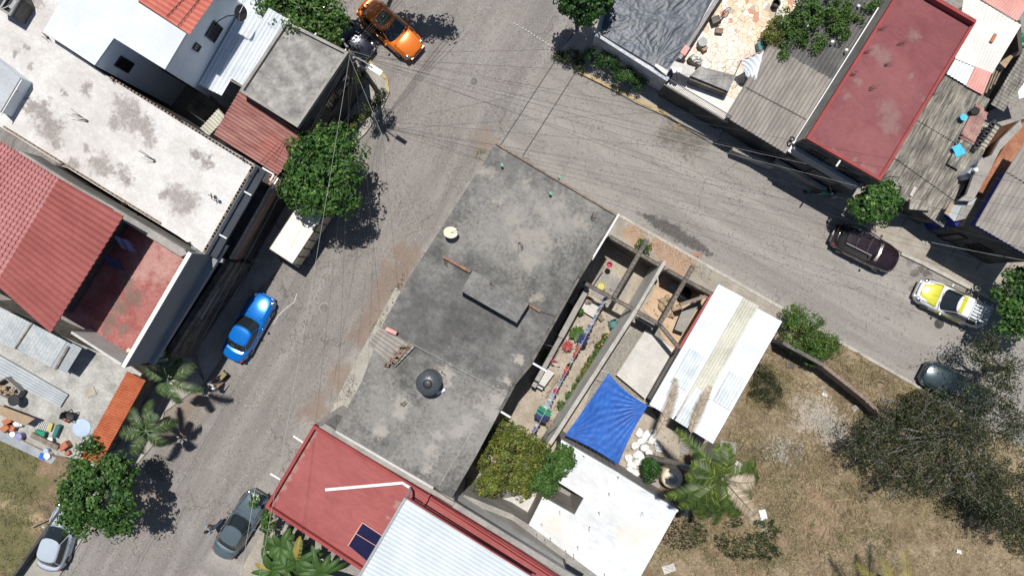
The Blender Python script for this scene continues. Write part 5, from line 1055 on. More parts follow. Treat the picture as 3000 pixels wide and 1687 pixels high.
tree('bush', 'thick tuft of wild grass and shrub at the left of the dry lot', [(2245, 1140, .5, 45, 42, .35), (2240, 1090, .4, 25, 25, .3)], (2245, 1140), 2600, .16, M['leafolive'], 50, .3, trunk=.02, cat='bush', asp=.2)
# sparse thorny tree, lower right: branches drawn as tapering tubes with small leaves
def sparse(label, base, crown, n, leaves, size, cat='tree'):
    bl = P(*base, 0); rt = thing('tree', label, cat, bl, 0); tips = []
    W_ = [(lambda c, k: (c.x - bl.x, c.y - bl.y, c.z, e[3] * k, e[4] * k, e[5]))(P(*e[:3]), (H - e[2]) / F) for e in crown]
    part('trunk', MB().tube([(0, 0, -.02), (.1, .1, 1.0), (.0, .2, 2.0)], [.2, .17, .13], 8), M['twig'], rt, True, True)
    for e in W_:
        c = Vector(e[:3]); root = Vector((0, .15, 1.7)); hub = c + Vector((R.uniform(-.3, .3), R.uniform(-.3, .3), -.4)); m_ = root.lerp(hub, .5) + Vector((R.uniform(-.4, .4), R.uniform(-.4, .4), .2))
        part('limb', MB().tube([root, m_, hub], [.1, .08, .055], 6), M['twig'], rt, True, True)
        for i in range(max(3, n // len(W_))):
            f = R.uniform(0, 6.28); q0 = math.sqrt(R.random()); t = c + Vector((math.cos(f) * e[3] * q0, math.sin(f) * e[4] * q0, R.uniform(-.6, .9) * e[5])); s0 = m_.lerp(hub, R.uniform(.4, 1)); md = s0.lerp(t, .5) + Vector((R.uniform(-.35, .35), R.uniform(-.35, .35), R.uniform(0, .3)))
            g = MB().tube([s0, md, t], [.035, .024, .007], 5)
            for k in range(5):
                a = md.lerp(t, R.uniform(0, .9)); b = a + Vector((R.uniform(-.8, .8), R.uniform(-.8, .8), R.uniform(-.2, .35))); g.tube([a, (a + b) / 2 + Vector((R.uniform(-.12, .12), R.uniform(-.12, .12), .04)), b], [.014, .01, .004], 4); tips += [b, (a + b) / 2]
            tips.append(t); part('branch', g, M['twig'], rt, True)
    T = np.array([tuple(t) for t in tips]); idx = NR.integers(0, len(T), leaves // 2); p1 = T[idx] + NR.normal(size=(leaves // 2, 3)) * np.array([.28, .28, .2])
    p2, _n = crownpts(W_, leaves // 2, int(leaves / 70), .36, .3); pts = np.concatenate([p1, p2]); pts[:, 2] = np.maximum(pts[:, 2], .1)
    addmesh('crown', leafmesh('crown', pts, np.tile([0, 0, .8], (len(pts), 1)), size, .5), M['leafolive'], rt); return rt
TC = [(2520, 1285, 2.6, 45, 55, .5), (2600, 1255, 2.8, 75, 60, .6), (2560, 1340, 2.6, 70, 55, .5), (2680, 1200, 3.0, 85, 60, .6), (2700, 1310, 3.2, 110, 80, .8), (2640, 1420, 2.8, 85, 50, .6), (2800, 1180, 3.2, 90, 60, .7), (2840, 1270, 3.4, 110, 80, .8), (2780, 1400, 3.2, 110, 70, .7), (2880, 1370, 3.4, 100, 80, .8), (2940, 1180, 3.4, 70, 70, .7), (2970, 1270, 3.4, 60, 80, .7), (2900, 1460, 3.0, 90, 50, .6)]
sparse('wide sparse thorny tree with bare grey twigs covering the lower right corner', (2760, 1260), TC, 130, 24000, .125)
sparse('second sparse tree beside the first at the right edge', (2990, 1500), [(2980, 1520, 3.2, 80, 75, .7), (3010, 1400, 3.4, 60, 70, .7), (2930, 1500, 3.0, 60, 50, .5)], 30, 6500, .125)
sparse('thin yellowish tree reaching over the dark green pickup', (2880, 1080), [(2860, 1040, 3.2, 40, 35, .5), (2900, 1010, 3.4, 35, 40, .5), (2960, 1080, 3.2, 60, 40, .5), (2900, 1120, 3.0, 60, 30, .4)], 14, 3600, .13)
# green low scrub under the sparse tree
def scatter(name, label, area, n, size, m, z=.14, tall=.0, asp=.4):
    k = []
    for (px, py, rx, ry, w) in area:
        c = P(px, py, 0); q = int(n * w); a = NR.uniform(0, 2 * np.pi, q); r = np.sqrt(NR.random(q)); k.append(np.stack([c.x + np.cos(a) * r * rx / 46, c.y + np.sin(a) * r * ry / 46, z + NR.random(q) * tall], 1))
    pts = np.concatenate(k); o = addmesh(name, leafmesh(name, pts, np.tile([0, 0, .6], (len(pts), 1)), size, asp, .8), m); return tag(o, label, 'ground cover', kind='stuff')
scatter('scrub', 'low green scrub spread beneath the sparse thorny tree', [(2640, 1250, 50, 50, .2), (2700, 1180, 70, 45, .25), (2980, 1560, 60, 60, .2), (2900, 1480, 60, 50, .1), (2790, 1480, 60, 40, .1), (2000, 1560, 70, 45, .15)], 7000, .14, M['leafolive'], .15, .35)
def blades(name, label, regions, dens, L, m, z, poly=True, wd=.025):
    """regions: (px polygon) filled with thin leaning blades"""
    out = []
    for pg in regions:
        A = np.array([[P(a, b, 0).x, P(a, b, 0).y] for a, b in pg]); lo, hi = A.min(0), A.max(0); n = int(dens * np.prod(hi - lo)); q = NR.uniform(lo, hi, (n, 2))
        ins = np.zeros(n, bool); j = len(A) - 1
        for i in range(len(A)):
            c = ((A[i, 1] > q[:, 1]) != (A[j, 1] > q[:, 1])) & (q[:, 0] < (A[j, 0] - A[i, 0]) * (q[:, 1] - A[i, 1]) / (A[j, 1] - A[i, 1] + 1e-12) + A[i, 0]); ins ^= c; j = i
        q = q[ins]; gx = np.sin(q[:, 0] * 1.3 + 2 * np.sin(q[:, 1] * .9)) * np.cos(q[:, 1] * 1.7 + np.sin(q[:, 0] * .7)) + .5 * np.sin(q[:, 0] * 4.1 + q[:, 1] * 3.3); q = q[gx > NR.uniform(-1.5, 1.0, len(q))]; out.append(q)
    q = np.concatenate(out); n = len(q); a = NR.uniform(0, 2 * np.pi, n) ; l = L * NR.uniform(.4, 1.3, n); b = np.stack([q[:, 0], q[:, 1], np.full(n, z)], 1)
    d = np.stack([np.cos(a), np.sin(a), np.zeros(n)], 1); w = np.stack([-np.sin(a), np.cos(a), np.zeros(n)], 1) * wd / 2; up = np.stack([np.zeros(n), np.zeros(n), l * NR.uniform(.15, .8, n)], 1)
    V = np.stack([b - w, b + w, b + d * l[:, None] + up], 1).reshape(-1, 3); o = addmesh(name, npmesh(name, V, k=3), m); return tag(o, label, 'grass', kind='stuff')
LOT = [(2250, 1010), (2300, 1000), (2450, 1082), (2700, 1220), (3080, 1400), (3080, 1740), (1880, 1740), (2000, 1500), (2010, 1440), (2110, 1300), (2200, 1120)]
blades('dry_grass', 'dry straw coloured grass over the vacant lot', [LOT, [(2310, 930), (2465, 1015), (2700, 1148), (2860, 1240), (2850, 1300), (2700, 1220), (2450, 1082), (2300, 1000)]], 170, .34, M['grassdry'], .09)
blades('straw_tufts', 'taller straw tufts in clumps across the dry lot', [[(2190, 1060), (2330, 1090), (2420, 1160), (2330, 1240), (2180, 1200)], [(2060, 1300), (2200, 1250), (2300, 1400), (2180, 1460)], [(2300, 1300), (2500, 1300), (2560, 1560), (2400, 1640), (2280, 1500)], [(2300, 975), (2480, 1020), (2700, 1150), (2620, 1170), (2400, 1060)]], 70, .6, M['grassdry'], .1, wd=.035)
blades('weeds', 'green weeds scattered through the dry lot', [[(2200, 1050), (2330, 1100), (2300, 1200), (2180, 1190)], [(1930, 1480), (2060, 1500), (2080, 1640), (1900, 1640)], [(2250, 1300), (2340, 1280), (2330, 1700), (2240, 1700)], [(2140, 1280), (2230, 1260), (2240, 1340), (2150, 1370)], [(2330, 960), (2480, 1030), (2600, 1110), (2560, 1130), (2400, 1050)], [(2520, 1130), (2700, 1230), (2760, 1330), (2600, 1300)], [(1980, 1500), (2200, 1480), (2330, 1640), (2100, 1687)], [(2420, 1560), (2600, 1540), (2640, 1687), (2440, 1687)]], 150, .34, M['grassgreen'], .09)
blades('grass', 'rough green grass below the cluttered terrace at the left edge', [[(-40, 1235), (60, 1285), (120, 1320), (110, 1390), (60, 1400), (-40, 1330)], [(-40, 1560), (60, 1550), (130, 1600), (60, 1687), (-40, 1690)], [(0, 1380), (160, 1440), (150, 1560), (0, 1530)]], 150, .3, M['grassgreen'], .15)
blades('kerb_weeds', 'weeds along the kerbs and foot of the dark roofed block', [[(1090, 950), (1130, 930), (1112, 990), (1080, 1020)], [(1000, 1140), (1035, 1090), (1045, 1110), (985, 1240), (950, 1235)], [(1155, 840), (1180, 800), (1190, 815), (1165, 860)], [(1640, 160), (1700, 170), (1720, 215), (1690, 208)], [(1385, 445), (1430, 430), (1400, 470)], [(2010, 760), (2090, 790), (2080, 830), (2030, 800)], [(2480, 1010), (2560, 1060), (2700, 1150), (2560, 1110)]], 130, .2, M['grassgreen'], .1)
# palms
def frond(mb_r, leaves, base, az, L, droop, lift, wdt, nl=34, rnd=R, curl=0.0, lw=.036):
    """one feather frond: rachis tube into mb_r, leaflets as triangles appended to leaves"""
    pts = []; p = Vector(base); el = lift; st = L / 10; a = az
    for i in range(11):
        pts.append(p.copy()); p = p + Vector((math.cos(a) * math.cos(el), math.sin(a) * math.cos(el), math.sin(el))) * st; el -= droop / 10; a += curl / 10
    mb_r.tube(pts, [.035 - .0028 * i for i in range(11)], 5)
    for k in range(nl):
        f = .12 + .88 * k / nl; i = min(9, int(f * 10)); t = f * 10 - i; q = pts[i].lerp(pts[i + 1], min(1, t)); d = (pts[i + 1] - pts[i]).normalized(); sd = d.cross(Vector((0, 0, 1))).normalized()
        ll = wdt * (math.sin(math.pi * (f * .88 + .08)) ** .6) * rnd.uniform(.85, 1.1)
        for s_ in (-1, 1):
            dr = (sd * s_ + d * .55 + Vector((0, 0, -.25 + rnd.uniform(-.2, .1)))).normalized(); w = d * lw; leaves += [q - w, q + w, q + dr * ll + d * .02]
def palm(name, label, base, crownp, nf, L, wdt, m, trunk, group=None, fixed=None, lift=.55, droop=1.5, trunkpts=None, nl=34, dead=0):
    bl = P(*base); cp = P(*crownp) - bl; rt = thing(name, label, 'palm', bl, 0, group)
    tp = [Vector((0, 0, 0))] + ([P(*q) - bl for q in trunkpts] if trunkpts else [cp * .5 + Vector((-cp.x * .12, -cp.y * .12, 0))]) + [cp]
    # smooth
    fine = []
    for i in range(len(tp) - 1):
        for k in range(6): fine.append(tp[i].lerp(tp[i + 1], k / 6))
    fine.append(tp[-1]); fine = [fine[0]] + [(fine[max(i - 1, 0)] + fine[i] * 2 + fine[min(i + 1, len(fine) - 1)]) / 4 for i in range(1, len(fine) - 1)] + [fine[-1]]
    rs = [trunk * (1.25 - .45 * i / (len(fine) - 1)) * (1 + .05 * (i % 2)) for i in range(len(fine))]
    part('trunk', MB().tube(fine, rs, 10), M['bark'], rt, True, True)
    rr = random.Random(len(label))
    for i in range(nf):
        if fixed and i < len(fixed): az, LL, li, dr, cu = fixed[i]
        else: az, LL, li, dr, cu = 2 * math.pi * i / nf * 1.0 + rr.uniform(-.45, .45), L * rr.uniform(.65, 1.2), lift + rr.uniform(-.45, .4), droop + rr.uniform(-.4, .5), rr.uniform(-.4, .4)
        g = MB(); lv = []; frond(g, lv, cp + Vector((math.cos(az) * .1, math.sin(az) * .1, .02)), az, LL, dr, li, wdt, nl, rr, cu)
        V = np.array([tuple(v) for v in lv]); fo = addmesh('frond', npmesh('frond', V, k=3), M['palmdry'] if (dead and i >= nf - dead) else m, rt); r_ = part('rachis', g, M['leafbright' if not dead else 'palmleaf'], rt, True); r_.parent = fo
    return rt
D = math.radians
palm('coconut_palm', 'leaning coconut palm with ringed grey trunk and a wide green crown', (1888, 1336, 0), (2118, 1402, 7.2), 21, 2.3, .6, M['palmleaf'], .17, trunkpts=[(1965, 1352, 2.6), (2045, 1380, 5.0)], lift=.4, droop=1.5, nl=58, dead=3,
     fixed=[(D(130), 3.5, .15, .9, .15), (D(203), 3.2, .2, .8, -.1), (D(75), 1.9, .5, 1.3, .3), (D(30), 2.2, .4, 1.4, -.5), (D(350), 2.5, .3, 1.5, .3), (D(320), 2.7, .2, 1.4, .1), (D(292), 3.2, .1, 1.2, .1), (D(268), 3.3, .05, 1.1, .0), (D(252), 3.0, .2, 1.3, -.2), (D(232), 2.7, .3, 1.3, .3), (D(216), 2.9, .35, 1.2, .1), (D(150), 1.9, .6, 1.4, .2), (D(175), 2.0, .5, 1.4, .2), (D(100), 1.8, .5, 1.3, 0), (D(8), 2.3, .3, 1.4, -.3), (D(280), 2.4, .5, 1.5, .2)])
palm('feather_palm', 'small feather palm beside the orange tile canopy, nearer the grey wall', (560, 1090, 0), (494, 1112, 4.2), 10, 1.8, .5, M['palmdark'], .11, group='feather palms by the tile canopy', lift=.4, droop=1.4)
palm('feather_palm', 'feather palm lower down the orange tile canopy, above the leafy street tree', (490, 1225, 0), (428, 1262, 4.0), 11, 1.75, .5, M['palmdark'], .11, group='feather palms by the tile canopy', lift=.35, droop=1.5)
# palm just outside the lower edge
palm('coconut_palm', 'yellowing coconut palm fronds entering from the bottom edge', (2600, 1800, 0), (2640, 1800, 4.5), 6, 3.0, .55, M['palmyellow'], .16, fixed=[(D(78), 3.6, .2, .7, .25), (D(130), 3.6, .2, .9, 0), (D(100), 3.0, -.2, .4, 0), (D(60), 2.0, .2, .9, 0), (D(180), 2.5, .2, .9, 0), (D(0), 2.5, .2, .9, 0)])
def lyingfrond(label, a, b, z, wdt, m, cv=.0):
    p, q = P(*a, z), P(*b, z); d = (q - p); L = d.length; az = math.atan2(d.y, d.x); g = MB(); lv = []; frond(g, lv, p, az - cv / 2, L, 0, .0, wdt, 50, R, cv)
    lv = [Vector((v.x, v.y, max(z + .01, min(v.z, z + .1)))) for v in lv]
    o0 = p.copy(); rt = thing('fallen_frond', label, 'palm frond', o0); V = np.array([tuple(v - o0) for v in lv]); addmesh('leaflets', npmesh('leaflets', V, k=3), m, rt); part('rachis', g, M['wood'], rt)
lyingfrond('dry tan palm frond hanging over the white shed roof, nearer the blue tarp', (1920, 1278), (1978, 1105), 3.15, .5, M['palmdry'], .4)
lyingfrond('dry tan palm frond lying on the middle of the white shed roof end', (2020, 1285), (2085, 1130), 3.15, .5, M['palmdry'], -.3)
lyingfrond('brown fallen palm frond on the dry lot beside the coconut palm', (2270, 1580), (2170, 1480), .16, .55, M['palmdry'], .2)
# banana plants along the red roof
def banana(label, base, k, L, seed):
    rr = random.Random(seed); bl = P(*base, 0); rt = thing('banana_plant', label, 'banana plant', bl, 0, 'banana plants by the red roof')
    part('stem', MB().tube([(0, 0, 0), (0, 0, 1.2), (.05, 0, 2.1)], [.12, .1, .07], 8), M['leafbright'], rt, True, True)
    for i in range(k):
        az = 2 * math.pi * i / k + rr.uniform(-.3, .3); Ls = L * rr.uniform(.75, 1.15); g = MB(); wl_ = rr.uniform(.15, .27); li = rr.uniform(.1, .9); dr = rr.uniform(1.0, 1.6); cent = []; p = Vector((0, 0, 2.1)); el = li
        for j in range(9): cent.append(p.copy()); p = p + Vector((math.cos(az) * math.cos(el), math.sin(az) * math.cos(el), math.sin(el))) * Ls / 8; el -= dr / 8
        sd = Vector((-math.sin(az), math.cos(az), 0))
        def fn(u, v):
            x = v * 8; j = min(7, int(x)); c = cent[j].lerp(cent[j + 1], x - j); w = wl_ * math.sin(math.pi * min(1, v * .93 + .07)) ** .6
            return c + sd * (u - .5) * 2 * w + Vector((0, 0, -.35 * abs(u - .5) * w * 3 + .03 * math.sin(v * 60 + seed) * (abs(u - .5) * 2)))
        g.grid(fn, 4, 16); lf = part('leaf', g, M['banana'], rt, True, True)
        if (i * 7 + seed * 3) % 17 == 4: lf.data.materials[0] = M['palmyellow']
    return rt
for i, (bx_, by_, k, L, lb) in enumerate(((900, 1605, 9, 1.7, 'banana plant under the middle of the red parapet'), (830, 1630, 8, 1.7, 'banana plant nearest the grey green sedan'), (965, 1640, 9, 1.8, 'banana plant beneath the red parapet next to the metal canopy'), (800, 1700, 8, 1.7, 'banana plant at the bottom edge near the pavement slab'), (900, 1700, 9, 1.8, 'banana plant at the bottom edge in the middle of the clump'), (1010, 1710, 8, 1.6, 'banana plant at the bottom edge closest to the metal canopy'), (855, 1565, 7, 1.3, 'small banana plant in the narrow corner by the red parapet'))):
    banana(lb, (bx_, by_), k + 3, L * .95, i)
tree('bush', 'thin leafy shrub leaning over the grey green sedan', [(785, 1530, 1.8, 18, 30, .5), (790, 1580, 1.6, 14, 16, .4), (750, 1470, 2.0, 10, 20, .3)], (800, 1590), 900, .2, M['leafbright'], 20, .25, trunk=.03, cat='bush')
# small plants with star shaped leaves
def rosette(name, label, px, py, z, n, L, m, group=None, wd=.07, lift=.5):
    c = P(px, py, z); rt = thing(name, label, 'plant', c, 0, group); V = []
    for i in range(n):
        a = 2 * math.pi * i / n + R.uniform(-.2, .2); l = L * R.uniform(.7, 1.1); d = Vector((math.cos(a), math.sin(a), lift * R.uniform(.3, 1.3))); s_ = Vector((-math.sin(a), math.cos(a), 0)) * wd
        V += [Vector((0, 0, 0)), d * l * .5 + s_, d * l + Vector((0, 0, -.1 * l)), d * l * .5 - s_]
    addmesh('leaves', npmesh('leaves', np.array([tuple(v) for v in V])), m, rt); return rt
rosette('bromeliad', 'pink red star shaped bromeliad beside the washing line', 1664, 1013, .6, 22, .45, M['flower'])
o = rosette('large_leaf_plant', 'dark broad leaved plant shading the ground above the bromeliad', 1690, 975, .5, 14, .6, M['leafbright'], wd=.13)
rosette('large_leaf_plant', 'broad leaved plant tucked under the planter wall', 1600, 1040, .5, 12, .5, M['leafdark'], wd=.12)
rosette('small_palm', 'small green rosette on the dry lot, upper of two', 2380, 1538, .15, 16, .22, M['grassgreen'], wd=.05)
rosette('small_palm', 'small green rosette on the dry lot, lower of two', 2372, 1567, .15, 14, .2, M['grassgreen'], wd=.05)
# ---------------------------------------------------------------- roofless yard: ring beams, dividing wall, tarp
def cbeam(name, label, a, b, z, w=.24, h=.28, zb=None, rebar=True, wall=None):
    p, q = P(*a, z), P(*b, z); mid = (p + q) / 2; rt = thing(name, label, 'beam', Vector((mid.x, mid.y, 0)))
    part('concrete', MB().beam(p, q, w, h), M['wood'] if wall is None and not rebar else mk_beam, rt)
    if rebar:
        g = MB(); d = (q - p).normalized(); s_ = Vector((-d.y, d.x, 0))
        for o_ in (-.08, .08): g.beam(p + s_ * o_ + Vector((0, 0, h / 2 + .03)), q + s_ * o_ + Vector((0, 0, h / 2 + .03)), .02, .02)
        n = int((q - p).length / .25)
        for i in range(n): c = p.lerp(q, (i + .5) / n) + Vector((0, 0, h / 2 + .045)); g.beam(c - s_ * .1, c + s_ * .1, .015, .015)
        part('rebar', g, M['steel'], rt)
    if wall: part('wall', MB().beam(Vector((p.x, p.y, wall / 2)), Vector((q.x, q.y, wall / 2)), .14, wall), M['concd'], rt)
    return rt
mk_beam = mk('formwork_concrete', (.11, .10, .088), (.2, .18, .155), 2.2, 12, .3)
cbeam('ring_beam', 'long rebar topped beam and wall along the pavement side of the roofless yard', (1785, 693), (1946, 786), 2.7, wall=2.5, h=.24)
cbeam('ring_beam', 'ring beam continuing to the corner of the white shed', (1956, 792), (2084, 862), 2.7, wall=2.5, h=.24)
cbeam('ring_beam', 'cross beam with its end over the pavement, nearest the dark roof', (1896, 702), (1797, 872), 2.95)
cbeam('ring_beam', 'cross beam over the sandy floor poking out over the pavement', (2031, 779), (1932, 948), 2.95)
cbeam('ring_beam', 'beam between dark roof and the pale dividing wall', (1708, 827), (1852, 904), 2.7, wall=None)
cbeam('ring_beam', 'short beam from the dividing wall to the forked joint', (1868, 914), (1930, 948), 2.7)
cbeam('ring_beam', 'slanting beam from the forked joint to the white shed', (1932, 950), (1988, 1018), 2.7)
cbeam('ring_beam', 'leaning beam in the corner next to the white shed', (2080, 863), (1992, 892), 2.4, w=.2, rebar=False)
rt = thing('dividing_wall', 'tall pale rendered wall dividing the potted plant yard from the gravel yard', 'wall', P(1770, 1040, 0))
a, b, c = P(1949, 764, 3.3), P(1864, 908, 3.3), P(1604, 1310, 3.3)
part('wall', MB().beam(Vector((a.x, a.y, 1.62)), Vector((b.x, b.y, 1.62)), .16, 3.25).beam(Vector((b.x, b.y, 1.6)) + (c - b).normalized() * .01, Vector((c.x, c.y, 1.6)), .2, 3.2), M['divwall'], rt)
part('coping', MB().beam(a, b, .2, .05).beam(b + (c - b).normalized() * .02, c, .24, .05), M['kerb'], rt)
# fittings seen from above
solo('low_wall', MB().beam(P(1716, 846, .9), P(1640, 985, .9), .35, 1.6).beam(P(1640, 987, .8), P(1562, 1128, .8), .28, 1.5), M['conc'], 'long low planter wall running beside the dark roof edge', 'wall')
solo('washbasin', MB().prism(PP([(1605, 1080), (1625, 1092), (1588, 1142), (1566, 1128)], .95), 0), M['concpale'], 'pale concrete laundry basin slab at the end of the planter wall', 'basin')
solo('concrete_step', MB().prism(PP([(1690, 860), (1735, 872), (1760, 905), (1738, 930), (1665, 885)], .4), 0), M['concpale'], 'pale step beneath the laundry line start', 'step')
solo('slab', MB().prism(PP([(1976, 965), (2000, 905), (2062, 870), (2040, 905), (2003, 975)], .9), .82), M['conc'], 'grey sheet leaning over the sandy floor beside the white shed', 'sheet')
solo('block_wall', MB().beam(P(1868, 930, .8), P(1912, 957, .8), .18, 1.5), M['conc'], 'short broken block wall below the forked beam', 'wall')
t1 = thing('tarpaulin', 'bright blue tarpaulin tied taut over the yard between wall and white shed', 'tarpaulin', P(1760, 1230, 0))
cn = [P(1783, 1092, 3.2), P(1899, 1187, 3.15), P(1811, 1361, 2.9), P(1655, 1275, 3.25)]
def btf(u, v):
    p = cn[0].lerp(cn[1], u).lerp(cn[3].lerp(cn[2], u), v); ctr = (cn[0] + cn[1] + cn[2] + cn[3]) / 4
    for (t, k, on) in ((u, .09, v), (u, .05, 1 - v), (v, .02, u), (v, .07, 1 - u)): p = p + (ctr - p) * k * 4 * t * (1 - t) * max(0, 1 - on * 1.6) ** 2
    z = -.22 * 4 * u * (1 - u) * 4 * v * (1 - v) * .5
    for (cu, cv, f, am) in ((1, 0, 41, .022), (1, 1, 30, .007), (0, 0, 26, .004), (0, 1, 30, .008)):
        du, dv = u - cu, v - cv; r_ = math.hypot(du, dv); z += am * math.sin(math.atan2(dv, du) * f) * max(0, 1 - r_ * .9) * min(1, r_ * 4)
    return p + Vector((0, 0, z + .015 * mn.noise(Vector((u * 14, v * 14, 2)))))
part('sheet', MB().grid(btf, 90, 90, .012), M['bluetarp'], t1, smooth=True)
part('rope', MB().tube([P(1899, 1187, 3.2), P(1915, 1192, 3.2)], .02), M['cablepale'], t1); part('rope', MB().tube([P(1783, 1092, 3.2), P(1760, 1085, 3.25)], .02), M['cablepale'], t1)
part('pole', MB().beam(P(1790, 1093, 3.1), P(1897, 1182, 3.1), .05, .05), M['wood'], t1)
g = MB()
for k in range(7):
    a = P(1690 + 20 * k, 1292 + 11 * k, 3.3); g.beam(a, a + Vector((-.12, -.75, -.05)), .02, .02)
solo('rebar_stubs', g, M['steel'], 'row of rebar ends crossing the gap below the blue tarpaulin', 'rebar')
solo('grey_sheet', MB().grid(lambda u, v: P(1892, 964, .5).lerp(P(1975, 1021, .55), u).lerp(P(1806, 1098, .6).lerp(P(1890, 1168, .9), u), v) + Vector((0, 0, .05 * math.sin(5 * u) + .1 * v * u)), 12, 16, .03), M['concpale'], 'pale grey sheet laid over the gravel up to the blue tarpaulin', 'sheet')
# laundry line
a, b = P(1783, 862, 2.0), P(1562, 1272, 2.0)
solo('washing_line', MB().tube([a, (a + b) / 2 - Vector((0, 0, .12)), b], .012), M['cablepale'], 'washing line crowded with clothes across the potted plant yard', 'washing line')
cols = ['palecl', 'whitecl', 'palecl', 'lilac', 'whitecl', 'palecl', 'whitecl', 'lilac', 'palecl', 'lilac', 'bluecl', 'palecl', 'coral', 'coral', 'pink', 'whitecl', 'black', 'coral', 'pink', 'lilac', 'palecl', 'whitecl', 'pink', 'palecl', 'whitecl', 'palecl', 'whitecl', 'greencl', 'bluecl', 'black', 'whitecl', 'lilac']
cn_ = dict(palecl='pale blue', whitecl='white', lilac='lilac', bluecl='navy', coral='coral', pink='pink', black='black', greencl='green')
ordn = ['first', 'second', 'third', 'fourth', 'fifth', 'sixth', 'seventh', 'eighth', 'ninth']; cnt = {}
for k, cm in enumerate(cols):
    f = (k + .6) / (len(cols) + .5); p = a.lerp(b, f) - Vector((0, 0, .14 * 4 * f * (1 - f))); d = (b - a).normalized(); s_ = Vector((-d.y, d.x, 0)); L = .38 if cm not in ('greencl', 'bluecl') else .55; wdt = R.uniform(.06, .16) if cm not in ('greencl', 'bluecl') else .3
    if k > 24: wdt *= 1.4
    ph = R.uniform(0, 6); side = R.choice((-1, 1))
    g = MB().grid(lambda u, v: p + d * (u - .5) * L + s_ * ((v - .5) * 2 * wdt + .04 * math.sin(u * 9 + ph)) + Vector((0, 0, .02 - (1.3 * abs(v - .5)) * .55 + .02 * math.sin(u * 12))), 8, 8, .012)
    i = cnt.get(cm, 0); cnt[cm] = i + 1
    solo('garment', g, M[cm], '%s %s garment on the washing line, counted from the dividing wall end' % (ordn[min(i, 8)], cn_[cm]), 'garment', 'clothes on the washing line')
solo('garment', MB().grid(lambda u, v: P(1614, 1050, 1.5) + Vector((u * .55 + .1 * v, -.3 * u - .3 * v * (1 - u), -.3 * v)), 6, 6, .012), M['pink'], 'bright pink cloth hanging alone near the planter wall', 'garment')
# potted plants
pots = [(1722, 880, 'round clay pot with a bare brown plant by the beam end'), (1698, 912, 'clay pot with wispy plant on the planter wall corner'), (1712, 852, 'clay pot of brown twigs under the short beam'), (1765, 1000, 'dark woven pot near the green chair'), (1772, 985, 'pot with red flowers nearest the green chair'), (1755, 1010, 'dense potted shrub, second along the dividing wall'), (1747, 1032, 'potted shrub, third along the dividing wall'), (1732, 1052, 'pot with leafy plant, fourth along the dividing wall'), (1722, 1068, 'pot of pale ferny leaves, fifth along the dividing wall'), (1712, 1083, 'spiky fern pot, sixth along the dividing wall'), (1698, 1108, 'round bush in a pot, seventh along the dividing wall'), (1687, 1130, 'small round pot plant, eighth along the dividing wall'), (1668, 1155, 'ninth pot plant, next to the white pipes'), (1643, 1183, 'round green pot plant near the end of the white pipes'), (1607, 1235, 'brown pot with twisted dry stems beside the tree branch')]
for i, (px, py, lb) in enumerate(pots):
    c = P(px, py, .09); rt = thing('potted_plant', lb, 'pot plant', c, 0, 'pot plants in the yard'); part('pot', MB().lathe((0, 0, 0), [(.13, 0), (.19, .3), (.21, .3), (.21, .34), (.17, .34), (.16, .27)], 12), M['terracotta' if i % 3 else 'darkmetal'], rt, True, True)
    n = 150; d = NR.normal(size=(n, 3)); d[:, 2] = abs(d[:, 2]); d /= np.linalg.norm(d, axis=1, keepdims=True); rr_ = (.32 if i > 4 else .24) * NR.uniform(.5, 1.05, (n, 1)); pts_ = d * rr_ + np.array([0, 0, .42])
    addmesh('foliage', leafmesh('foliage', pts_, d + np.array([0, 0, .5]), .15, .5), M['palmdry'] if i in (0, 2, 14) else (M['leafyellow'] if i in (8, 9) else M['leafbright']), rt)
    if i in (4, 5): o = part('flowers', MB().blob((.08, .1, .75), .07, .07, .05, 6, 4).blob((-.1, 0, .74), .05, .05, .04, 6, 4), M['coral'], rt, True)
def chair(label, px, py, rz, m):
    rt = thing('plastic_chair', label, 'chair', P(px, py, .08), rz)
    part('seat', MB().grid(lambda u, v: Vector(((u - .5) * .46, (v - .5) * .46, .42 - .03 * math.sin(math.pi * u))), 6, 6, .025), m, rt, True, True)
    part('backrest', MB().grid(lambda u, v: Vector(((u - .5) * .44, .23 + .1 * v - .06 * (2 * u - 1) ** 2, .44 + .42 * v)), 6, 6, .03), m, rt, True, True)
    for s_ in (-1, 1): part('armrest', MB().tube([Vector((s_ * .25, .28, .64)), Vector((s_ * .27, 0, .66)), Vector((s_ * .25, -.2, .62)), Vector((s_ * .24, -.22, .0))], .025), m, rt, True, True)
    for s_ in (-1, 1): part('leg', MB().beam((s_ * .2, .2, .4), (s_ * .24, .26, 0), .04, .04), m, rt, True)
    return rt
chair('dark green plastic chair beside the dividing wall', 1795, 948, .35, M['tealpl'])
chair('dark folding style chair by the orange tile canopy on the terrace', 304, 1189, 1.2, M['darkmetal']).location.z = 3.0
rt = thing('bucket', 'pink bucket hung on a pole in the shaded yard corner', 'bucket', P(1784, 776, 1.0)); part('bucket_body', MB().lathe((0, 0, 0), [(.12, 0), (.17, .26), (.19, .28), (.15, .27), (.1, .03)], 14), M['redpl'], rt, True); part('handle', MB().tube([(-.17, 0, .27), (0, .05, .42), (.17, 0, .27)], .01), M['darkmetal'], rt, True)
solo('pole', MB().tube([P(1770, 780, 1.2), P(1742, 822, 1.0)], .04), M['conc'], 'short pole leaning in the yard below the pink bucket', 'pole')
solo('basin', MB().lathe(P(1761, 838, .3), [(.2, 0), (.26, .12), (.28, .12), (.22, .02)], 16), M['yellowpl'], 'yellow plastic basin on the yard floor', 'basin')
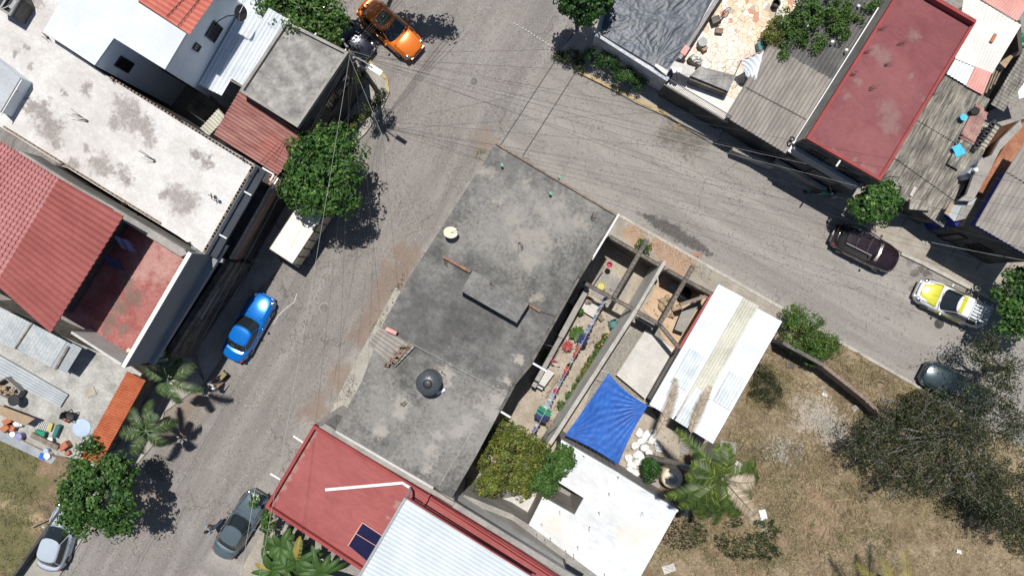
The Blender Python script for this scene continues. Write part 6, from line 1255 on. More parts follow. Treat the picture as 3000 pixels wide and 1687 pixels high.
for k, (x, y) in enumerate(((1942, 880), (1955, 872), (1937, 898), (1948, 906), (1962, 893), (1976, 905), (1985, 915), (1972, 922), (1990, 900), (1950, 890))):
    solo('boulder', MB().blob(P(x, y, .28), .24, .19, .17, 9, 6, .22, rot=k), M['tanboard'], ['tan boulder at the left of the pile under the cross beam', 'tan boulder beside the beam at the top of the pile', 'lowest left tan boulder, round', 'small tan boulder touching the round one', 'tan boulder directly under the cross beam', 'tan boulder just right of the cross beam', 'tan boulder in the middle of the right group', 'lowest tan boulder of the right group', 'rightmost tan boulder near the leaning sheet', 'pale tan boulder in the middle of the pile'][k], 'boulder', 'tan boulders on the sandy floor')
solo('stacked_pots', MB().lathe(P(1968, 838, .3), [(.2, 0), (.24, .15), (.18, .16), (.22, .3), (.16, .31), (.19, .42), (.05, .43)], 14), M['greymetal'], 'stack of grey striped pots in the shade behind the beam', 'pots')
solo('broken_umbrella', MB().lathe(P(2005, 862, .5), [(.5, 0), (.35, .12), (.15, .2), (.02, .24)], 8), M['black'], 'black crumpled umbrella in the yard corner shade', 'umbrella')
for k, (a, b) in enumerate((((1694, 1143), (1625, 1230)), ((1688, 1150), (1620, 1236)), ((1680, 1165), (1632, 1226)))):
    solo('pipe', MB().tube([P(*a, .18), P(*b, .18)], .035), M['whitepvc'], ['longest white pipe lying along the dividing wall', 'white pipe lying second from the dividing wall', 'shortest white pipe of the three by the dividing wall'][k], 'pipe', 'white pipes on the yard floor')
# gnarled branch
rt = thing('tree_stump', 'gnarled grey bare branch between the yard and the green tree', 'branch', P(1600, 1300, 0)); part('limb', MB().tube([P(1600, 1310, .1), P(1590, 1290, 2.0), P(1605, 1265, 2.9), P(1632, 1245, 3.3)], [.16, .14, .11, .05], 8), M['twig'], rt, smooth=True); part('limb', MB().tube([P(1592, 1288, 2.2), P(1598, 1320, 3.0), P(1602, 1338, 3.3)], [.12, .09, .05], 8), M['twig'], rt, smooth=True)
# sacks, tank and bits behind the coconut palm
sk = [(1872, 1268), (1893, 1275), (1880, 1292), (1905, 1288), (1862, 1305), (1888, 1312), (1868, 1330), (1900, 1325), (1925, 1295), (1842, 1342), (1850, 1362), (1868, 1355), (1845, 1378), (1862, 1385), (1878, 1345), (1930, 1312), (1912, 1268)]
wh = ['top left end of the heap', 'top of the heap nearest the blue tarpaulin corner', 'upper left of the heap', 'upper middle of the heap', 'left middle of the heap', 'centre of the heap', 'left of the palm trunk base', 'touching the palm trunk base', 'loose on the right by the yard shrub', 'leftmost small sack, standing apart', 'second small sack below the leftmost', 'small sack between shrub and leftmost sacks', 'lower left sack near the brick edge', 'lowest sack near the brick edge', 'lower middle of the heap', 'rightmost sack above the trunk', 'topmost right sack of the heap']
for k, (x, y) in enumerate(sk):
    solo('sack', MB().blob(P(x, y, .22 + .08 * (k % 3)), R.uniform(.24, .38), R.uniform(.2, .27), .2, 10, 7, .2, rot=R.uniform(0, 3)), M['sack'], 'white woven rubble sack, ' + wh[k], 'sack', 'white rubble sacks')
t1 = thing('water_tank', 'round ivory water tank with grey lid beside the coconut trunk', 'water tank', P(1957, 1385, 0))
c = P(1957, 1385, 0); part('tank_body', MB().lathe(c, [(.62, 0), (.66, .1), (.66, 1.15), (.6, 1.3), (.3, 1.42), (.28, 1.42)], 32), M['ivory'], t1, smooth=True); part('lid', MB().lathe(c, [(.27, 1.42), (.27, 1.5), (.2, 1.53), (.02, 1.54)], 20), M['greymetal'], t1, smooth=True)
t1 = thing('water_tank', 'black ribbed water tank with domed lid on the dark roof', 'water tank', P(1262, 1114, 6.5))
c = P(1262, 1114, 6.5); c.z = 6.5; part('tank_body', MB().lathe(c, [(.6, 0), (.64, .06), (.64, .3), (.61, .33), (.64, .36), (.64, .7), (.61, .73), (.64, .76), (.66, 1.1), (.62, 1.2), (.4, 1.32), (.25, 1.36)], 36), M['tankblack'], t1, smooth=True)
part('lid', MB().lathe(c, [(.25, 1.36), (.25, 1.42), (.17, 1.46), (.02, 1.47)], 20), M['darkmetal'], t1, smooth=True)
rb = MB()
for k in range(12):
    f = k * math.pi / 6; rb.beam(c + Vector((math.cos(f) * .3, math.sin(f) * .3, 1.37)), c + Vector((math.cos(f) * .6, math.sin(f) * .6, 1.23)), .04, .03)
part('lid_ribs', rb, M['tankblack'], t1); part('side_pipe', MB().tube([c + Vector((.6, .45, .2)), c + Vector((.72, .62, .9)), c + Vector((.75, .68, 1.4))], .025), M['darkmetal'], t1)
solo('blocks', MB().box(P(1292, 1146, 6.6), .5, .14, .18, .5), M['whitepaint'], 'short pale block wedged at the foot of the black tank', 'block')
scatter('moss', 'small green weeds at the foot of the black water tank', [(1231, 1132, 9, 8, 1)], 60, .1, M['leafbright'], 5.6, .1).location.z = .9
# satellite dish
t1 = thing('satellite_dish', 'pale oval satellite dish on the dark roof near the street edge', 'satellite dish', P(1322, 684, 6.5)); c = P(1320, 682, 7.1)
V = []; g = MB(); n_ = Vector((.25, .12, 1)).normalized(); ux = n_.cross(Vector((0, 1, 0))).normalized(); uy = n_.cross(ux)
def dish(u, v):
    r_ = u * .37; f = v * 2 * math.pi; return c + ux * r_ * math.cos(f) * 1.05 + uy * r_ * math.sin(f) * .85 + n_ * (r_ * r_ * .55)
part('reflector', MB().grid(dish, 6, 28, .012), M['ivory'], t1, smooth=True); part('mast', MB().tube([c - Vector((0, 0, .05)), Vector((c.x, c.y, 6.5))], .03), M['darkmetal'], t1); part('arm', MB().tube([c, c + Vector((.35, .1, .28))], .015).blob(c + Vector((.38, .11, .3)), .05, .05, .04, 6, 4), M['darkmetal'], t1)
# corrugated piece with bricks over the doorway
t1 = thing('porch_roof', 'dark ribbed porch roof over the street edge of the dark block', 'porch roof', P(1145, 1015, 6.6))
part('sheet', corr([(1076, 1008), (1158, 1074), (1216, 1014), (1116, 956)], [6.6, 6.65, 6.7, 6.7], .21, .045, nv=2), M['asbdark'], t1) if False else part('sheet', corr([(1118, 956), (1076, 1008), (1158, 1074), (1216, 1014)], [6.62, 6.62, 6.72, 6.72], .2, .045, nv=2), M['asb'], t1)
k = 0
for i in range(11):
    for j in range(2 if i % 3 else 3):
        f = i / 10; p = P(1198, 1014, 6.82).lerp(P(1150, 1066, 6.82), f) + Vector((-.25 * j + R.uniform(-.06, .06), R.uniform(-.05, .05) - .04 * j, 0)); o = MB().box(p, .2, .15, .1, R.uniform(-.9, .9)); k += 1
        solo('brick', o, M['brick'], 'loose brown brick on the ribbed porch roof', 'brick', 'bricks weighing down the porch roof')
solo('broken_wall_piece', MB().beam(P(1132, 962, 6.85), P(1162, 976, 6.85), .2, .22), M['pinksheet'], 'broken pink painted wall stub by the ribbed porch roof', 'rubble')
# white gate between red roof and dark roof
g = MB()
for k in range(12): p = P(960, 1240, 2.0).lerp(P(1000, 1262, 2.0), k / 11); g.beam(p, p + Vector((0, 0, .9)), .025, .025)
g.beam(P(955, 1238, 2.9), P(1003, 1262, 2.9), .07, .05).beam(P(955, 1238, 2.9), P(945, 1256, 2.9), .07, .05)
solo('gate', g, M['whitepaint'], 'white barred gate in the gap between red roof and dark roof', 'gate')
rosette('pot_flower', 'dark red plant behind the white gate', 968, 1237, .9, 14, .3, M['flower'])
# little fixtures on the dark roof
for px, py, mt, lb in ((1471, 490, 'greenpl', 'green plastic vent on the dark roof near its top corner'), (1612, 572, 'greenpl', 'green plastic vent on the dark roof, right of the other'), (1638, 524, 'greenpl', 'small green vent on the brick edge of the dark roof')):
    t1 = thing('vent_pipe', lb, 'vent', P(px, py, 6.5)); part('pipe', MB().tube([(0, 0, 0), (0, 0, .3)], .05), M['black'], t1, True); part('cap', MB().box((0, .06, .32), .12, .18, .08, .4), M[mt], t1, True)
def stubs(label, px, py, z, n=4, L=.5, sp=.12, lean=(.1, -.3), m='steel', th=.018):
    g = MB(); c = P(px, py, z)
    for i in range(n): q = c + Vector((R.uniform(-sp, sp), R.uniform(-sp, sp), 0)); g.beam(q, q + Vector((lean[0] * R.uniform(.4, 1.2), lean[1] * R.uniform(.4, 1.2), L)), th, th)
    g.box(c + Vector((0, 0, .03)), .12 if th > .012 else .05, .1 if th > .012 else .05, .06, .5)
    return solo('rebar_stub', g, M[m], label, 'rebar', 'rebar stubs on the roofs')
for px, py, lb in ((141, 112, 'rebar tuft at the corner of the smooth white block'), (333, 237, 'rebar tuft on the brick edge just below the courtyard notch'), (256, 356, 'tall bent rebar tuft between the two big brown blotches'), (453, 474, 'tall bent rebar tuft in the middle of the whitewashed roof'), (528, 352, 'rebar tuft on the brick edge near the cream lean-to'), (712, 466, 'rebar tuft on the brick edge near the street corner of the whitewashed roof'), (182, 482, 'rebar tuft on the lower edge above the ridge of the tiles'), (371, 598, 'rebar tuft on the lower edge near the dark patio'), (556, 712, 'rebar tuft at the bottom corner of the whitewashed roof'), (64, 228, 'rebar tuft by the roof light')):
    stubs(lb, px, py, Z1, 5, .55, .1, (-.75, .42) if px in (256, 453) else (.1, .0))
for px, py, lb in ((2568, 92, 'bent rebar at the left edge of the plum roof, topmost'), (2630, 132, 'bent rebar on the plum roof near its upper middle'), (2525, 157, 'bent rebar at the left edge of the plum roof, second down'), (2594, 192, 'bent rebar beside the upper worn patch of the plum roof'), (2487, 220, 'bent rebar at the left edge of the plum roof, third down'), (2548, 264, 'bent rebar in the middle of the plum roof'), (2735, 278, 'bent rebar on the right parapet of the plum roof')):
    stubs(lb, px, py, 5.4, 5, .3, .12, (.35, .12), th=.014)
WL = ['short rebar pair on the white roof, nearest its lower left corner', 'short rebar pair just below the one nearest the lower left corner', 'short rebar pair on the lower left edge of the white roof', 'short rebar pair left of the light well', 'short rebar pair beside the lower left edge, second along', 'short rebar pair in the middle of the white roof', 'short rebar pair right of the light well', 'short rebar pair below the sacks on the white roof', 'short rebar pair on the lower stretch of the white roof', 'short rebar pair near the grey ledge, third along', 'short rebar pair near the grey ledge, fourth along', 'short rebar pair at the bottom edge of the white roof', 'short rebar pair at the top edge under the sacks', 'short rebar pair near the blue tarpaulin tip', 'short rebar pair by the frond shadow on the white roof']
for k, (px, py) in enumerate(((1585, 1535), (1572, 1565), (1612, 1575), (1640, 1497), (1595, 1580), (1727, 1543), (1753, 1500), (1784, 1444), (1692, 1600), (1657, 1612), (1680, 1623), (1770, 1680), (1811, 1397), (1710, 1335), (1880, 1500))):
    stubs(WL[k], px, py, 3.5, 2, .28, .07, (.0, -.15), th=.011)
stubs('rebar tuft at the right edge of the dark roof near its corner', 1735, 645, 6.5, 6, .5, .12, (.1, .3)); stubs('thin rebar tuft on the dark roof above the worn patches', 1522, 712, 6.5, 5, .4, .12)
stubs('rebar tuft where the brick step meets the dark roof', 1303, 757, 6.5, 5, .4, .1); stubs('rebar pair at the top of the grey stair head', 1438, 830, 7.5, 4, .25, .1)
t1 = thing('tv_aerial', 'small broken aerial on the whitewashed roof towards the street', 'aerial', P(638, 582, Z1)); part('mast', MB().tube([(0, 0, 0), (.03, .02, .6)], .02), M['black'], t1, True); part('elements', MB().beam((-.25, .12, .6), (.2, -.05, .62), .04, .04).beam((-.1, .2, .6), (-.05, -.1, .6), .05, .04).blob((.1, 0, .55), .09, .12, .08, 6, 5), M['black'], t1, True)
t1 = thing('satellite_dish', 'dark satellite dish on the bluish wall above the galvanised shed', 'satellite dish', P(705, 38, 6)); c = P(702, 38, 7.0); n_ = Vector((.7, -.2, .35)).normalized(); ux = n_.cross(Vector((0, 0, 1))).normalized(); uy = n_.cross(ux)
def dish2(u, v): r_ = u * .42; f = v * 2 * math.pi; return c + ux * r_ * math.cos(f) + uy * r_ * math.sin(f) + n_ * r_ * r_ * .5
part('reflector', MB().grid(dish2, 5, 22, .012), M['darkmetal'], t1, smooth=True); part('arm', MB().tube([c, c + Vector((.3, .35, .2)), c + Vector((.0, .5, .3))], .018), M['whitepaint'], t1)
solo('cable_loop', MB().tube([P(700, 44, 6.8), P(665, 48, 6.5), P(640, 62, 6.3), P(620, 90, 6.0), P(600, 140, 5.4), P(575, 172, 5.2)], .03), M['cable'], 'thick cable looping down the bluish wall of the white block', 'cable')
# coils, cloth and boards on the streaked roof
solo('cloth', MB().grid(lambda u, v: P(2788, 432, 2.8) + Vector((u * .55 + .3 * v, .25 * u - .6 * v, .04 * math.sin(9 * u + 5 * v))), 8, 8, .01), M['skyblue'], 'turquoise cloth spread on the streaked fibre cement roof', 'cloth')
solo('basin', MB().lathe(P(2820, 345, 2.85), [(.16, 0), (.2, .1), (.21, .11), (.16, .1), (.02, .1)], 16), M['skyblue'], 'turquoise round basin on the streaked roof', 'basin')
solo('plastic_sheet', MB().prism(PP([(2842, 322), (2858, 312), (2872, 320), (2868, 334), (2848, 336)], 2.95), 2.9), M['black'], 'dark plastic scrap on the stained pink sheet', 'sheet')
solo('mattress', MB().blob(P(2698, 602, 2.6), .72, .36, .1, 4, 6, .03, rot=-.12) if False else MB().prism(PP([(2666, 584), (2730, 590), (2727, 618), (2664, 613)], 2.62), 2.45), M['asbold'], 'stained brown mattress lying across the edge of the streaked roof', 'mattress')
rt = thing('fan_wheel', 'white eight spoked fan wheel lying on the streaked roof', 'fan', P(2619, 537, 2.55)); part('hub', MB().lathe((0, 0, 0), [(.06, 0), (.06, .05), (.01, .06)], 10), M['whitepaint'], rt, True)
for k in range(9): part('blade', MB().box((math.cos(k * .698) * .1, math.sin(k * .698) * .1, .03), .11, .045, .02, k * .698), M['whitepaint'], rt, True)
solo('clothes_hanger_lines', MB().tube([P(2578, 530, 2.9), P(2606, 518, 2.9), P(2634, 520, 2.9)], .03).tube([P(2580, 526, 2.9), P(2608, 500, 2.9)], .02).tube([P(2590, 535, 2.8), P(2620, 524, 2.8)], .02), M['black'], 'bundle of black rods by the lower corner of the plum roof', 'rods')
for i, (px, py) in enumerate(((2816, 398), (2805, 418))):
    rt = thing('barbed_coil', ['wavy wire with a dark end knob, upper of two on the streaked roof', 'wavy wire with a dark end knob, lower of two on the streaked roof'][i], 'wire', P(px, py, 2.8)); part('wire', MB().tube([Vector((k * .08, -k * .045 + .05 * (k % 2), .06)) for k in range(14)], .018), M['steel'], rt, True); part('knob', MB().blob((0, .03, .06), .07, .07, .06, 7, 5, 0), M['black'], rt, True)
rt = thing('tyre', 'black tyre standing on the white flashing by the street', 'tyre', P(2321, 408, 3.6)); part('rubber', torus(MB(), (0, 0, 0), .13, .05, (.2, .2, 1)), M['rubber'], rt, True, True)
solo('box', MB().box(P(2330, 418, 3.6), .4, .22, .25, .5), M['whitepaint'], 'white box at the foot of the white flashing', 'box')
solo('planks', MB().beam(P(2336, 400, 3.5), P(2350, 420, 3.5), .25, .08), M['tanboard'], 'short tan board next to the white box', 'board')
# vent pipes at right
solo('vent_pipe', MB().lathe(P(2852, 500, 3.8), [(.1, 0), (.13, .05), (.1, .1), (.13, .15), (.1, .2), (.13, .25), (.08, .3)], 14), M['whitepaint'], 'white ribbed vent pipe end beside the stairs', 'vent')
solo('wall_wedge', MB().prism(PP([(2830, 510), (2880, 460), (2860, 505), (2838, 525)], 3.3), 2.0), M['peel'], 'pale blue grey wedge of wall beside the vent pipe', 'wall')
solo('bag_heap', MB().blob(P(2990, 112, 1.2), .35, .3, .3, 9, 6, .3).blob(P(3000, 130, 1.0), .3, .25, .3, 9, 6, .3), M['greenpl'], 'crumpled green plastic heap in the alley at the right edge', 'rubbish')
solo('bag_heap', MB().blob(P(2975, 112, 1.0), .25, .3, .3, 9, 6, .3), M['lilac'], 'lilac grey plastic bag next to the green heap', 'rubbish')
solo('car_wheel_stack', torus(MB(), P(2782, 8, 1.0), .5, .14, (0, 0, 1), 24, 8), M['greymetal'], 'grey wheel lying in the shade above the plum roof', 'wheel')
# clutter on the crazy paving
for mb, m, lb, ct, nm in ((MB().lathe(P(2052, 132, 2.3), [(.25, 0), (.27, .5), (.28, .52), (.02, .53)], 18), 'greymetal', 'grey lidded drum by the left wall of the crazy paving', 'drum', 'drum'),
    (MB().box(P(2063, 143, 2.5), .35, .28, .3, .6), 'tanboard', 'tan cardboard box beside the grey drum', 'box', 'box'),
    (MB().box(P(2094, 62, 2.5), .5, .4, .5, .3), 'concd', 'grey crate beneath the bicycle', 'crate', 'crate'),
    (MB().box(P(2106, 92, 2.45), .45, .3, .25, -.1), 'brick', 'brown tray by the bicycle wheel', 'tray', 'tray'),
    (MB().prism(PP([(2018, 168), (2030, 158), (2062, 176), (2050, 192)], 2.9), 2.3), 'roofgrey', 'concrete trough filled with white and pink rubble', 'trough', 'trough'),
    (MB().lathe(P(2268, 18, 2.3), [(.2, 0), (.24, .4), (.26, .42), (.2, .41), (.18, .1)], 18), 'black', 'black round tub on the crazy paving near the creeper', 'tub', 'tub'),
    (MB().box(P(2286, 40, 2.5), .5, .4, .2, -.2), 'cream', 'cream box beside the black tub', 'box', 'box'),
    (MB().box(P(2228, 138, 2.6), .4, .5, .4, .3), 'tealpl', 'bluish crate at the edge of the grey ribbed roof', 'crate', 'crate'),
    (MB().lathe(P(1986, 210, 3.3), [(.12, 0), (.14, .3), (.15, .32), (.1, .31)], 14), 'galv', 'shiny bucket on the pale slab beside the black plastic', 'bucket', 'bucket'),
    (MB().box(P(1975, 208, 3.35), .2, .25, .15, .3), 'whitepaint', 'white carton beside the shiny bucket', 'carton', 'carton'),
    (MB().beam(P(1999, 160, 3.4), P(2014, 137, 3.4), .35, .1), 'pinksheet', 'red and white worn board at the corner of the black plastic', 'board', 'board')):
    solo(nm, mb, M[m], lb, ct)
g = MB()
for k in range(26): g.blob(P(2040 + R.uniform(-12, 14), 172 + R.uniform(-8, 9), 2.97), R.uniform(.04, .09), R.uniform(.03, .07), .05, 6, 4, .2)
tag(solo('rubble', g, M['creamwhite'], None, None), 'white and pink rubble heaped in the concrete trough', 'rubble', kind='stuff')
def awn(u, v):
    p = P(2172, 178, 4.0).lerp(P(2238, 150, 3.6), u).lerp(P(2185, 222, 3.4).lerp(P(2215, 235, 3.3), u), v); return p + Vector((0, 0, .06 * math.sin(22 * (u - v)) * (1 - v * .4) - .2 * 4 * u * (1 - u) * v))
t1 = thing('awning', 'wrinkled pale blue grey awning sheet tied beside the ribbed roof', 'awning', P(2200, 200, 2.3)); part('sheet', MB().grid(awn, 30, 20, .01), M['wallwhite'], t1, smooth=True); part('pole', MB().tube([P(2172, 178, 4.0), P(2172, 178, 2.3)], .03).tube([P(2172, 178, 4.0), P(2238, 148, 3.7)], .025), M['pinksheet'], t1)
for k, (px, py) in enumerate(((2516, 18), (2558, 28), (2386, 62), (2367, 76), (2440, 122), (2481, 147))):
    solo('patch', MB().blob(P(px, py, 3.75), .1, .09, .04, 6, 4, .15), M['whitepaint'], ['white putty dab highest on the dark ribbed roof', 'white putty dab next to the flashing top', 'right one of the paired white dabs under the creeper', 'left one of the paired white dabs under the creeper', 'white dab right of the creeper tip', 'white dab nearest the flashing, lowest on the dark sheets'][k], 'dab', 'white dabs on the ribbed roof')
# porch awning and walls in front of the ribbed roof: low lean-to in shade
for k, (a, b) in enumerate((((2140, 440), (2260, 490)), ((2265, 472), (2412, 558)), ((2440, 580), (2480, 530)))): solo('low_wall', MB().beam(P(*a, .5), P(*b, .5), .2, .9), M['conc'], ['low grey wall in the shade before the ribbed roof', 'low grey wall in the shade before the plum roof', 'short low grey wall running up beside the motorcycle'][k], 'wall')
# terrace clutter lower left -----------------------------------------------------
T = 3.0
solo('sheet_stack', corr([(-30, 1022), (-30, 1085), (176, 1192), (200, 1155)], [T + .14] * 4, .21, .03, nv=2), M['galvdull'], 'stack of long bluish galvanised sheets lying across the terrace', 'sheets')
solo('sheet_stack', corr([(-30, 1242), (-30, 1275), (150, 1358), (165, 1340)], [T + .3] * 4, .12, .03, nv=2), M['galvdull'], 'narrow ribbed sheets along the outer edge of the terrace by the grass', 'sheets')
t1 = thing('crate', 'large grey crate full of dry rubbish on the terrace', 'crate', P(25, 1150, T)); part('box', ring(MB(), PP([(-20, 1125), (15, 1105), (60, 1145), (40, 1178), (-20, 1150)], T + .6), .06, T, T + .6), M['conc'], t1); g = MB()
for k in range(30): g.blob(P(18 + R.uniform(-22, 22), 1143 + R.uniform(-14, 14), T + .4), R.uniform(.06, .14), .07, .06, 6, 4, .3)
part('rubbish', g, M['tanboard'], t1)
t1 = thing('table', 'dark round topped table beside the grey crate', 'table', P(66, 1166, T)); part('top', MB().lathe((0, 0, .7), [(.34, 0), (.34, .04), (.02, .05)], 20), M['darkmetal'], t1, True); part('leg', MB().tube([(0, 0, 0), (0, 0, .7)], .04), M['darkmetal'], t1, True)
chair('dark chair tucked under the round table on the terrace', 84, 1182, 2.3, M['black']).location.z = T
solo('table_board', MB().prism(PP([(-20, 1180), (102, 1226), (72, 1246), (-20, 1208)], T + .8), T + .72), M['tanboard'], 'long tan trestle board on the terrace', 'board')
solo('bench', MB().beam(P(92, 1272, T + .5), P(170, 1312, T + .5), .3, .12), M['wood'], 'weathered bench plank among the terrace clutter', 'bench')
cl = [((MB().lathe(P(48, 1268, T), [(.14, 0), (.17, .34), (.02, .35)], 16)), 'whitepaint', 'white lidded paint bucket on the left of the clutter', 'bucket'),
      (MB().lathe(P(68, 1274, T), [(.18, 0), (.2, .4), (.02, .42)], 16), 'lilac', 'blue grey drum beside the white paint bucket', 'drum'),
      (MB().lathe(P(152, 1330, T), [(.17, 0), (.19, .45), (.02, .46)], 16), 'whitepaint', 'white lidded bucket at the lower corner of the clutter', 'bucket'),
      (MB().box(P(129, 1335, T + .2), .38, .32, .3, -.45), 'bluepl', 'bright blue crate beside the lower white bucket', 'crate'),
      (MB().lathe(P(144, 1318, T), [(.15, 0), (.16, .3), (.05, .38)], 14), 'palecl', 'pale blue jug behind the lower white bucket', 'jug'),
      (MB().box(P(26, 1232, T + .3), .5, .3, .4, .5), 'terracotta', 'terracotta block pile at the left end of the board', 'blocks'),
      (MB().box(P(20, 1252, T + .25), .45, .35, .4, .7), 'terracotta', 'terracotta pot stack beside the ribbed sheets', 'pots'),
      (MB().box(P(40, 1254, T + .2), .35, .25, .3, 1.1), 'terracotta', 'smaller terracotta block next to the pot stack', 'blocks'),
      (MB().blob(P(54, 1242, T + .2), .28, .2, .15, 9, 5, .25), 'whitecl', 'white plastic lump between the terracotta blocks and drum', 'bag'),
      (MB().box(P(190, 1305, T + .22), .55, .35, .4, .6), 'terracotta', 'terracotta flower boxes at the right end of the clutter', 'flower box'),
      (MB().box(P(199, 1326, T + .12), .3, .2, .22, .5), 'terracotta', 'small terracotta box below the flower boxes', 'flower box'),
      (MB().box(P(201, 1226, T + .15), .4, .3, .28, .5), 'terracotta', 'lone terracotta block in the middle of the terrace', 'block'),
      (MB().box(P(118, 1270, T + .25), .6, .36, .2, -.3), 'greenpl', 'bright green plastic tray on the terrace', 'tray'),
      (MB().box(P(168, 1262, T + .2), .22, .75, .3, -.4), 'tealpl', 'teal plastic trough standing on the terrace', 'trough'),
      (MB().box(P(148, 1250, T + .1), .22, .5, .12, -.3), 'yellowpl', 'yellow rack tray beside the teal trough', 'tray'),
      (MB().blob(P(146, 1288, T + .3), .2, .15, .12, 8, 5, .2), 'whitepaint', 'white basin on the bench plank', 'basin'),
      (MB().lathe(P(240, 1252, T + .01), [(.55, 0), (.55, .03), (.35, .05), (.02, .06)], 12), 'palecl', 'pale translucent round cover lying near the tile canopy', 'cover'),
      (MB().box(P(265, 1148, T + .03), .6, .5, .05, .4), 'yardtan', 'pale square slab on the terrace floor', 'slab')]
for mb, m, lb, ct in cl: solo(ct.replace(' ', '_'), mb, M[m], lb, ct)
g = MB()
for i in range(6): g.beam(P(118 + 5 * i, 1232 + 2 * i, T + .1), P(108 + 5 * i, 1256 + 2 * i, T + .1), .02, .02)
solo('wire_rack', g, M['whitepaint'], 'pale wire rack lying left of the yellow tray', 'rack')
g = MB()
for i in range(3): g.tube([P(352 - 3 * i, 1135 + 2 * i, T + .25), P(310 - 3 * i, 1215 + 2 * i, T + .25)], .03)
solo('pipe_bundle', g, M['whitepvc'], 'bundle of pale pipes along the inside of the tile canopy', 'pipes')
solo('pipe_bundle', MB().tube([P(282, 1258, T + .2), P(256, 1298, T + .2)], .04).tube([P(278, 1256, T + .3), P(252, 1296, T + .3)], .03), M['greymetal'], 'short bundle of grey rods at the lower end of the tile canopy', 'rods')
solo('hose', torus(MB(), P(305, 1066, T + .06), .25, .03, (0, 0, 1)), M['cable'], 'coil of black hose near the grey side wall', 'hose'); solo('hose', torus(MB(), P(22, 1030, T + .06), .3, .04, (0, 0, 1)), M['cream'], 'coil of yellowish hose under the rusty sheets', 'hose')
# ---------------------------------------------------------------- street furniture
def manhole(label, px, py, m, r=.3):
    rt = thing('manhole_cover', label, 'manhole', P(px, py, 0)); part('rim', MB().lathe((0, 0, 0), [(r + .05, .0), (r + .05, .012), (r, .012)], 28), M['conc'], rt, True); part('lid', MB().lathe((0, 0, .0), [(r - .01, .014), (r - .01, .02), (.01, .02)], 28), m, rt, True); g = MB()
    for i in range(-4, 5):
        w_ = math.sqrt(max(.01, (r * .88) ** 2 - (i * r / 5) ** 2)); g.beam((-w_, i * r / 5, .026), (w_, i * r / 5, .026), .02, .01); g.beam((i * r / 5, -w_, .027), (i * r / 5, w_, .027), .02, .01)
    part('lid_pattern', g, M['concd'] if m is not M['concd'] else M['dark'], rt, True)
manhole('pale round manhole cover with grid in the junction', 1389, 239, M['roofgrey'], .25); manhole('pale gridded manhole cover near the blue sedan', 950, 901, M['roofgrey'], .3); manhole('dark round manhole cover below the taxi', 2751, 948, M['concd'], .33)
stud0 = None
pr_ = [(1506, 70), (1515, 74)] + [(1532 + 8.35 * i, 84 + 5.3 * i) for i in range(13)]
for i, (px, py) in enumerate(pr_):
    if stud0 is None:
        stud0 = solo('road_stud', MB().lathe(P(px, py, 0), [(.055, 0), (.055, .03), (.04, .055), (.01, .06)], 12), M['cablepale'], 'round metal stud in the row across the junction', 'road stud', 'row of metal road studs'); o = stud0
    else: o = stud0.copy(); C.objects.link(o); o.location = P(px, py, 0)
    o['label'] = ['metal stud at the left end of the row across the junction', 'second metal stud, close to the left end one', 'third metal stud, first after the gap', 'fourth metal stud from the left end', 'fifth metal stud from the left end', 'sixth metal stud from the left end', 'seventh metal stud from the left end', 'eighth metal stud, the middle of the row', 'seventh metal stud from the weedy corner end', 'sixth metal stud from the weedy corner end', 'fifth metal stud from the weedy corner end', 'fourth metal stud from the weedy corner end', 'third metal stud from the weedy corner end', 'second metal stud from the weedy corner', 'metal stud at the weedy corner end of the row'][i]
solo('drain_crack', MB().tube([P(870, 860, .008), P(862, 885, .008), P(835, 905, .008), P(815, 925, .008), P(800, 950, .008)], .02, 4), M['whitepaint'], 'thin white paint scribble on the road beside the blue sedan', 'paint line')
solo('stone', MB().blob(P(1992, 364, .05), .14, .11, .07, 8, 5, .15), M['tanboard'], 'round tan stone at the foot of the yellow kerb', 'stone')
# utility pole
t1 = thing('utility_pole', 'dark utility pole by the corner house with crossarm, insulators and a street lamp arm', 'utility pole', P(1108, 272, 0)); b = P(1108, 272, 0)
top = Vector((b.x, b.y, 7.4)); tpx = lambda z: Vector((b.x, b.y, z))
part('pole', MB().tube([tpx(0), tpx(3.5), top], [.16, .14, .11], 12), M['concd'], t1, smooth=True)
part('crossarm', MB().beam(top + Vector((-.5, .75, -.3)), top + Vector((.4, -.65, -.3)), .09, .1), M['wood'], t1)
for f in (-1, -.35, .5, 1): q = top + Vector((-.45 * f if f > 0 else -.4 * f, .7 * f, -.2)); part('insulator', MB().lathe(q, [(.06, 0), (.09, .06), (.05, .1), (.07, .16), (.02, .2)], 10), M['greymetal'], t1, smooth=True)
part('transformer_bracket', MB().box(top + Vector((.15, -.2, -.8)), .35, .3, .5), M['darkmetal'], t1)
lp = P(1098, 204, 7.0); part('lamp_arm', MB().tube([top + Vector((0, 0, -.5)), top.lerp(lp, .6) + Vector((0, 0, .1)), lp], .035), M['greymetal'], t1)
dl = (lp - top); dl.z = 0; dl.normalize(); a_ = math.atan2(dl.y, dl.x)
lh = part('lamp_head', MB().box(lp + dl * .05, .75, .26, .1, a_), M['galv'], t1); g = MB()
for i in range(4): g.beam(lp + dl * .1 + Vector((-dl.y, dl.x, 0)) * (.09 - .06 * i) + Vector((0, 0, .06)), lp + dl * .4 + Vector((-dl.y, dl.x, 0)) * (.09 - .06 * i) + Vector((0, 0, .06)), .02, .03)
x = part('cooling_fins', g, M['greymetal'], t1); x.parent = lh; part('lamp_sensor', MB().lathe(lp - dl * .2 + Vector((0, 0, .05)), [(.05, 0), (.05, .06), (.01, .07)], 10), M['black'], t1)
solo('pole_base_stub', MB().tube([P(1050, 245, .3), P(1051, 240, .75)], .06), M['darkmetal'], 'short dark bollard stub on the corner apron', 'bollard')
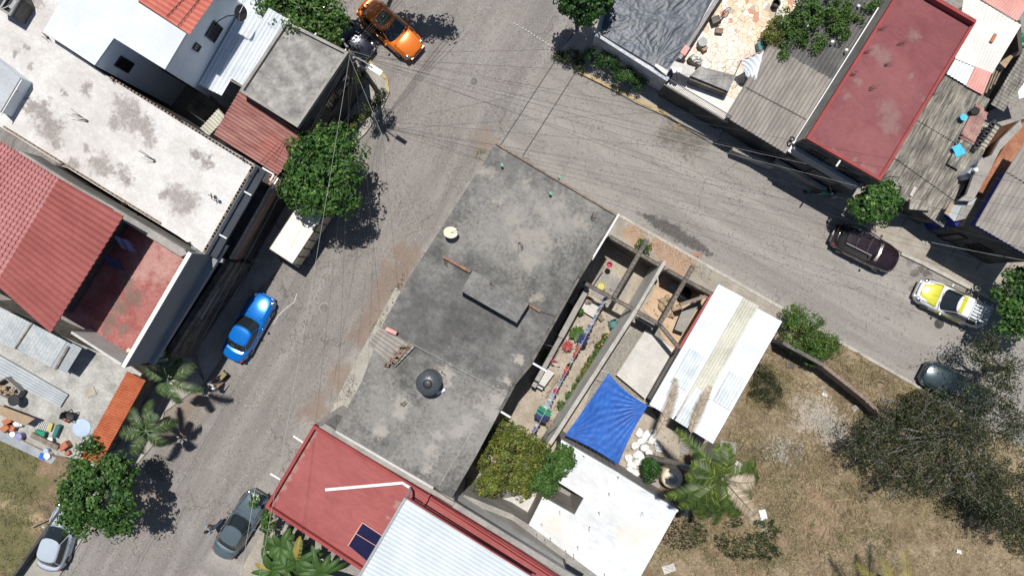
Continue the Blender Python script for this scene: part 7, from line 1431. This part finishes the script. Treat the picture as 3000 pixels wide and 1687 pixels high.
# overhead wires
def wire(label, a, b, za, zb, sag=.35, r=.014, m='cable', mid=None):
    r = r * .58
    p, q = P(a[0], a[1], za), P(b[0], b[1], zb); n = 14
    pts_ = [p.lerp(q, i / n) - Vector((0, 0, sag * 4 * (i / n) * (1 - i / n))) for i in range(n + 1)]
    return solo('power_line', MB().tube(pts_, r, 5), M[m], label, 'wire', 'overhead wires')
TP = (1031, 158); tz = 7.1
def W2(label, b, zb, i=0, **k): wire(label, (TP[0] + R.uniform(-10, 10), TP[1] + R.uniform(-12, 12)), b, tz - .1 * (i % 4), zb, **k)
W2('pale drop wire from the pole to the street corner of the dark roof', (1254, 729), 6.55, m='cablepale', r=.011)
W2('pale twisted wire from the pole running down over the white boxed truck', (700, 2000), 7.0, 1, m='cablepale', r=.012, sag=.5)
W2('wire from the pole down the street, just right of the truck', (830, 1990), 7.0, 2, sag=.6, m='cable', r=.010)
W2('wire from the pole down to the street edge of the dark roof', (985, 1245), 6.6, 3, sag=.4, r=.011)
W2('thin wire from the pole down to the ribbed porch roof', (1116, 950), 6.7, 0, sag=.4, r=.011)
for i, (bx_, by_, zz) in enumerate(((3120, 560, 6.6), (3120, 640, 6.8), (3120, 705, 6.8), (3120, 760, 6.6), (3120, 845, 6.4), (3120, 905, 6.4))):
    W2(['highest long wire across the second street to the right edge', 'second long wire across the second street', 'third long wire across the second street', 'fourth long wire across the second street', 'fifth long wire across the second street', 'lowest long wire across the second street'][i], (bx_, by_), zz, i, sag=.55, r=.012, m='cable')
W2('drop wire from the pole to the balcony below the plum roof', (2510, 545), 4.6, 1, m='cablepale', r=.009, sag=.4); W2('drop wire from the pole to the corner of the streaked roof', (2590, 530), 3.2, 2, r=.009, m='cablepale', sag=.4); W2('drop wire from the pole to the ribbed roof', (2125, 352), 3.6, 3, r=.013, sag=.3)
W2('drop wire from the pole to the dark slab beside the crazy paving', (2150, 224), 3.4, 0, r=.012, sag=.3); W2('drop wire from the pole to the black plastic roof', (1752, 140), 3.2, 1, r=.012, sag=.25)
for i, xx in enumerate((1148, 1168, 1190, 1215)): W2(['leftmost of the wires fanning to the top edge over the orange hatchback', 'second of the wires fanning to the top edge', 'third of the wires fanning to the top edge', 'rightmost of the wires fanning to the top edge'][i], (xx + 130, -190), 7.2, i, r=.026 if i < 2 else .018, sag=.25)
wire('long wire from the top of the street over the balcony house', (1016, 176), (590, 960), 6.6, 6.9, .3, .01); wire('second long wire beside the balcony railing', (1018, 182), (602, 975), 6.3, 6.6, .3, .01)
wire('street wire continuing past the feather palms', (590, 960), (140, 1760), 6.9, 6.8, .4, .01); wire('second street wire continuing past the leafy tree', (602, 975), (165, 1760), 6.6, 6.5, .4, .01)
wire('washing wire across the middle of the dark roof', (1205, 1005), (1492, 1160), 7.4, 6.9, .1, .012, 'cablepale'); wire('thin wire from the dark roof to the planter wall', (1507, 980), (1660, 1028), 6.8, 3.0, .1, .014, 'cablepale')
wire('wire over the parked grey green sedan, along the street', (752, 1400), (690, 1760), 6.6, 6.6, .1, .016, 'cablepale')
wire('pale wire above the pavement near the taxi', (2728, 710), (3100, 780), 5.2, 5.4, .2, .011, 'cablepale')
# rope on vacant lot and odd litter
for px, py, sx, sy, rz, m, lb, nm in ((2236, 1507, .42, .62, .2, 'whitepaint', 'white plastic chair seat lying on the dry lot', 'chair seat'), (2133, 1310, 1.05, .78, -.15, 'conc', 'grey brown board lying beside the white shed corner', 'board'), (2165, 1360, .5, .25, -.6, 'whitecl', 'crumpled white bag beside the grey brown board', 'bag'), (2416, 1157, .35, .18, -.6, 'whitepaint', 'small white box near the rubble patch', 'box'), (2810, 1615, .3, .22, -.3, 'whitepaint', 'small white block at the lower right of the lot', 'block'), (2505, 1195, .4, .32, .5, 'conc', 'flat stone right of the rubble patch', 'stone'), (2315, 1070, .55, .3, -.3, 'concd', 'dark slab half hidden in the grass below the lot wall', 'slab'), (2605, 1175, 1.1, .18, -.25, 'concd', 'dark timber lying across the bank near the pickup', 'timber'), (1960, 1665, .8, .5, .3, 'concpale', 'crumpled wire netting below the bushes at the bottom', 'netting')):
    g = MB().grid(lambda u, v, c=P(px, py, .2), sx=sx, sy=sy, rz=rz: c + Vector(((u - .5) * sx * math.cos(rz) - (v - .5) * sy * math.sin(rz), (u - .5) * sx * math.sin(rz) + (v - .5) * sy * math.cos(rz), .04 * math.sin(7 * u + 4 * v))), 6, 6, .06)
    solo(nm.replace(' ', '_'), g, M[m], lb, nm)
g = MB()
for k in range(900):
    f = R.random(); cx, cy = (2375 + 75 * f, 1195 + 80 * f) if k % 3 else (2290 + R.gauss(0, 25), 1320 + R.gauss(0, 14)); s_ = R.uniform(.03, .09)
    p = P(cx + R.gauss(0, 20), cy + R.gauss(0, 17), .12); g.box(p, s_ * 1.5, s_, s_ * .6, R.random() * 3, R.uniform(-.4, .4), R.uniform(-.4, .4))
tag(solo('rubble', g, M['walk'], None, None), 'pale rubble strewn over the middle of the dry lot', 'rubble', kind='stuff')
# lot boundary wall with its shadow
solo('lot_wall', MB().beam(P(2276, 1000, 1.0), P(2395, 1065, 1.0), .22, 1.9), M['concd'], 'low dark wall at the edge of the dry lot behind the two toned bush', 'wall'); solo('lot_wall', MB().beam(P(2395, 1066, .9), P(2520, 1165, .9), .2, 1.7), M['brick'], 'overgrown continuation of the lot wall under dry grass', 'wall'); solo('lot_wall', MB().beam(P(2520, 1166, .8), P(2640, 1275, .8), .2, 1.5), M['brick'], 'last stretch of the lot wall disappearing under the thorny tree', 'wall')
solo('yard_wall', MB().beam(P(2098, 1306, 1.4), P(1990, 1492, 1.4), .16, 2.6), M['conc'], 'grey yard wall below the coconut palm, from white shed to white roof', 'wall')
for k in range(7): solo('stepping_brick', MB().box(P(1848 + 16 * k, 1388 + 11 * k, .15), .38, .28, .14, TH2), M['terracotta'] if k % 2 else M['tanboard'], ['reddish paving brick nearest the sacks', 'tan paving brick, second from the sacks', 'reddish paving brick, third from the sacks', 'tan paving brick in the middle of the row', 'reddish paving brick, fifth from the sacks', 'tan paving brick below the ivory tank', 'reddish paving brick at the far end by the yard wall'][k], 'brick', 'bricks along the brushed white roof')
solo('wood_post', MB().beam(P(195, 1495, .4), P(90, 1545, .4), .08, .08), M['wood'], 'dark pole lying beside the silver hatchback', 'pole'); solo('lot_fence', MB().beam(P(215, 1450, .5), P(45, 1690, .5), .15, .9), M['walldark'], 'dark low wall between grassy lot and pavement, lower left', 'wall')
solo('planter_wall', MB().beam(P(850, 1525, .7), P(770, 1690, .7), .22, 1.3), M['conc'], 'grey wall edging the banana bed by the pavement', 'wall')
solo('pipe_arch', MB().tube([P(800, 1545, .4), P(812, 1518, 2.2), P(785, 1535, 2.2)], .08), M['wood'], 'bent thick pipe arch beside the banana bed', 'pipe')
# ---------------------------------------------------------------- people
def person(label, px, py, head, shirt, trousers, arm=.5, stride=.3, cap=None, carry=False):
    rz = math.atan2(-head[1], head[0]) - math.pi / 2; rt = thing('person', label, 'person', P(px, py, 0), rz)
    me = bpy.data.meshes.new('body')
    J = {'pel': (0, 0, .92, .13), 'spn': (0, .01, 1.15, .13), 'chs': (0, 0, 1.35, .15), 'nek': (0, .01, 1.5, .055), 'hd0': (0, .03, 1.6, .085), 'hd1': (0, .03, 1.7, .075)}
    for s_, n in ((-1, 'l'), (1, 'r')):
        f = stride * s_
        J.update({'hip' + n: (s_ * .1, 0, .88, .1), 'kne' + n: (s_ * .11, f * .6 + .05, .48, .065), 'ank' + n: (s_ * .11, f * 1.1 - .03, .09, .045), 'toe' + n: (s_ * .12, f * 1.1 + .14, .04, .04),
                  'sho' + n: (s_ * .19, 0, 1.42, .07), 'elb' + n: (s_ * .28, -f * .3 + arm * .12, 1.14, .045), 'wri' + n: (s_ * .27, -f * .5 + arm * .4, .98, .03), 'pal' + n: (s_ * .265, -f * .5 + arm * .48, .93, .034)})
        for q, dx in enumerate((-.03, -.012, .008, .026)): J['f%d%s' % (q, n)] = (s_ * .265 + dx, -f * .5 + arm * .5 + .05, .86 - .01 * (q % 2), .009)
        J['th' + n] = (s_ * .225, -f * .5 + arm * .5 + .04, .9, .011)
    E = [('pel', 'spn'), ('spn', 'chs'), ('chs', 'nek'), ('nek', 'hd0'), ('hd0', 'hd1')]
    for n in 'lr': E += [('pel', 'hip' + n), ('hip' + n, 'kne' + n), ('kne' + n, 'ank' + n), ('ank' + n, 'toe' + n), ('chs', 'sho' + n), ('sho' + n, 'elb' + n), ('elb' + n, 'wri' + n), ('wri' + n, 'pal' + n), ('pal' + n, 'th' + n)] + [('pal' + n, 'f%d%s' % (q, n)) for q in range(4)]
    ks = list(J); me.from_pydata([J[k][:3] for k in ks], [(ks.index(a), ks.index(b)) for a, b in E], []); me.update(); o = bpy.data.objects.new('body', me); C.objects.link(o); o.parent = rt
    me.materials.append(M['skin']); sk_ = o.modifiers.new('skin', 'SKIN'); lay = me.skin_vertices[0]
    for i, k in enumerate(ks): lay.data[i].radius = (J[k][3], J[k][3])
    lay.data[0].use_root = True; sb = o.modifiers.new('sub', 'SUBSURF'); sb.levels = sb.render_levels = 2
    part('hair', MB().blob((0, .015, 1.70), .1, .11, .1, 12, 8, .03), cap or M['hair'], rt, True, True)
    g = MB().lathe((0, 0, 0), [(.17, .92), (.17, 1.05), (.165, 1.2), (.18, 1.36), (.17, 1.44), (.09, 1.5), (.07, 1.5)], 16, .72)
    for s_ in (-1, 1): g.tube([Vector((s_ * .12, 0, 1.42)), Vector((s_ * .2, 0, 1.42)), Vector(J['elb' + ('l' if s_ < 0 else 'r')][:3]).lerp(Vector((s_ * .2, 0, 1.42)), .25)], [.09, .085, .065], 10)
    part('shirt', g, shirt, rt, True, True); g = MB().lathe((0, 0, 0), [(.13, .82), (.15, .86), (.165, .98)], 16, .78)
    for s_, n in ((-1, 'l'), (1, 'r')): g.tube([Vector(J['hip' + n][:3]), Vector(J['kne' + n][:3]), Vector(J['ank' + n][:3]) + Vector((0, 0, .03))], [.115, .085, .07], 10)
    part('trousers', g, trousers, rt, True, True)
    for n in 'lr': a, b = Vector(J['ank' + n][:3]), Vector(J['toe' + n][:3]); part('shoe', MB().tube([a + Vector((0, -.05, -.045)), (a + b) / 2 + Vector((0, 0, -.02)), b], [.05, .055, .04], 8), M['black'], rt, True, True)
    return rt
person('person in a white top seen from above, in the street by the palm shadows', 646, 1122, (30, -30), M['whitecl'], M['khaki'], 1.1, .2)
person('person with black hair and grey blue shirt walking in the street left of the sedan', 637, 1530, (40, -30), M['greyshirt'], M['denim'], .3, .55)
rt = thing('handcart', 'small yellowish two wheeled cart pushed by the person in the white top', 'handcart', P(662, 1096, 0), .8)
part('tray', MB().box((0, 0, .55), .5, .36, .2), M['khaki'], rt, True); part('handle', MB().tube([(-.25, .15, .6), (-.55, .15, .95), (-.55, -.15, .95), (-.25, -.15, .6)], .015), M['greymetal'], rt, True)
for s_ in (-1, 1): part('wheel', torus(MB(), (0, s_ * .22, .2), .17, .025, (0, 1, 0), 16), M['rubber'], rt, True)

# leaf litter and small debris in the yards and at the road edges
g = MB(); rr = random.Random(21)
for (cx, cy, rx, ry, n) in ((1740, 1010, 60, 90, 90), (1620, 1150, 50, 60, 60), (1790, 880, 60, 40, 60), (1960, 900, 50, 50, 50), (1900, 1350, 70, 40, 90), (1130, 930, 30, 70, 60), (1030, 1150, 20, 60, 50), (2000, 1250, 40, 50, 40)):
    for k in range(n):
        s_ = rr.uniform(.03, .08); g.box(P(cx + rr.gauss(0, rx * .5), cy + rr.gauss(0, ry * .5), .13), s_ * 1.6, s_, .02, rr.random() * 3)
tag(solo('leaf_litter', g, M['wood'], None, None), 'brown leaf litter and chips scattered about the yards and kerb edges', 'litter', kind='stuff')
for k, (a, b, w_, lb) in enumerate((((1650, 1000), (1612, 1068), .16, 'grey plank along the foot of the planter wall'), ((1640, 1100), (1600, 1165), .1, 'thin plank in the laundry yard by the basin'), ((2010, 1210), (1975, 1265), .2, 'board in the shade at the lower end of the white shed'), ((1920, 1080), (1890, 1130), .14, 'plank against the gravel beside the grey sheet'))):
    solo('plank', MB().beam(P(*a, .16), P(*b, .16), w_, .06), M['wood'], lb, 'plank')
for k, (px, py, sx, sy, m, lb) in enumerate(((1672, 902, .35, .3, 'concd', 'dark box under the clothes near the planter corner'), (1760, 930, .3, .4, 'wood', 'wooden crate near the green chair'), (1945, 1185, .6, .4, 'darkmetal', 'dark drum lid by the blue tarpaulin knot'), (1925, 1210, .5, .35, 'concd', 'dark stove in the shade under the shed end'), (1700, 800, .4, .3, 'conc', 'concrete trough in the darkest yard corner'))):
    solo('crate', MB().box(P(px, py, .25), sx, sy, .3, k * .7), M[m], lb, 'crate')

g = MB()
for i in range(9):
    a = P(1905 + 44 * i, 690 + 24.5 * i, .104); g.beam(a, a + Vector((-.55, -.95, 0)), .025, .008)
for i in range(6):
    a = P(2560 + 75 * i, 640 + 38 * i, .124); b = P(2600 + 75 * i, 560 + 38 * i, .124); g.beam(a, b, .03, .008)
struct('pavement_joints', g, M['tar'])
g = MB()
for i in range(13):
    a = P(760 - 11 * i, 735 - 0 * i, .175); b = P(690 - 11 * i, 870, .175); g.beam(a, b, .03, .008)
struct('ramp_grooves', g, M['dark'])
